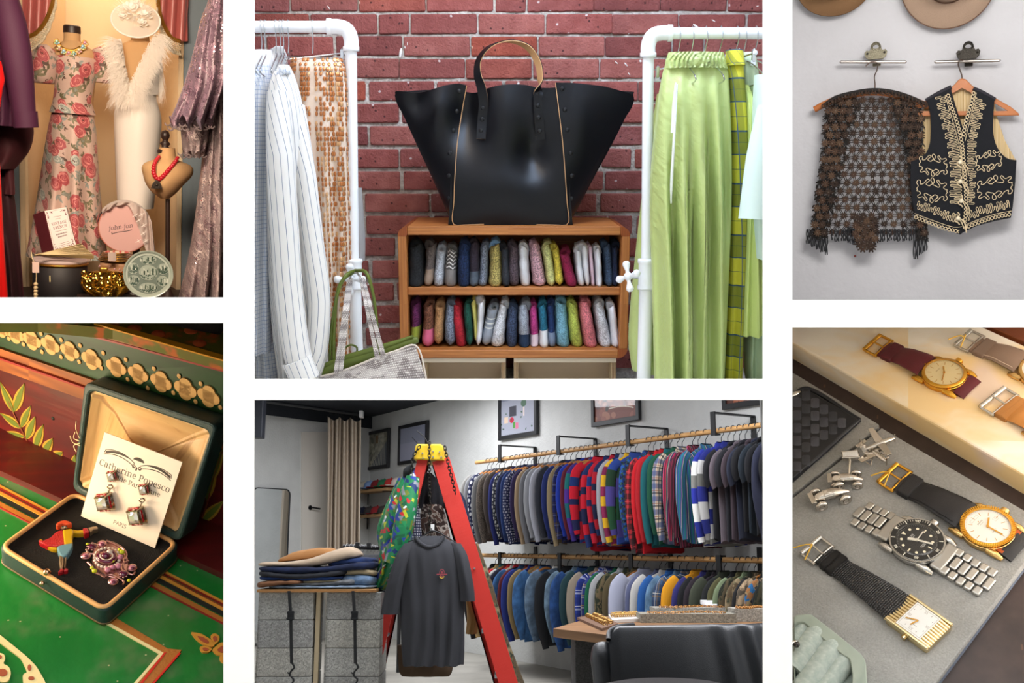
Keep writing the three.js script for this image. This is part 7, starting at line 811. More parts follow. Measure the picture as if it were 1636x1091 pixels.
const backP=[[1481,160],[1512,143],[1524,138],[1548,138],[1562,143],[1588,158],[1594,190],[1606,225],[1623,256],[1618,330],[1612,346],[1540,360],[1464,340],[1457,300],[1456,257],[1470,246],[1475,225],[1475,190],[1476,165]];part(o,'lining_back',boxUV(poly(R2(backP,0.03),0.008,0.002).translate(0,0,-D + 0.02)),lin,true,'cream striped lining');const seamM=mat(0x2a2830,0.9);part(o,'shoulder_seam',taper([Q(1479,161,0.072),Q(1500,149,0.075),Q(1520,139,0.075)],[3*k,3.2*k,3*k],8,12),seamM);part(o,'shoulder_seam',taper([Q(1555,141,0.075),Q(1570,148,0.075),Q(1590,159,0.072)],[2.5*k,2.8*k,2.5*k],8,12),seamM);
const cordM=mat(0xd6c3a0,0.85),Z=0.0855,Zr=0.0895,cord=(pts,z,rad=0.55,closed=false)=>new THREE.TubeGeometry(new THREE.CatmullRomCurve3(pts.map(([x,y])=>Q(x,y,z)),closed,'centripetal'),Math.min(900,Math.max(12,pts.length*3)),rad*k,5,closed);
const line=(pts)=>{const c=new THREE.CatmullRomCurve3(pts.map(([x,y])=>V(x,y,0)),false,'centripetal'),len=c.getLength();return{len,at:(s)=>{const t=clamp(s / len),p=c.getPointAt(t),g=c.getTangentAt(t);return[p.x,p.y,-g.y,g.x];}};};
const chain=(pts,amp,wl,z)=>{const l=line(pts),A=[],B=[],n=Math.round(l.len / wl*8);for(let i=0;i<=n;i++){const[x,y,nx,ny]=l.at(i / n*l.len),s=Math.sin(i / 8*Math.PI*2 / 2)*amp;A.push([x + nx*s,y + ny*s]);B.push([x - nx*s,y - ny*s]);}return[cord(A,z),cord(B,z)];};
const meander=(pts,wd,z,p=5.6,seed=1)=>{const l=line(pts),P=[],r=R3(seed),n=Math.floor(l.len / p),g=(s,f,w)=>{const[x,y,nx,ny]=l.at(clamp(s,0,l.len));P.push([x + nx*w*f,y + ny*w*f]);};for(let i=0;i<n;i++){const w=typeof wd==='function'?wd(i / n):wd,s=i*p,h=i % 3===1?0.55 + 0.15*r():0.9 + 0.08*r(),lo=r()<0.3?0.3:0.06,e=1.6 / Math.abs(w);g(s + 0.02*p,lo + e,w);if(i % 4===2){g(s + 0.02*p,0.38,w);g(s - 0.16*p,0.5,w);g(s + 0.02*p,0.62,w);}g(s - 0.04*p,h - e*1.2,w);g(s + 0.04*p,h - e*0.3,w);g(s + 0.25*p,h,w);g(s + 0.46*p,h - e*0.3,w);g(s + 0.54*p,h - e*1.2,w);const lo2=r()<0.3?0.25:0.05;if(h>0.8&&i % 4===0){g(s + 0.48*p,0.6,w);g(s + 0.7*p,0.48,w);g(s + 0.48*p,0.36,w);}g(s + 0.48*p,lo2 + e,w);g(s + 0.56*p,lo2 + e*0.3,w);g(s + 0.75*p,lo2,w);g(s + 0.94*p,lo2 + e*0.3,w);}return[cord(P,z,0.5)];};
const add=(name,list)=>part(o,name,merge(list),cordM);
// twisted chain along the neckline, front edge and hem; fine straight lines beside them
add('chain_braid',chain([[1514,150],[1520,170],[1529,196],[1536,225],[1540,262],[1543,300],[1543,340],[1541,356]],2.7,5.6,Zr));add('chain_braid',chain([[1556,146],[1552,165],[1546,185],[1541,205],[1539,218]],2.7,5.6,Zr));add('chain_braid',chain([[1461,346],[1485,356],[1510,365],[1532,370]],2.7,5.6,Z));add('chain_braid',chain([[1540,365],[1562,356],[1590,347],[1615,342]],2.7,5.6,Zr));
add('straight_braid',[cord([[1510,152],[1518,180],[1527,210],[1534,240],[1538,280],[1539,330],[1538,358]],Z,0.45),cord([[1560,148],[1555,170],[1549,195],[1544,215],[1542,225]],Zr,0.45),cord([[1461,341],[1490,352],[1525,363],[1537,362]],Z,0.45),cord([[1541,360],[1565,350],[1590,342],[1616,337]],Zr,0.45)]);
// vermicelli bands
add('scroll_braid',meander([[1510,152],[1517,180],[1526,210],[1533,240],[1537,280],[1537,330]],(t)=>lerp(17,21,t),Z,5.4,3));add('scroll_braid',meander([[1545,326],[1546,290],[1545,250],[1546,215],[1551,190],[1557,165],[1561,150]],(t)=>lerp(12,19,t),Zr,5.4,5));add('scroll_braid',meander([[1535,358],[1515,353],[1490,343],[1463,334]].reverse().map(([x,y])=>[x,y]),-15,Z,5.4,7));add('scroll_braid',meander([[1614,334],[1590,339],[1565,346],[1545,354]],16,Zr,5.4,9));
// four pocket motifs
const top=[[0,0.5],[0.04,0.4],[-0.01,0.3],[0.04,0.18],[0.12,0.2],[0.1,0.32],[0.2,0.3],[0.36,0.08],[0.42,0.12],[0.3,0.28],[0.42,0.34],[0.46,0.28],[0.52,0.24],[0.46,0.1],[0.5,0],[0.56,0.04],[0.57,0.16],[0.53,0.26],[0.62,0.3],[0.72,0.34],[0.76,0.28],[0.66,0.1],[0.7,0.04],[0.8,0.18],[0.95,0.12],[0.98,0.18],[0.88,0.3],[0.95,0.38],[1.01,0.36],[0.99,0.44],[1.02,0.5]];
const motif=(x0,y0,x1,y1,sl,z)=>{const all=[...top,...top.map(([x,y])=>[1 - x,1 - y])];return cord(all.map(([x,y])=>[lerp(x0,x1,x),lerp(y0,y1,y)+(x - 0.5)*sl]),z,0.55,true);};
for(const[x0,y0,x1,y1,sl,z]of[[1469,246,1513,282,6,Z],[1465,284,1513,324,8,Z],[1560,240,1600,274,-6,Zr],[1562,280,1617,319,-6,Zr]])add('pocket_braid',[motif(x0,y0,x1,y1,sl,z)]);
// knotted buttons with cords
[[1534,259],[1534.5,290],[1536,321],[1531,349]].forEach(([x,y])=>{const q=Q(x,y,0.094);part(o,'button',ball(3*k,q.x,q.y,q.z,14,10),mat(0xe8dcc0,0.6,{key:'btn'}));part(o,'button_loop',merge([cord([[x - 1,y - 10],[x + 2,y - 6],[x - 3,y],[x - 5,y + 4],[x,y + 7],[x + 2,y + 10]],0.093,0.9),cord([[x + 2,y],[x + 8,y + 4],[x + 12,y + 11],[x + 13,y + 20]],0.094,0.7),cord([[x + 2,y + 1],[x + 6,y + 8],[x + 9,y + 16]],0.094,0.7)]),cordM);});part(o,'cord_end',cord([[1536,350],[1541,356],[1543,366],[1544,372]],0.094,0.9),cordM);}
{const glow=mat(0xffffff,0.6,{emissive:new THREE.Color(1,1,1),emissiveIntensity:1.2}),p=I.d(1640,-255,2.5),t=V(0.05,-0.35,-4.0),w=0.7,h=0.36;areaLight(I,p,t,w,h,0xfffaf5,LIGHT.vest,'unseen_vest_light');const o=thing(I,'unseen_light_panel','unseen white light panel over the waistcoat wall','light',p),n=t.clone().sub(p).normalize(),g=box(w,h,0.01);g.applyQuaternion(new THREE.Quaternion().setFromUnitVectors(V(0,0,1),n));const b=p.clone().addScaledVector(n,-0.012);part(o,'diffuser',at(g,b.x,b.y,b.z),glow);}  // unseen panel above the opening, placed to light the waistcoat wall
}
// ================================================================ interior 5: watches and cufflinks on grey suede boards and an onyx slab
const clipPx=(pts,[x0,y0,x1,y1])=>{for(const[ax,lim,sg]of[[0,x0,1],[0,x1,-1],[1,y0,1],[1,y1,-1]]){const o=[];pts.forEach((p,i)=>{const q=pts[(i + 1)% pts.length],a=(p[ax]- lim)*sg,b=(q[ax]- lim)*sg;if(a>=0)o.push(p);if(a*b<0){const t=a /(a - b);o.push([lerp(p[0],q[0],t),lerp(p[1],q[1],t)]);}});pts=o;}return pts;};
const flatPoly=(I,pts,y0,h,bevel=0,holes=[])=>boxUV(poly((I.clip?clipPx(pts,I.clip):pts).map(([x,y])=>{const p=I.y(x,y,y0 + h);return[p.x,-p.z];}),h,bevel,holes.map((q)=>(I.clip?clipPx(q,[I.clip[0]+ 4,I.clip[1]+ 4,I.clip[2],I.clip[3]- 40]):q).map(([x,y])=>{const p=I.y(x,y,y0 + h);return[p.x,-p.z];}))).rotateX(-Math.PI / 2).translate(0,y0,0));
const roundPts=(pts,r,n=6)=>{const o=[];pts.forEach((p,i)=>{const a=pts[(i + pts.length - 1)% pts.length],b=pts[(i + 1)% pts.length],f=(q)=>{const d=Math.hypot(q[0]- p[0],q[1]- p[1]);return[lerp(p[0],q[0],Math.min(0.45,r / d)),lerp(p[1],q[1],Math.min(0.45,r / d))];},s=f(a),e=f(b);for(let k=0;k<=n;k++){const t=k / n;o.push([lerp(lerp(s[0],p[0],t),lerp(p[0],e[0],t),t),lerp(lerp(s[1],p[1],t),lerp(p[1],e[1],t),t)]);}});return o;};
{
const I=new Interior(1451,807,52);I.clip=[1260,517,1900,1400];
const TY=-2.1,BY=TY + 0.022,MY=TY + 0.062,k=2.68 / F;
lining([1256,513,2500,2100],2.012,3.75,mat(0xb8b0a4,0.9),'pale lining of the watch display');
struct(null,'wall_back',at(box(2.6,2.6,0.03),1.035 + 1.3,1.672 - 1.3,-3.77),mat(0xb8b0a4,0.9),'pale wall closing the watch display','wall');
const tableTex=dataTex(256,(u,v)=>{const n=fbm(u*14,v*14,101,14,4),h=hash(Math.floor(u*120),Math.floor(v*40),7);return mixc(mixc([40,28,26],[66,50,46],n),[120,84,60],h>0.994?0.6:0);});
{const o=struct(I,'counter',flatPoly(I,[[1100,380],[1900,380],[2500,1500],[900,1500]],TY - 0.04,0.04),mat(0xffffff,0.5,{map:scaled(tableTex,0.5)}),'dark brown leather table top under the watch boards','table');o.name='table_top';}
const suedeTex=dataTex(256,(u,v,x,y)=>{const n=fbm(u*6,v*6,111,6,4),f=hash(x,y,3)*16 - 8,b=146 +(n - 0.5)*34 + f;return[b,b - 1,b - 4];});
const suede=mat(0xffffff,0.95,{map:scaled(suedeTex,0.6),bumpMap:scaled(BUMP.grain,0.05),bumpScale:0.0012}),edgeM=mat(0x5c6474,0.9);
{const o=thing(I,'suede_board','large grey suede display board carrying four watches and the cufflinks','display board',I.y(1480,900,TY));part(o,'pad',flatPoly(I,[[1408.5,684.5],[1682,843],[1430,1180],[1080,943]],TY + 0.012,0.01,0.004),suede);part(o,'base',flatPoly(I,[[1410,688],[1683,847],[1432,1184],[1082,946]],TY,0.011,0.001),edgeM);}
{const o=thing(I,'suede_board','smaller grey suede display board under the woven leather pouch','display board',I.y(1300,690,TY));part(o,'pad',flatPoly(I,roundPts([[1407,680.5],[1090,490],[860,650],[1076,940]],6),TY + 0.012,0.01,0.004),suede);part(o,'base',flatPoly(I,[[1406,684],[1090,494],[862,654],[1076,942]],TY,0.011,0.001),edgeM);}
const onyx=dataTex(512,(u,v)=>{const w=fbm(u*4,v*4,121,4,4),n=fbm(u*3 + w*1.2,v*6 + w,125,0,5),t=clamp((n - 0.42)*4),c=mixc([246,238,224],[244,212,156],t),p=clamp((fbm(u*5,v*5,131,5,3)- 0.56)*6);return mixc(c,[236,214,202],p*0.8);});
{const o=thing(I,'onyx_slab','thick honey and cream onyx slab with watches on top','stone slab',I.y(1450,640,TY));part(o,'slab',flatPoly(I,[[1180,500],[1760,832],[1900,673],[1558,519],[1400,440]],TY,MY - TY,0.006),mat(0xffffff,0.25,{map:scaled(onyx,0.9),clearcoat:0.4}));}
single(I,'wooden_tray','reddish brown wooden tray edge behind the onyx slab','tray',flatPoly(I,[[1572,519],[1960,690],[1960,600],[1620,470]],TY,0.05,0.004),mat(0x7a3f22,0.45,{bumpMap:scaled(BUMP.grain,0.3),bumpScale:0.001}),I.y(1640,540,TY));
// ---- woven pouch
{const o=thing(I,'woven_pouch','black woven leather pouch with a zip on the smaller suede board','pouch',I.y(1300,690,BY)),lea=[0x3c3e47,0x33353d,0x454750].map((c)=>mat(c,0.5,{bumpMap:scaled(BUMP.leather,0.08),bumpScale:0.0005})),outline=[[1373,671],[1287,621],[1180,700],[1240,790]],y0=BY;
part(o,'body',flatPoly(I,roundPts(outline,5),y0,0.016,0.004),mat(0x17191f,0.5));part(o,'edge_binding',tube([[1373,671],[1287,621],[1268,635]].concat([[1268,752],[1373,671]]).map(([x,y])=>I.y(x,y,y0 + 0.012)),0.0065,120,8),mat(0x1b1e26,0.4));
const inside=(x,y)=>{let c=false;for(let i=0,j=3;i<4;j=i++){const[xi,yi]=outline[i],[xj,yj]=outline[j];if((yi>y)!==(yj>y)&&x<(xj - xi)*(y - yi)/(yj - yi)+ xi)c=!c;}return c;};
for(let c=-4;c<9;c++)for(let r=-6;r<16;r++){const x=1273.5 + c*14.3,y=622 + r*20.5 +(c&1?9.5:0)+(c*0.6)*1.0;if(x<1268||y>800)continue;const pts=[[x - 7,y - 10],[x + 7,y - 10],[x + 7,y + 10],[x - 7,y + 10]];if(!inside(x,y)||!inside(x + 5,y + 6)||!inside(x + 5,y - 6))continue;const g=slab(5,6,(u,v)=>{const q=I.y(lerp(x - 6.7,x + 6.7,u),lerp(y - 9.8,y + 9.8,v),y0 + 0.0182 + 0.0045*Math.pow(Math.sin(v*Math.PI),0.6)- 0.0012*Math.pow(Math.abs(u - 0.5)*2,6));return A3(q);},-0.004);part(o,'woven_strip',g,lea[(c*7 + r*3 + 90)% 3]);}
const z=I.y(1272,628,y0 + 0.02);part(o,'zip_pull',taper([I.y(1262,634,y0 + 0.02),I.y(1272,629,y0 + 0.022),I.y(1278,626,y0 + 0.02)],[0.006,0.008,0.004],8,8),mat(0xd8d4cc,0.25,{metal:1}));}
// ---- watches
const gold=mat(0xd9a441,0.22,{metal:1}),goldPale=mat(0xdcb878,0.25,{metal:1}),steel=mat(0xc4c2be,0.25,{metal:1}),brushed=mat(0xb4b2ae,0.36,{metal:1}),glass=mat(0xffffff,0.02,{transmission:1,thickness:0});
const strapBump={plain:[BUMP.leather,0.1,0.0006],lizard:[dataTex(128,(u,v)=>{const X=u*16,Y=v*20,r=Math.floor(Y),fx=(X +(r&1)*0.5)% 1 - 0.5,fy=Y - r - 0.5,n=250 - 420*(fx*fx + fy*fy);return[n,n,n];},false),0.1,0.004]};
function watch(label,C,B,plane,R,o){
const c=I.y(C[0],C[1],plane),b=I.y(B[0],B[1],plane),dir=b.clone().sub(c),L=dir.length(),yaw=Math.atan2(-dir.z,dir.x),w=thing(I,'wristwatch',label,'watch',c,undefined,turnY(yaw)),P=(n,g,m,l,par=w)=>part(par,n,g,m,false,l),sc=R / 0.06;
const H=o.h??0.03*sc,W0=o.w0??R*0.72,W1=o.w1??R*0.56;
if(o.strap){
const sb=strapBump[o.skin??'plain'],m=mat(o.strap,o.sr??0.5,{bumpMap:scaled(sb[0],sb[1]),bumpScale:sb[2]}),x0=o.x0??R*0.92,x1=L - 0.02*sc;
const sh=(x)=>lerp(0.55*H,0.006,sstep(0,0.35,x))+ 0.012*sc*Math.sin(Math.PI*Math.min(1,x*1.4))*(o.bow??1);
const strapM=P('strap',slab(10,40,(u,v)=>{const x=lerp(x0,x1,v),hw=lerp(W0,W1,sstep(0,0.8,v))*(v>0.97?0.96:1),t=(u - 0.5)*2;return[x,0.004 + sh(v)+ 0.006*sc*(1 - Math.pow(Math.abs(t),4)),-hw*t];},-0.006*sc),m);
if(o.stitch){const gs=[];for(let i=0;i<34;i++)for(const s of[-1,1]){const v=0.06 + i / 34*0.7,hw=lerp(W0,W1,sstep(0,0.8,v))*0.87;gs.push(at(box((x1 - x0)*0.013,0.0016*sc,0.0018*sc),lerp(x0,x1,v),0.004 + sh(v)+ 0.0055*sc,s*hw));}P('stitching',merge(gs),mat(o.stitch,0.6),undefined,strapM);}
for(const v of o.keep??[0.8,0.87]){const x=lerp(x0,x1,v),hw=lerp(W0,W1,sstep(0,0.8,v))*1.06;P('keeper',at(box(0.021*sc,0.02*sc,hw*2,0.005*sc),x,0.004 + sh(v),0),m,undefined,strapM);}
const bx=L,bw=W1*1.14,bk=P('buckle',merge([rod([bx - 0.03*sc,0.012,-bw],[bx + 0.012*sc,0.014,-bw],0.0042*sc,8),rod([bx - 0.03*sc,0.012,bw],[bx + 0.012*sc,0.014,bw],0.0042*sc,8),rod([bx + 0.014*sc,0.015,-bw],[bx + 0.014*sc,0.015,bw],0.0062*sc,10),rod([bx - 0.024*sc,0.013,-bw],[bx - 0.024*sc,0.013,bw],0.0035*sc,8)]),o.buckle??gold);P('buckle_pin',rod([bx - 0.026*sc,0.016,0],[bx + 0.014*sc,0.02,0],0.0028*sc,8),o.buckle??gold,undefined,bk);
if(o.stub){P('strap_stub',slab(8,8,(u,v)=>{const x=-lerp(R*0.92,R*0.92 + o.stub,v),t=(u - 0.5)*2;return[x,lerp(0.55*H,0.3*H,v*v)+ 0.004*(1 - t*t),W0*0.94*t];},-0.01*sc),m);if(o.lining)P('strap_lining',slab(2,2,(u,v)=>[-lerp(R*0.8,R*1.02,v),0.6*H,W0*0.9*(u - 0.5)*2],-0.004),mat(o.lining,0.5));}
if(o.tie)P('tag_thread',merge([tube([[bx + 0.01,0.02,0],[bx + 0.012,0.04*sc,-0.02*sc],[bx + 0.03*sc,0.035*sc,-0.045*sc]],0.0018*sc,12,6),tube([[bx + 0.01,0.02,0],[bx + 0.0,0.042*sc,-0.01*sc],[bx - 0.012*sc,0.03*sc,-0.05*sc]],0.0018*sc,12,6)]),mat(0xd8aa34,0.5));
}
if(o.round){
const cs=P('case',lathe([[0,0.002],[R*0.9,0.002],[R*0.99,0.25*H],[R,0.6*H],[R*0.98,0.78*H],[0,0.78*H]],56),o.metal);
for(const[sx,sz]of[[1,1],[1,-1],[-1,1],[-1,-1]])P('lug',taper([[sx*R*0.5,0.42*H,sz*R*0.8],[sx*R*0.85,0.42*H,sz*R*0.8],[sx*R*1.12,0.26*H,sz*R*0.78]],[0.009*sc,0.009*sc,0.0055*sc],10,12),o.metal,undefined,cs);
P('crown',rot(new THREE.CylinderGeometry(0.011*sc,0.011*sc,0.014*sc,16),Math.PI / 2).translate(0,0.5*H,-(o.crown??-1)*(R + 0.006*sc)),o.metal,undefined,cs);const n=o.teeth??60,gs=[];for(let i=0;i<n;i++){const a=i / n*6.2832;gs.push(rot(box(0.0032*sc,o.flute?0.004*sc:0.006*sc,o.flute?0.010*sc:0.004*sc),0,-a + Math.PI / 2).translate(Math.cos(a)*R*(o.flute?0.92:0.982),(o.flute?0.955:0.86)*H,Math.sin(a)*R*(o.flute?0.92:0.982)));}
const bz=P('bezel',merge([lathe([[R*0.82,0.78*H],[R*0.985,0.78*H],[R*0.97,0.93*H],[R*0.86,1.02*H],[R*0.82,0.98*H]],56),...gs]),o.bezelM??o.metal);
if(o.insert)P('bezel_insert',at(new THREE.RingGeometry(R*0.76,R*0.95,64).rotateX(-Math.PI / 2).rotateY(o.dialTurn??0),0,1.03*H,0),mat(0xffffff,0.25,{map:o.insert,clearcoat:0.6}),'black dive bezel insert with pale numerals',bz);
const rd=o.insert?R*0.74:R*0.84;P('rehaut',lathe([[rd,0.8*H],[rd*1.04,1.02*H]],48),o.metal);const dl=P('dial',at(new THREE.CircleGeometry(rd,56).rotateX(-Math.PI / 2).rotateY(o.dialTurn??0),0,0.85*H,0),mat(0xffffff,0.4,{map:o.dial}),o.dialWords);
for(const[a,l,wd]of o.hands)P('hand',rot(box(rd*l,0.002*sc,wd*sc),0,a).translate(Math.cos(a)*rd*l*0.42,0.93*H,-Math.sin(a)*rd*l*0.42),o.handM??o.metal,undefined,dl);P('hand_boss',at(new THREE.CylinderGeometry(0.003*sc,0.003*sc,0.006*sc,12),0,0.93*H,0),o.handM??o.metal,undefined,dl);P('crystal',at(lathe([[0,0.004*sc],[rd*0.9,0.0028*sc],[rd*1.02,0]],48),0,1.02*H,0),glass);
}
return w;
}
const dialTex=(bg,draw)=>canvasTex(512,512,(c)=>{c.fillStyle=bg;c.fillRect(0,0,512,512);c.translate(256,256);draw(c);});
const idx=(c,n,r0,r1,w,col)=>{c.fillStyle=col;for(let i=0;i<n;i++){c.save();c.rotate(i / n*Math.PI*2);c.fillRect(-w / 2,-r1,w,r1 - r0);c.restore();}};
const dialWhite=dialTex('#ece8e0',(c)=>{idx(c,60,232,242,2,'#8a7a5c');idx(c,12,165,215,8,'#c0924a');c.fillStyle='#8a7a5c';c.textAlign='center';c.font='bold 26px serif';c.fillText('ROLEX',0,-92);c.fillStyle='#c0924a';c.fillRect(-7,-128,14,14);c.fillStyle='#a89c88';c.fillRect(-36,-78,72,4);c.fillRect(-40,80,80,4);c.fillRect(-30,92,60,4);c.strokeStyle='#b0a694';c.lineWidth=3;c.strokeRect(130,-22,56,44);c.fillStyle='#8a8072';c.font='30px serif';c.fillText('7',158,11);c.strokeRect(-70,-190,140,30);});
const dialGold=dialTex('#e2cf9c',(c)=>{idx(c,60,232,244,2,'#a07a34');idx(c,12,165,220,9,'#b8863a');c.fillStyle='#94703a';c.textAlign='center';c.font='bold 24px serif';c.fillText('ROLEX',0,-92);});
const dialBlack=dialTex('#0c0d12',(c)=>{idx(c,60,236,248,2.5,'#c8c8c0');c.fillStyle='#ece4c8';for(let i=0;i<12;i++){c.save();c.rotate(i*Math.PI / 6);if(i===0){c.beginPath();c.moveTo(-26,-215);c.lineTo(26,-215);c.lineTo(0,-158);c.fill();}else if(i % 3===0)c.fillRect(-9,-215,18,56);else{c.beginPath();c.arc(0,-192,19,0,7);c.fill();}c.restore();}c.fillStyle='#d8d8d4';c.textAlign='center';c.font='bold 34px serif';c.fillText('ROLEX',0,-82);c.fillRect(-52,-70,104,5);c.fillRect(-66,84,132,5);c.fillRect(-60,98,120,5);c.fillRect(-50,112,100,5);});
const bezelTex=canvasTex(512,512,(c)=>{c.fillStyle='#0b0c10';c.fillRect(0,0,512,512);c.translate(256,256);c.fillStyle='#d8d4c4';c.textAlign='center';for(let i=0;i<12;i++){c.save();c.rotate(i*Math.PI / 6);if(i===0){c.beginPath();c.moveTo(-20,-250);c.lineTo(20,-250);c.lineTo(0,-212);c.fill();}else if(i % 2===0){c.font='bold 40px sans-serif';c.fillText(String(i*5),0,-214);}else c.fillRect(-5,-250,10,40);c.restore();}for(let i=1;i<15;i++){c.save();c.rotate(i*Math.PI / 30);c.fillRect(-2,-250,4,22);c.restore();}});
const T0=2.05;
watch('gold watch with fluted bezel, white dial and black stitched leather strap',[1577,852],[1426,766],BY,0.0585,{strap:0x17161a,sr:0.45,stitch:0x050507,metal:goldPale,bezelM:gold,round:true,flute:true,teeth:72,dial:dialWhite,dialTurn:-Math.PI / 2,hands:[[2.75 + 0.4,0.8,0.0026],[-1.1,0.55,0.004]],handM:gold,crown:-1,stub:0.03,lining:0xb4501c,tie:true,dialWords:'white dial with gold batons'});
watch('gold watch with champagne dial and maroon strap on the onyx',[1508,606],[1400,556],MY,0.056,{strap:0x5c1420,sr:0.4,metal:gold,round:true,teeth:1,dial:dialGold,dialTurn:-Math.PI / 2,hands:[[2.0,0.7,0.003],[-0.9,0.5,0.004]],handM:gold,stub:0.03,keep:[0.72,0.82],dialWords:'champagne dial'});
watch('gold watch with taupe leather strap at the edge of the onyx',[1664,602],[1545,549],MY,0.056,{strap:0x8a7262,metal:goldPale,round:true,teeth:1,dial:dialWhite,dialTurn:-Math.PI / 2,hands:[[2.0,0.7,0.003]],buckle:steel,keep:[0.72,0.82],tie:true,stitch:0xd0bca8});
{const w=watch('gold watch with tan leather strap and white tag near the onyx corner',[1690,700],[1592,645],MY,0.056,{strap:0xc0803c,metal:goldPale,round:true,teeth:1,dial:dialWhite,dialTurn:-Math.PI / 2,hands:[[2.0,0.7,0.003]],buckle:steel,keep:[0.7,0.84],w1:0.04});const q=I.y(1624,684,MY);part(w,'paper_tag',at(box(0.05,0.002,0.02),0.05,0.03,0.03),mat(0xf0eee8,0.7),false,'white paper tag');}
{const w=watch('steel dive watch with black dial, black bezel and link bracelet',[1465,874],[1398,837],BY,0.0605,{metal:steel,round:true,teeth:96,dial:dialBlack,insert:bezelTex,dialTurn:-Math.PI / 2,hands:[[3.45,0.85,0.004],[0.45,0.5,0.0065],[-1.5,0.7,0.002]],handM:mat(0xe8e4d8,0.3,{metal:0.4}),crown:-1,dialWords:'black dial with pale dots'});
for(const s of[1,-1]){part(w,'end_link',at(box(0.03,0.018,0.078,0.005),s*0.068,0.014,0),brushed,false);for(let r=0;r<(s>0?4:5);r++){const x=s*(0.086 + r*0.0195),y=Math.max(0.009,0.016 - r*0.003);for(const[z,wz,dx]of[[-0.03,0.022,0],[0,0.034,s*0.0095],[0.03,0.022,0]])part(w,'bracelet_link',at(box(0.0175,0.012,wz,0.004),x + dx,y,z),(r +(z===0))% 2?steel:brushed,false);}}}
{const w=watch('pale gold rectangular watch with ribbed ends and black lizard strap',[1467,1002],[1303,882],BY,0.056,{strap:0x121114,skin:'lizard',sr:0.35,x0:0.045,w0:0.041,w1:0.029,metal:goldPale,buckle:steel,keep:[0.8,0.88],tie:true,h:0.026,bow:0.8}),P=(n,g,m,l)=>part(w,n,g,m,false,l),pg=mat(0xe2cfa2,0.22,{metal:1});
P('case',at(box(0.108,0.02,0.086,0.006),0,0.012,0),pg);for(const s of[-1,1]){for(let i=0;i<12;i++)P('rib',rod([s*0.03,0.024,-0.0405 + i*0.00737],[s*0.054,0.0205,-0.0405 + i*0.00737],0.0036,8),pg);P('side_bar',at(box(0.108,0.008,0.006,0.002),0,0.024,s*0.04),pg);}
const t=canvasTex(256,256,(c)=>{c.fillStyle='#e6e4e0';c.fillRect(0,0,256,256);c.strokeStyle='#a8a094';c.lineWidth=3;c.strokeRect(14,14,228,228);c.fillStyle='#8a8276';c.textAlign='center';c.font='30px serif';c.fillText('XII',128,48);c.fillText('VI',128,236);c.fillText('III',222,140);c.fillText('IX',34,140);c.fillRect(100,76,56,4);for(const[x,y]of[[70,40],[186,40],[70,226],[186,226],[30,80],[30,190],[226,80],[226,190]])c.fillRect(x - 3,y - 6,6,12);});P('dial',at(new THREE.PlaneGeometry(0.06,0.072).rotateX(-Math.PI / 2).rotateY(0),0,0.0262,0),mat(0xffffff,0.35,{map:t,clearcoat:0.4}),'pearl white dial');for(const[a,l]of[[0.5,0.026],[-2.3 + 3.6,0.02]])P('hand',rot(box(l,0.0016,0.0022),0,a).translate(Math.cos(a)*l / 2,0.028,-Math.sin(a)*l / 2),gold);P('crystal',at(box(0.062,0.0015,0.074),0,0.031,0),glass);P('crown',at(rot(new THREE.CylinderGeometry(0.006,0.006,0.008,12),Math.PI / 2),0.0,0.014,-0.047),pg);}
// ---- cufflinks
const silver=mat(0xd2ccc4,0.16,{metal:1});
const car=(label,x,y,turn,toggle)=>{const c=I.y(x,y,BY),o=thing(I,'car_cufflink',label,'cufflink',c,undefined,turnY(turn)),P=(n,g)=>part(o,n,g,silver,false);P('body',merge([taper([[-0.042,0.02,0],[-0.03,0.024,0],[0,0.028,0],[0.022,0.024,0],[0.046,0.018,0]],[0.006,0.012,0.013,0.011,0.004],10,16),at(box(0.03,0.01,0.02,0.004),-0.004,0.034,0),at(box(0.012,0.004,0.034,0.001),-0.046,0.03,0)]));for(const sx of[-0.03,0.03])for(const sz of[-1,1]){P('wheel',rot(new THREE.TorusGeometry(0.011,0.0055,8,18)).translate(sx,0.0165,sz*0.022));P('hub',rot(new THREE.CylinderGeometry(0.006,0.008,0.01,10),Math.PI / 2).translate(sx,0.0165,sz*0.022));P('axle',rod([sx,0.0165,-0.02],[sx,0.0165,0.02],0.003,6));}if(toggle){P('post',rod([0.01,0.02,-0.02],[0.018,0.03,-0.07],0.0035,8));o.scale.setScalar(0.85);P('toggle',merge([at(rot(box(0.048,0.008,0.03,0.004),0.5,0.1),0.02,0.03,-0.084),at(box(0.052,0.012,0.005,0.002),0.02,0.026,-0.1),at(box(0.052,0.012,0.005,0.002),0.02,0.036,-0.068)]));}return o;};
car('silver racing car cufflink with square toggle back',1352,773,0.12,true);car('silver racing car cufflink standing on its wheels',1327,800,0.42,false);
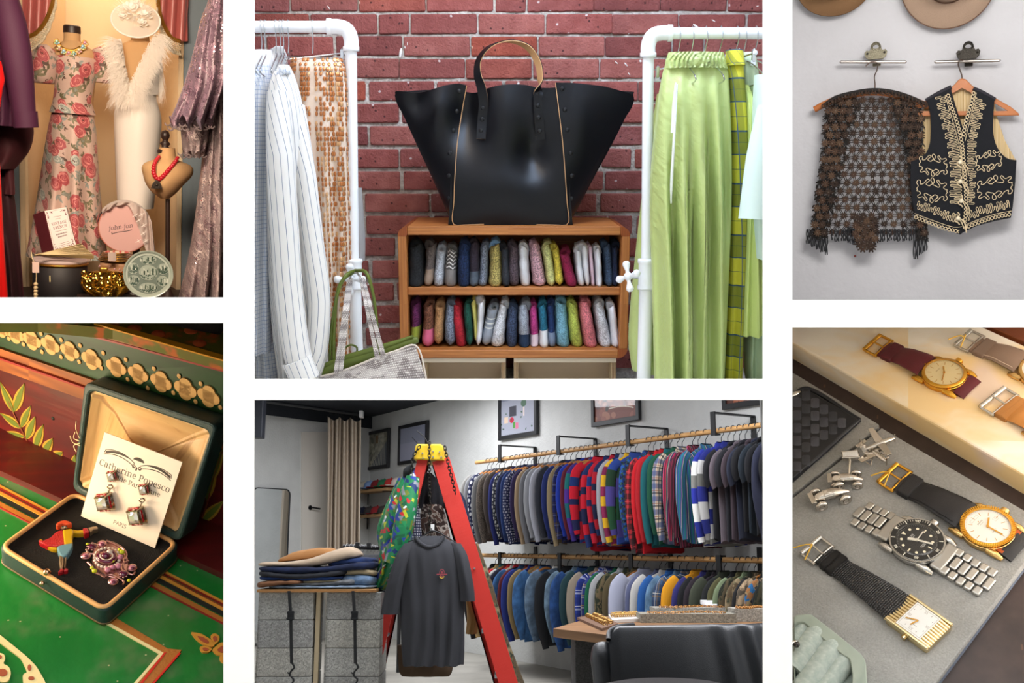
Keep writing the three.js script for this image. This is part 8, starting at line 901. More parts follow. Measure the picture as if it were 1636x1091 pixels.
const plane=(label,x,y,turn,lift)=>{const c=I.y(x,y,BY),o=thing(I,'aeroplane_cufflink',label,'cufflink',c,undefined,turnY(turn)),P=(n,g)=>part(o,n,g,silver,false);o.scale.setScalar(0.8);P('fuselage',taper([[-0.06,0.022 + lift,0],[-0.03,0.024 + lift,0],[0.01,0.026 + lift,0],[0.036,0.026 + lift,0],[0.05,0.026 + lift,0]],[0.003,0.006,0.0085,0.008,0.003],10,18));P('wing',merge([poly([[-0.012,0.006],[0.014,0.006],[0.008,0.062],[-0.008,0.062]],0.003,0.001).rotateX(-Math.PI / 2 + 0.12).translate(0,0.026 + lift,0),poly([[-0.012,-0.006],[0.014,-0.006],[0.008,-0.062],[-0.008,-0.062]],0.003,0.001).rotateX(-Math.PI / 2 - 0.12).translate(0,0.026 + lift,0)]));P('tail',merge([at(box(0.012,0.003,0.04,0.001),-0.055,0.024 + lift,0),at(box(0.014,0.02,0.003,0.001),-0.055,0.033 + lift,0)]));P('propeller',at(box(0.003,0.036,0.005,0.001),0.05,0.026 + lift,0));P('post',rod([0,0.002,0.012],[0,0.022 + lift,0],0.003,8));P('toggle',merge([rod([-0.014,0.004,0.03],[0,0.006,0.01],0.0026,6),rod([0.014,0.004,0.03],[0,0.006,0.01],0.0026,6),rod([-0.014,0.004,0.03],[0.014,0.004,0.03],0.0026,6)]));return o;};
plane('silver aeroplane cufflink pointing to the gold buckle',1397,733,-0.75,0.004);plane('silver aeroplane cufflink lying against the other aeroplane',1406,724,0.5,0.022);
// ---- ring tray
{const o=thing(I,'ring_tray','pale sage velvet ring tray with rounded slots','ring tray',I.y(1310,1060,BY)),vT=dataTex(128,(u,v)=>{const n=fbm(u*5,v*5,141,5,4);return mixc([138,152,145],[196,201,192],n);}),vel=mat(0xffffff,0.9,{map:scaled(vT,0.3),sheen:0.6,sheenColor:new THREE.Color(0xe0ece4)}),out=[[1268,981],[1295,979],[1337,1011.6],[1376,1043],[1383,1054],[1386,1100],[1380,1180],[1268,1180]],inn=[[1270,995.5],[1284,993.5],[1320,1024],[1346,1045],[1358,1052],[1362,1075],[1358,1165],[1270,1165]],h=0.05;
const rr=(p,f,y)=>roundPts(p,5,3).map(([x,y2])=>{const q=I.y(x,y2,BY + h),c=I.y(1320,1080,BY + h);return[lerp(q.x,c.x,f),BY + y,lerp(q.z,c.z,f)];});
part(o,'rim',loft([rr(out,0,0.001),rr(out,0,h - 0.008),rr(out,0.01,h - 0.002),rr(out,0.03,h),rr(inn,-0.03,h),rr(inn,-0.01,h - 0.002),rr(inn,0,h - 0.008),rr(inn,0,0.012)],{cap0:false,cap1:false}),mat(0xe8e8e0,0.9,{map:scaled(vT,0.4),sheen:0.5}));part(o,'base',flatPoly(I,inn,BY,0.012),vel);
for(const[x,y,r]of[[1289,998,0.02],[1308,1013.5,0.029],[1333.5,1034.5,0.029],[1354,1050,0.022]]){const a=I.y(x,y,BY + 0.024),b=I.y(Math.max(1266,x - 66),y + 93*Math.min(1,(x - 1266)/ 66),BY + 0.024),d=b.clone().sub(a).normalize(),st=a.clone().addScaledVector(d,r*0.3);part(o,'slot_roll',merge([rod(st,b,r,22),ball(r,st.x,st.y,st.z,22,14)]),vel);}
const rg=thing(I,'finger_ring','dark silver ring standing in the velvet ring tray','ring',I.y(1268,1035,BY + 0.04)),q=I.y(1266,1035,BY + 0.055);part(rg,'band',rot(new THREE.TorusGeometry(0.017,0.004,8,24),0,0.9).translate(q.x,q.y,q.z),silver);part(rg,'stone',ball(0.007,q.x + 0.01,q.y + 0.016,q.z,10,8),mat(0x2a2420,0.15));}
// unseen panel to one side, placed to light the watches
{const p=V(2.0,1.18,-2.35),t=V(1.1,0.95,-2.9),w=0.7,h=0.7,glow=mat(0xffffff,0.6,{emissive:new THREE.Color(1,0.97,0.92),emissiveIntensity:1.4});areaLight(null,p,t,w,h,0xfff9f2,LIGHT.watch,'unseen_watch_light');const o=thing({world:(q)=>q,q:new THREE.Quaternion()},'unseen_light_panel','unseen soft white light panel placed to light the watch boards','light',p),n=t.clone().sub(p).normalize(),g=box(w,h,0.01);g.applyQuaternion(new THREE.Quaternion().setFromUnitVectors(V(0,0,1),n));const b=n.clone().multiplyScalar(-0.012);part(o,'diffuser',at(g,b.x,b.y,b.z),glow,false);}
}
// ================================================================ interior 6: open jewel case with earrings and brooches on a painted green table
{
const I=new Interior(178,800,42);I.clip=[-200,512,363,1400];
const TY=-1.92,k=2.82 / F;
lining([-520,506,367,1900],2.012,3.7,mat(0x2c1c14,0.95),'dark lining of the jewel case display');
struct(null,'wall_back',at(box(2.4,2.4,0.03),-1.055 - 1.2,1.688 - 1.2,-3.72),mat(0x2c1c14,0.95),'dark wall closing the jewel case display','wall');
const T=(x,y,h=0)=>I.y(x,y,TY + h);
const greenTex=dataTex(512,(u,v,x,y)=>{const n=fbm(u*5,v*5,151,5,5),s=fbm(u*40,v*6,155,40,3),w=clamp((fbm(u*11,v*11,161,11,4)- 0.55)*5),h=hash(x>>1,y>>1,9);let c=mixc([6,92,34],[34,132,52],n);c=mixc(c,[70,130,62],s*0.3);c=mixc(c,[128,112,88],w*0.45);return h>0.9985?[180,170,130]:c;});
const green=mat(0xffffff,0.3,{map:scaled(greenTex,0.9),clearcoat:0.35,clearcoatRoughness:0.25,bumpMap:scaled(BUMP.grain,0.2),bumpScale:0.0008}),bronze=mat(0xa8672a,0.4,{bumpMap:scaled(BUMP.grain,0.1),bumpScale:0.001}),ochre=mat(0xc98c34,0.4),groove=mat(0x0c120c,0.7),crimson=mat(0x8c1a18,0.45),ivory=mat(0xe0cf98,0.45),rust=mat(0x9c4a2c,0.5);
const tb=struct(I,'table',flatPoly(I,[[-420,480],[900,1060],[900,1500],[-420,1500]],TY - 0.03,0.03),green,'glossy green painted table top with gilt lines','table');tb.name='table_top';
const band=(name,x0,y0,x1,y1,w0,w1,h,m)=>part(tb,name,flatPoly(I,[[x0,y0],[x1,y1],[x1,y1 + w1],[x0,y0 + w0]],TY,h,0),m);
// lines run parallel to the cabinet: y = y0 + 0.52 x
const line=(x,o,s=0.52)=>o + s*x;
for(const[o,w,h,m,n]of[[774,4,0.004,ochre,'gilt_line'],[778.5,1.6,0.0045,crimson,'red_line'],[784,5.5,0.004,ochre,'gilt_line'],[783,1.4,0.0048,crimson,'red_line'],[790,9,0.0012,groove,'dark_groove'],[801,8,0.004,bronze,'gilt_line'],[809,1.6,0.0045,crimson,'red_line']])band(n,-120,line(-120,o),440,line(440,o),w,w,h,m);
// corner of the gilt border and painted ornaments
const paint=(name,pts,m,h=0.0025)=>part(tb,name,flatPoly(I,pts,TY,h,0),m);
paint('gilt_border',[[160,972],[268,1036],[290,1038],[283,1049],[222,1112],[190,1140],[172,1140],[258,1044],[155,983]],bronze);paint('ivory_line',[[155,984],[262,1043],[238,1070],[180,1138],[173,1138],[234,1068],[254,1044],[152,986.5]],ivory,0.003);paint('red_line',[[262,1042],[266,1042],[192,1138],[187,1138]],mat(0xc8281c,0.4),0.0035);paint('red_line',[[286,1042],[289,1043],[222,1120],[218,1120]],mat(0xc8281c,0.4),0.0032);
paint('ivory_scroll',roundPts([[-10,1006],[20,1030],[42,1048],[58,1064],[72,1088],[84,1130],[40,1130],[36,1080],[38,1076],[44,1074],[34,1052],[10,1034],[-10,1018]],6),ivory,0.004);paint('ivory_scroll',roundPts([[-6,1042],[6,1044],[9,1052],[4,1060],[14,1064],[18,1074],[14,1088],[4,1090],[-6,1086]],5),ivory,0.004);for(const[x,y,a,b]of[[4,1074,8,6],[0,1049,3,3],[47,1066,3,5],[50,1083,5,3]])paint('rust_dab',Array.from({length:12},(_,i)=>[x + a*Math.cos(i / 12*6.28),y + b*Math.sin(i / 12*6.28)]),rust,0.0055);
for(const pts of[[[304,1009],[322,1012],[338,1022],[344,1030],[338,1034],[322,1028],[312,1020]],[[336,1014],[344,1011],[351,1016],[350,1024],[342,1030],[338,1024]],[[318,1033],[328,1031],[340,1036],[334,1042],[322,1042]],[[338,1038],[352,1026],[360,1026],[372,1040],[362,1048],[346,1046]],[[350,1048],[362,1044],[380,1060],[370,1066],[352,1056]]]){paint('fleur_petal',roundPts(pts,4),ochre,0.004);const c=pts.reduce((a,p)=>[a[0]+ p[0]/ pts.length,a[1]+ p[1]/ pts.length],[0,0]);paint('fleur_core',roundPts(pts.map((p)=>[lerp(c[0],p[0],0.5),lerp(c[1],p[1],0.5)]),2),rust,0.0052);}
// ---- painted cabinet front standing on the table
const bp=T(0,764),bq=T(357,926),e1=bq.clone().sub(bp).normalize(),nC=V(-e1.z,0,e1.x).normalize();if(nC.z<0)nC.negate();bp.addScaledVector(nC,-0.15);
const onC=(x,y,off=0)=>I.pl(x,y,bp.clone().addScaledVector(nC,off),nC),uv2=(x,y,off=0)=>{const p=onC(x,y,off).sub(bp);return[p.dot(e1),Math.max(0,p.y)];};
const basis=new THREE.Matrix4().makeBasis(e1,V(0,1,0),e1.clone().cross(V(0,1,0))),toC=(g,off=0)=>{const s=e1.clone().cross(V(0,1,0)).dot(nC)>0?1:-1;g.applyMatrix4(basis);const o=bp.clone().addScaledVector(nC,off);return g.translate(o.x,o.y,o.z);},cz=e1.clone().cross(V(0,1,0)).dot(nC);
const cab=thing(I,'painted_cabinet','painted cabinet front with red leafy panel and green gilt frieze','cabinet',T(180,850)),redTex=dataTex(256,(u,v)=>{const n=fbm(u*3,v*40,171,3,3),w=fbm(u*8,v*8,173,8,4);return mixc(mixc([72,8,10],[120,16,14],w),[52,10,10],n*0.6);}),woodB=dataTex(128,(u,v)=>mixc([110,54,20],[168,96,38],vnoise(u*4,v*40,5,40))),frTex=dataTex(256,(u,v)=>{const n=vnoise(u*3,v*70,181,70),w=fbm(u*8,v*8,185,8,3);return mixc(mixc([10,46,16],[30,84,30],w),[14,34,14],n*0.6);}),goldTex=dataTex(128,(u,v,x,y)=>{const n=vnoise(u*4,v*60,3,60);return mixc([176,128,66],[222,180,112],n*0.7 + hash(x,y,4)*0.3);});
const strip=(name,rows,th,m)=>{const P=clipPx(rows,[-200,512,363,1400]).map(([x,y])=>uv2(x,y,th)),g=boxUV(poly(P,th));part(cab,name,toC(g,cz>0?0:th),m);};
const red=mat(0xffffff,0.45,{map:scaled(redTex,0.6),clearcoat:0.2}),brown=mat(0xffffff,0.45,{map:scaled(woodB,0.5)}),frieze=mat(0xffffff,0.45,{map:scaled(frTex,0.6),clearcoat:0.2}),goldP=mat(0xffffff,0.55,{map:scaled(goldTex,0.25)});
const at0=(x,o,s)=>o + s*x;
strip('red_panel',[[-150,at0(-150,764,0.46)],[460,at0(460,764,0.46)],[460,at0(460,582,0.355)],[-150,at0(-150,582,0.355)]],0.012,red);
strip('lower_moulding',[[-150,at0(-150,591,0.355)],[460,at0(460,591,0.355)],[460,at0(460,572,0.35)],[-150,at0(-150,572,0.35)]],0.034,brown);strip('red_bead',[[-150,at0(-150,575,0.35)],[460,at0(460,575,0.35)],[460,at0(460,572,0.35)],[-150,at0(-150,572,0.35)]],0.038,crimson);strip('upper_moulding',[[-150,at0(-150,572,0.35)],[460,at0(460,572,0.35)],[460,at0(460,557,0.342)],[-150,at0(-150,557,0.342)]],0.03,brown);
strip('green_frieze',[[-150,at0(-150,557,0.342)],[460,at0(460,557,0.342)],[460,at0(460,499,0.265)],[-150,at0(-150,499,0.265)]],0.022,frieze);strip('red_bead',[[-150,at0(-150,500,0.265)],[460,at0(460,500,0.265)],[460,at0(460,497,0.265)],[-150,at0(-150,497,0.265)]],0.03,crimson);strip('top_rail',[[-150,at0(-150,497,0.265)],[460,at0(460,497,0.265)],[460,at0(460,474,0.283)],[-150,at0(-150,474,0.283)]],0.028,brown);
{const yT=onC(260,at0(260,474,0.283),0.03).y,A=onC(-150,at0(-150,474,0.283),0.045),B=onC(460,at0(460,474,0.283),0.045),dp=0.6;const back=(p,d)=>p.clone().addScaledVector(nC,-d);const q=(P)=>P.map((p)=>[p.x,-p.z]);const g=boxUV(poly(q([-60,60,180,290,363].map((x)=>I.y(x,Math.max(at0(x,474,0.283),513),yT + 0.03)).concat([363,250,60,-60].map((x)=>I.y(x,513 - 0.001*x,yT + 0.03)))),0.03,0).rotateX(-Math.PI / 2).translate(0,yT,0));part(cab,'cabinet_top',g,mat(0xffffff,0.5,{map:scaled(dataTex(256,(u,v,x,y)=>{const n=fbm(u*9,v*9,191,9,4),m=fbm(u*20,v*20,195,20,3);return mixc(mixc([120,92,30],[96,112,34],n),[190,96,34],clamp((m - 0.55)*5));}),0.5)}));
const e=boxUV(poly(q([150,220,290,363].map((x)=>I.y(x,Math.max(at0(x,474,0.283),514),yT + 0.034)).concat([363,290,220,160].map((x)=>I.y(x,Math.max(at0(x,466,0.283),513.5),yT + 0.034)))),0.004,0).rotateX(-Math.PI / 2).translate(0,yT + 0.03,0));part(cab,'gilt_edge',e,mat(0xd8921c,0.4));
for(const[x,y]of[[253,531],[305,526],[319,546],[352,522],[215,522]]){const p=I.y(x,y,yT + 0.035);part(cab,'painted_flower',at(lathe([[0,0.004],[0.012,0.003],[0.016,0]],14),p.x,yT + 0.031,p.z),mat(0xc8582a,0.5,{key:'pf'}));}
const s=I.y(326,518,yT + 0.05);single(I,'dark_bundle','dark rough textile corner lying on the cabinet top','bundle',at(rot(box(0.13,0.03,0.08,0.008),0,-0.35),s.x - 0.01,yT + 0.05,s.z - 0.03),mat(0x3c322c,0.95,{bumpMap:scaled(BUMP.grain,0.03),bumpScale:0.01}),V(s.x,yT + 0.034,s.z));}
// gilt quatrefoils and dots along the frieze
const quat=(()=>{const gs=[];for(let i=0;i<4;i++){const a=i*Math.PI / 2 + 0.0;gs.push(new THREE.CylinderGeometry(0.62,0.62,0.2,20).rotateX(Math.PI / 2).translate(Math.cos(a)*0.5,Math.sin(a)*0.52,0));}gs.push(new THREE.CylinderGeometry(0.6,0.6,0.2,16).rotateX(Math.PI / 2));return boxUV(merge(gs));})();
for(const[x,y,r]of[[3,527,12],[24.5,533,15.5],[51.4,543,16],[81,550.6,16],[112,560.7,16],[146.7,574,17],[186,586,17],[221,597,17],[257.7,609.6,18],[296.5,621.4,19],[333.6,633,19],]){const P=uv2(x,y,0.024),s=r*px(onC(x,y).length())*0.92;part(cab,'gilt_quatrefoil',toC(quat.clone().scale(s,s*0.98,0.02).translate(P[0],P[1],0),0.024),goldP);}
for(const[x,y]of[[36,521.5],[65.5,533],[97.6,543],[128,552],[165,564],[14,541],[37.5,550],[67,562],[97.5,570],[126.5,578],[162,588],[201,574.5],[246,589],[286,601],[320.6,613],[204,606],[236,620],[277,627.5],[312.5,641.5],[352,651]]){const P=uv2(x,y,0.024),s=3.4*k;part(cab,'gilt_dot',toC(new THREE.SphereGeometry(s,10,6).scale(1,1.15,0.25).translate(P[0],P[1],0),0.024),goldP);}
// painted leaves on the red panel
{const lf=mat(0xa8842c,0.5),lf2=mat(0x5c6a22,0.5),leaf=(x0,y0,x1,y1,w)=>{const a=uv2(x0,y0,0.014),b=uv2(x1,y1,0.014),d=[b[0]- a[0],b[1]- a[1]],L=Math.hypot(...d),nx=-d[1]/ L,ny=d[0]/ L,W=w*k,mk=(s,z,m,name)=>{const P=[];for(let i=0;i<=10;i++){const t=i / 10,q=Math.sin(Math.pow(t,0.8)*Math.PI)*W*s;P.push([a[0]+ d[0]*t + nx*q,a[1]+ d[1]*t + ny*q]);}for(let i=9;i>0;i--){const t=i / 10,q=Math.sin(Math.pow(t,0.8)*Math.PI)*W*s;P.push([a[0]+ d[0]*t - nx*q,a[1]+ d[1]*t - ny*q]);}part(cab,name,toC(poly(P,0.0012),z),m);};mk(1,0.0125,lf,'leaf');mk(0.55,0.0138,lf2,'leaf_heart');};
for(const a of[[22,660,0,610,9],[22,658,39,612,8],[34,684,0,660,9],[33,683,49,648,7],[40,698,6,690,6],[42,702,56,665,8],[52,722,20,712,7],[55,724,69,678,8],[66,744,34,740,8],[70,748,84,700,8],[82,764,50,768,7],[86,768,100,722,8],[104,790,64,782,8],[110,786,113,745,6],[118,770,120,726,6],[330,800,345,730,8],[336,770,357,716,7],[322,834,357,800,8],[312,850,350,850,8],[306,862,340,884,8],[340,900,330,880,6]])leaf(...a);
const stem=(pts)=>part(cab,'leaf_stem',tube(pts.map(([x,y])=>onC(x,y,0.0135)),0.0022,40,6),mat(0x7a3c1c,0.5));stem([[14,640],[22,660],[34,685],[52,720],[68,746],[84,766],[112,790]]);stem([[300,870],[320,835],[332,800],[342,760],[356,720]]);part(cab,'nail_hole',toC(new THREE.SphereGeometry(0.006,8,6).translate(...uv2(84,669,0.014),0),0.01),groove);}
part(tb,'red_step',flatPoly(I,[[-200,752 - 92],[112,752 + 51],[363,752 + 167],[363,700],[-200,440]],TY,0.02,0),red);
// ---- the jewel case
const hb=0.052,VY=TY + hb - 0.016,RY=TY + hb;
const corners=[[-5,874],[168,979],[290,868],[118,784]],rim=roundPts(corners,16,8),shrink=(f)=>{const c=[142,877];return rim.map(([x,y])=>[lerp(x,c[0],f),lerp(y,c[1],f)]);};
const leatherG=mat(0x1f3a38,0.45,{bumpMap:scaled(BUMP.leather,0.08),bumpScale:0.0008}),piping=mat(0xd8a468,0.45),velvetB=mat(0x0d0c0c,0.95,{sheen:0.25,sheenColor:new THREE.Color(0x605040),bumpMap:scaled(BUMP.grain,0.05),bumpScale:0.003});
const bx=thing(I,'jewel_case','open dark green leather jewel case with satin lid and black velvet bed','jewellery box',T(142,890));
const ringOf=(pts,y)=>pts.map(([x,y2])=>A3(I.y(x,y2,y))),wallLoft=(fa,ya,fb,yb)=>{const P=shrink(fa).map(([x,y])=>I.y(x,y,RY)),Q2=shrink(fb).map(([x,y])=>I.y(x,y,RY));return loft([P.map((p)=>[p.x,ya,p.z]),Q2.map((p)=>[p.x,yb,p.z])],{cap0:false,cap1:false});};
part(bx,'outer_wall',merge([wallLoft(0.012,TY + 0.002,0.0,TY + 0.008),wallLoft(0.0,TY + 0.008,0.0,RY - 0.004),wallLoft(0.0,RY - 0.004,0.012,RY),wallLoft(0.012,RY,0.035,RY + 0.001)]),leatherG);part(bx,'base',flatPoly(I,shrink(0.02),TY + 0.001,0.004),leatherG);
{const P=shrink(0.05).map(([x,y])=>I.y(x,y,RY));part(bx,'piping',new THREE.TubeGeometry(new THREE.CatmullRomCurve3(P,true),160,0.0058,10,true),piping,true,'peach edge piping');const P3=shrink(0.0).map(([x,y])=>I.y(x,y,RY)).map((p)=>p.setY(TY + 0.006));part(bx,'bottom_edge',new THREE.TubeGeometry(new THREE.CatmullRomCurve3(P3,true),140,0.0025,6,true),mat(0x5c4a28,0.5));}
part(bx,'velvet_bed',loft([shrink(0.06),shrink(0.09),shrink(0.6),shrink(0.97)].map((r,j)=>r.map(([x,y])=>{const p=I.y(x,y,RY);return[p.x,[RY - 0.002,VY + 0.004,VY,VY][j],p.z];})),{cap0:false}),velvetB);
for(const[x,y,h,r]of[[75,914,0.008,0.0085],[67.5,932,-0.018,0.006]]){const q=I.y(x,y,RY + h);part(bx,'clasp_stud',ball(r,q.x,q.y,q.z,14,10),mat(0xd8b090,0.2,{metal:1,key:'stud'}));}
// lid
const H0=I.y(118,786,RY),H1=I.y(289,868,RY),l1=H1.clone().sub(H0).normalize(),bk=V(-l1.z,0,l1.x).normalize();if(bk.z>0)bk.negate();const l2=V(0,Math.cos(0.2),0).addScaledVector(bk,Math.sin(0.2)).normalize(),ln=l1.clone().cross(l2).normalize();if(ln.dot(bk)>0)ln.negate();
const onL=(x,y,off=0)=>I.pl(x,y,H0.clone().addScaledVector(ln,off),ln),luv=(x,y,off=0)=>{const p=onL(x,y,off).sub(H0);return[p.dot(l1),p.dot(l2)];},lb=new THREE.Matrix4().makeBasis(l1,l2,l1.clone().cross(l2)),lz=l1.clone().cross(l2).dot(ln),toL=(g,off)=>{g.applyMatrix4(lb);const o=H0.clone().addScaledVector(ln,off);return g.translate(o.x,o.y,o.z);};
const lidPts=roundPts([[137,608],[349,678],[290,866],[117,782]],14,7),lidIn=roundPts([[145,622],[338,688],[283,852],[125,775]],12,7),lid=[lidPts.map(([x,y])=>luv(x,y)),lidIn.map(([x,y])=>luv(x,y))],ex=(P,th,off,m,name,holes=[],bev=0)=>{const g=boxUV(poly(P,th,bev,holes));const o=lz>0?off:off + th;part(bx,name,toL(g,o),m);};
ex(lid[0],0.045,-0.045,leatherG,'lid_shell',[lid[1].slice().reverse()],0.006);ex(lid[0],0.006,-0.052,leatherG,'lid_back');
{const satT=dataTex(256,(u,v)=>{const n=fbm(u*3,v*12,201,3,4),w=clamp((fbm(u*9,v*9,205,9,3)- 0.6)*5);return mixc(mixc([196,152,98],[222,184,130],n),[150,108,66],w*0.5);}),c=lid[1].reduce((a,p)=>[a[0]+ p[0]/ lid[1].length,a[1]+ p[1]/ lid[1].length],[0,0]);const rings=[0,0.04,0.1,0.35,0.7,0.97].map((f,j)=>lid[1].map((p,i)=>{const q=[lerp(p[0],c[0],f),lerp(p[1],c[1],f)],z=[-0.004,-0.002,-0.014,-0.024,-0.022,-0.024][j]+ 0.005*Math.sin(q[0]*50 + q[1]*34)*(j>1?1:0)+ 0.0025*Math.sin(i*1.3);const w=H0.clone().addScaledVector(l1,q[0]).addScaledVector(l2,q[1]).addScaledVector(ln,z);return A3(w);}));part(bx,'satin_lining',loft(rings,{cap0:false}),mat(0xffffff,0.42,{map:scaled(satT,0.3),sheen:0.4,sheenColor:new THREE.Color(0xffe0b0)}),true,'gold satin lining');part(bx,'frayed_thread',merge([[[127,700],[121,684],[122,672]],[[126,704],[118,700],[120,690]],[[128,708],[118,712],[122,722]],[[128,712],[116,706],[112,696]]].map((p)=>tube(p.map(([x,y])=>onL(x,y,0.01)),0.0012,12,5))),mat(0xe0cc9c,0.7));const PP=lid[1].map((p)=>H0.clone().addScaledVector(l1,p[0]).addScaledVector(l2,p[1]).addScaledVector(ln,0.004));}
// ---- earring card
const cA=onL(168,690,0.02),cB=onL(292,738,0.02),cC=I.y(248,875,VY + 0.003),cD=I.y(130,824,VY + 0.003);
const cardT=canvasTex(512,560,(c)=>{c.fillStyle='#f0e2d2';c.fillRect(0,0,512,560);c.strokeStyle='#2e221c';c.fillStyle='#2e221c';c.lineWidth=5;for(const s of[-1,1]){c.save();c.translate(256,0);c.scale(s,1);c.beginPath();c.moveTo(18,116);c.quadraticCurveTo(110,60,216,96);c.lineTo(222,118);c.stroke();c.beginPath();c.moveTo(14,138);c.quadraticCurveTo(120,82,224,130);c.stroke();c.beginPath();c.moveTo(60,96);c.quadraticCurveTo(140,70,214,104);c.lineTo(216,122);c.quadraticCurveTo(150,86,60,100);c.fill();c.beginPath();c.arc(20,132,9,0,7);c.stroke();c.restore();}c.beginPath();c.ellipse(256,92,36,22,0,Math.PI,0);c.fill();c.beginPath();c.ellipse(256,142,6,12,0,0,7);c.fill();c.textAlign='center';c.font='54px serif';c.fillText('Catherine Popesco',256,204);c.font='42px serif';c.fillText('La Vie Parisienne',270,252);c.font='34px sans-serif';c.fillText('PARIS',256,520);});
const card=thing(I,'earring_card','white printed card with two pairs of earrings leaning in the lid','card',cD.clone().lerp(cC,0.5));part(card,'card',slab(6,6,(u,v)=>A3(cA.clone().lerp(cB,u).lerp(cD.clone().lerp(cC,u),v)),0.0022,(u,v)=>[u,1 - v]),mat(0xffffff,0.55,{map:cardT}));
const cn=cB.clone().sub(cA).cross(cD.clone().sub(cA)).normalize();if(cn.z<0)cn.negate();const onK=(x,y,o=0)=>I.pl(x,y,cA.clone().addScaledVector(cn,o),cn),cx1=cB.clone().sub(cA).normalize(),cx2=cn.clone().cross(cx1).normalize(),kb=new THREE.Matrix4().makeBasis(cx1,cx2,cn),sil=mat(0xc8bca8,0.2,{metal:1}),ruby=mat(0x9c1018,0.12,{clearcoat:0.6}),cry=mat(0xe4e2dc,0.05,{metal:0.6});
[[[181,760],[170,801],'drop earring nearest the case clasp, square crystals edged in red'],[[232,781],[221,823],'drop earring nearest the lid corner, square crystals edged in red']].forEach(([a,b,label])=>{const o=thing(I,'drop_earring',label,'earring',onK(b[0],b[1],0.004),'drop earrings on the card');for(const[[x,y],r]of[[a,10.5],[b,17.5]]){const R=r*k*1.02,c=onK(x,y,0.004),mk=(g,z)=>{g.rotateZ(0.45).translate(0,0,z);g.applyMatrix4(kb);return g.translate(c.x,c.y,c.z);};const fr=new THREE.CylinderGeometry(R*0.72,R,R*0.62,4,1).rotateX(Math.PI / 2).rotateZ(Math.PI / 4*0);part(o,'setting',mk(fr.scale(1,1,1).rotateZ(Math.PI / 4),R*0.31),sil);part(o,'crystal',mk(new THREE.CylinderGeometry(R*0.34,R*0.66,R*0.22,4,1).rotateX(Math.PI / 2).rotateZ(Math.PI / 4),R*0.7),cry);for(let s=0;s<4;s++)for(let i=-1;i<2;i++)part(o,'red_stone',mk(rot(box(R*0.3,R*0.2,R*0.16,0.001),-0.55).translate(i*R*0.33,-R*0.62,R*0.34).rotateZ(s*Math.PI / 2),0),ruby);for(let s=0;s<4;s++)part(o,'prong',mk(rod([0,R*0.98,R*0.04],[0,R*0.72,R*0.64],R*0.05,6).rotateZ(s*Math.PI / 2 + Math.PI / 4),0),sil);}const p=onK((a[0]+ b[0])/ 2 + 0.6,(a[1]+ b[1])/ 2 - 3,0.012);part(o,'link',merge([at(new THREE.TorusGeometry(0.006,0.002,6,12),p.x,p.y,p.z),at(new THREE.TorusGeometry(0.005,0.002,6,12).rotateY(1.2),p.x - 0.002,p.y - 0.01,p.z)]),sil);});
// ---- figure brooch
{const o=thing(I,'figure_brooch','enamel brooch of a man in a red cape and hat, arm outstretched','brooch',I.y(100,880,VY)),put=(name,pts,h,m,y=0.002,b=0.003)=>part(o,name,flatPoly(I,pts,VY + y,h,b),m),redE=mat(0xb81420,0.3,{clearcoat:0.5,bumpMap:scaled(BUMP.grain,0.03),bumpScale:0.002}),yel=mat(0xc9a018,0.35,{clearcoat:0.4}),blue=mat(0x6a94a4,0.4,{clearcoat:0.3}),pew=mat(0xb09a80,0.35,{metal:0.8}),or=mat(0xd8502c,0.35,{clearcoat:0.4});
put('cape_lining',roundPts([[62,862],[70,872],[84,878],[92,879],[92,872],[70,866]],3),0.008,yel);put('cape',roundPts([[101,847],[104,871],[92,874],[76,873],[64,867],[61,863],[70,864],[80,860],[90,850]],3),0.012,redE);put('tunic',roundPts([[100,847],[115,845],[118,850],[115,860],[117,869],[103,872]],3),0.014,yel);put('arm',roundPts([[114,846],[124,848],[134,847],[135,852],[124,853],[114,852]],2),0.011,yel);put('cuff',roundPts([[132,844.5],[140,844],[143,851],[134,854]],2),0.014,redE);put('pistol',roundPts([[140,844],[148,842],[155,841],[157,845],[150,846],[144,851]],2),0.012,pew,0.003,0.002);
const hp=I.y(103,841,VY + 0.012);part(o,'head',new THREE.SphereGeometry(6.2*k,16,12).scale(1.1,0.75,1).translate(hp.x,hp.y,hp.z),pew);for(const[x,y,r,m]of[[100.5,841,1,groove],[106,840,1,groove],[103.4,843,1.1,pew],[103.5,845,1.2,groove]]){const q=I.y(x,y,VY + 0.02);part(o,'face_detail',ball(r*k,q.x,q.y,q.z,8,6),m);}put('hat',roundPts([[88.5,838],[96,833],[104,831.5],[112,834],[116,837],[108,838.5],[100,837],[92,841]],3),0.012,or,0.012);put('breeches',roundPts([[91,874],[103,870],[117,868.5],[115,876],[108,887],[103,890],[96,888],[93,882]],3),0.014,blue);put('leg',roundPts([[95,887],[101,886],[102,896],[101,908],[97,909],[94,898]],2),0.011,pew);put('leg',roundPts([[102.5,888],[107,887],[106,896],[104.5,908],[102,908]],2),0.009,pew);put('shoe',roundPts([[92.5,914],[98,908.5],[102,909],[101,913],[95,915.5]],2),0.01,redE);put('shoe',roundPts([[101,911],[105,908],[109.5,909.5],[108,913],[102,913.5]],2),0.008,redE);}
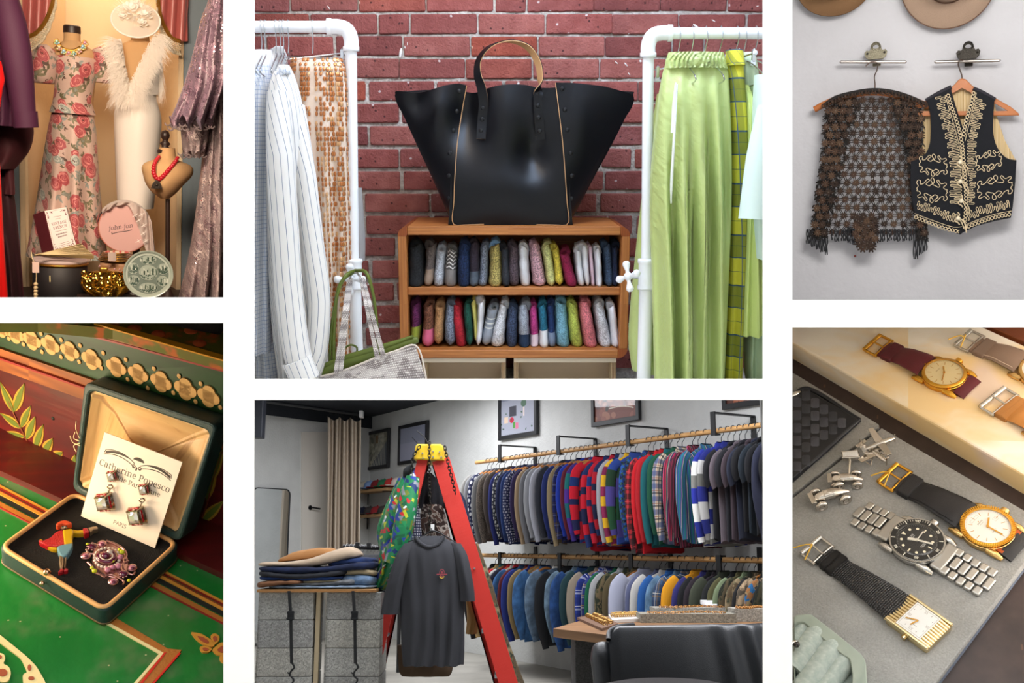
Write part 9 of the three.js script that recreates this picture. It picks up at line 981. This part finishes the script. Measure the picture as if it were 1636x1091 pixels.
// ---- jewelled brooch
{const o=thing(I,'jewelled_brooch','ornate silver brooch with pink, purple and lime stones','brooch',I.y(172,900,VY)),q=(x,y,h=0.012)=>I.y(x,y,VY + h),rose=mat(0xc89a94,0.2,{metal:0.85}),pink=mat(0xc07890,0.12,{clearcoat:0.6}),plum=mat(0x5a1838,0.12,{clearcoat:0.6}),lime=mat(0xc2c818,0.2,{clearcoat:0.4}),pearl=mat(0xe6d4c8,0.3,{clearcoat:0.5});
const c=q(172,890,0.02),disc=(x,y,r,h,m,name,sy=0.5)=>{const p=q(x,y,h);part(o,name,new THREE.SphereGeometry(r*k,16,10).scale(1,sy,1).translate(p.x,p.y,p.z),m);};
part(o,'base_plate',flatPoly(I,roundPts([[148,876],[170,866],[192,872],[206,892],[204,916],[186,926],[164,920],[146,902]],10),VY + 0.002,0.008,0.003),rose);
for(const[x,y]of[[163,869],[137,888],[211,907],[181,929]]){disc(x,y,7,0.012,rose,'drop_setting',0.5);disc(x,y,4.6,0.017,pink,'pink_stone',0.6);disc(x + 0.8,y + 0.5,2.6,0.022,plum,'plum_stone',0.6);}
for(const[x,y,r]of[[147,873,5.5],[197,917,5.5]]){disc(x,y,r,0.014,plum,'purple_stone',0.7);for(let i=0;i<8;i++)disc(x + Math.cos(i*0.785)*r*1.25,y + Math.sin(i*0.785)*r,1.5,0.013,rose,'bead',0.8);}
for(let i=0;i<22;i++){const a=i / 22*6.283;disc(171 + Math.cos(a)*20,891 + Math.sin(a)*15.5,2.2,0.016,pearl,'pearl',0.9);}const arc=(r,a0,a1,m,rad,h)=>part(o,'enamel_crescent',tube(Array.from({length:9},(_,i)=>{const a=lerp(a0,a1,i / 8);return q(170 + Math.cos(a)*r,888 + Math.sin(a)*r*0.72,h);}),rad*k,40,8),m);arc(13,-0.9,3.4,plum,2.4,0.022);arc(10,-0.9,3.4,pearl,1.3,0.024);arc(16,-1.2,3.8,rose,1.8,0.018);disc(169,887,5.5,0.024,plum,'centre_stone',0.7);disc(175,882,4,0.024,pearl,'pearl',0.9);for(const[x,y,r]of[[189,904,4.2],[180,906,3.8],[172,910,4],[192,890,4.2]])disc(x,y,r,0.02,pink,'pink_stone',0.8);
for(const[x,y,r]of[[139.5,869,2],[180,896,2.6],[206,927,2.4],[147,907,2.4],[151,912,3.4],[195,882,3.6],[191,878,2.6]])disc(x,y,r,0.02,lime,'lime_stone',0.8);for(const p of[[[148,868],[158,874],[152,884],[142,884],[138,878]],[[206,896],[198,900],[200,912],[212,918],[216,914]],[[166,922],[176,918],[188,922],[198,930],[196,934]],[[140,898],[146,904],[150,914],[160,918],[166,922]],[[170,864],[182,868],[196,876],[202,886],[200,894]]])part(o,'scroll',tube(p.map(([x,y])=>q(x,y,0.014)),1.5*k,30,8),rose);}
// unseen warm panel to one side, lights the case and card
{const p=V(-1.62,1.3,-2.2),t=V(-1.05,1.0,-2.9),w=0.36,h=0.4,glow=mat(0xffffff,0.6,{emissive:new THREE.Color(1,0.85,0.62),emissiveIntensity:1.6});areaLight(null,p,t,w,h,0xffe2bc,LIGHT.jewel,'unseen_jewel_light');const o=thing({world:(q)=>q,q:new THREE.Quaternion()},'unseen_lamp_panel','unseen warm lamp panel placed to light the jewel case','lamp',p),n=t.clone().sub(p).normalize(),g=box(w,h,0.01);g.applyQuaternion(new THREE.Quaternion().setFromUnitVectors(V(0,0,1),n));const b=n.clone().multiplyScalar(-0.012);part(o,'diffuser',at(g,b.x,b.y,b.z),glow,false);}
}
scene.traverse((o)=>{if(o.isLight)o.castShadow=!o.isRectAreaLight;});
renderer.render(scene,camera);
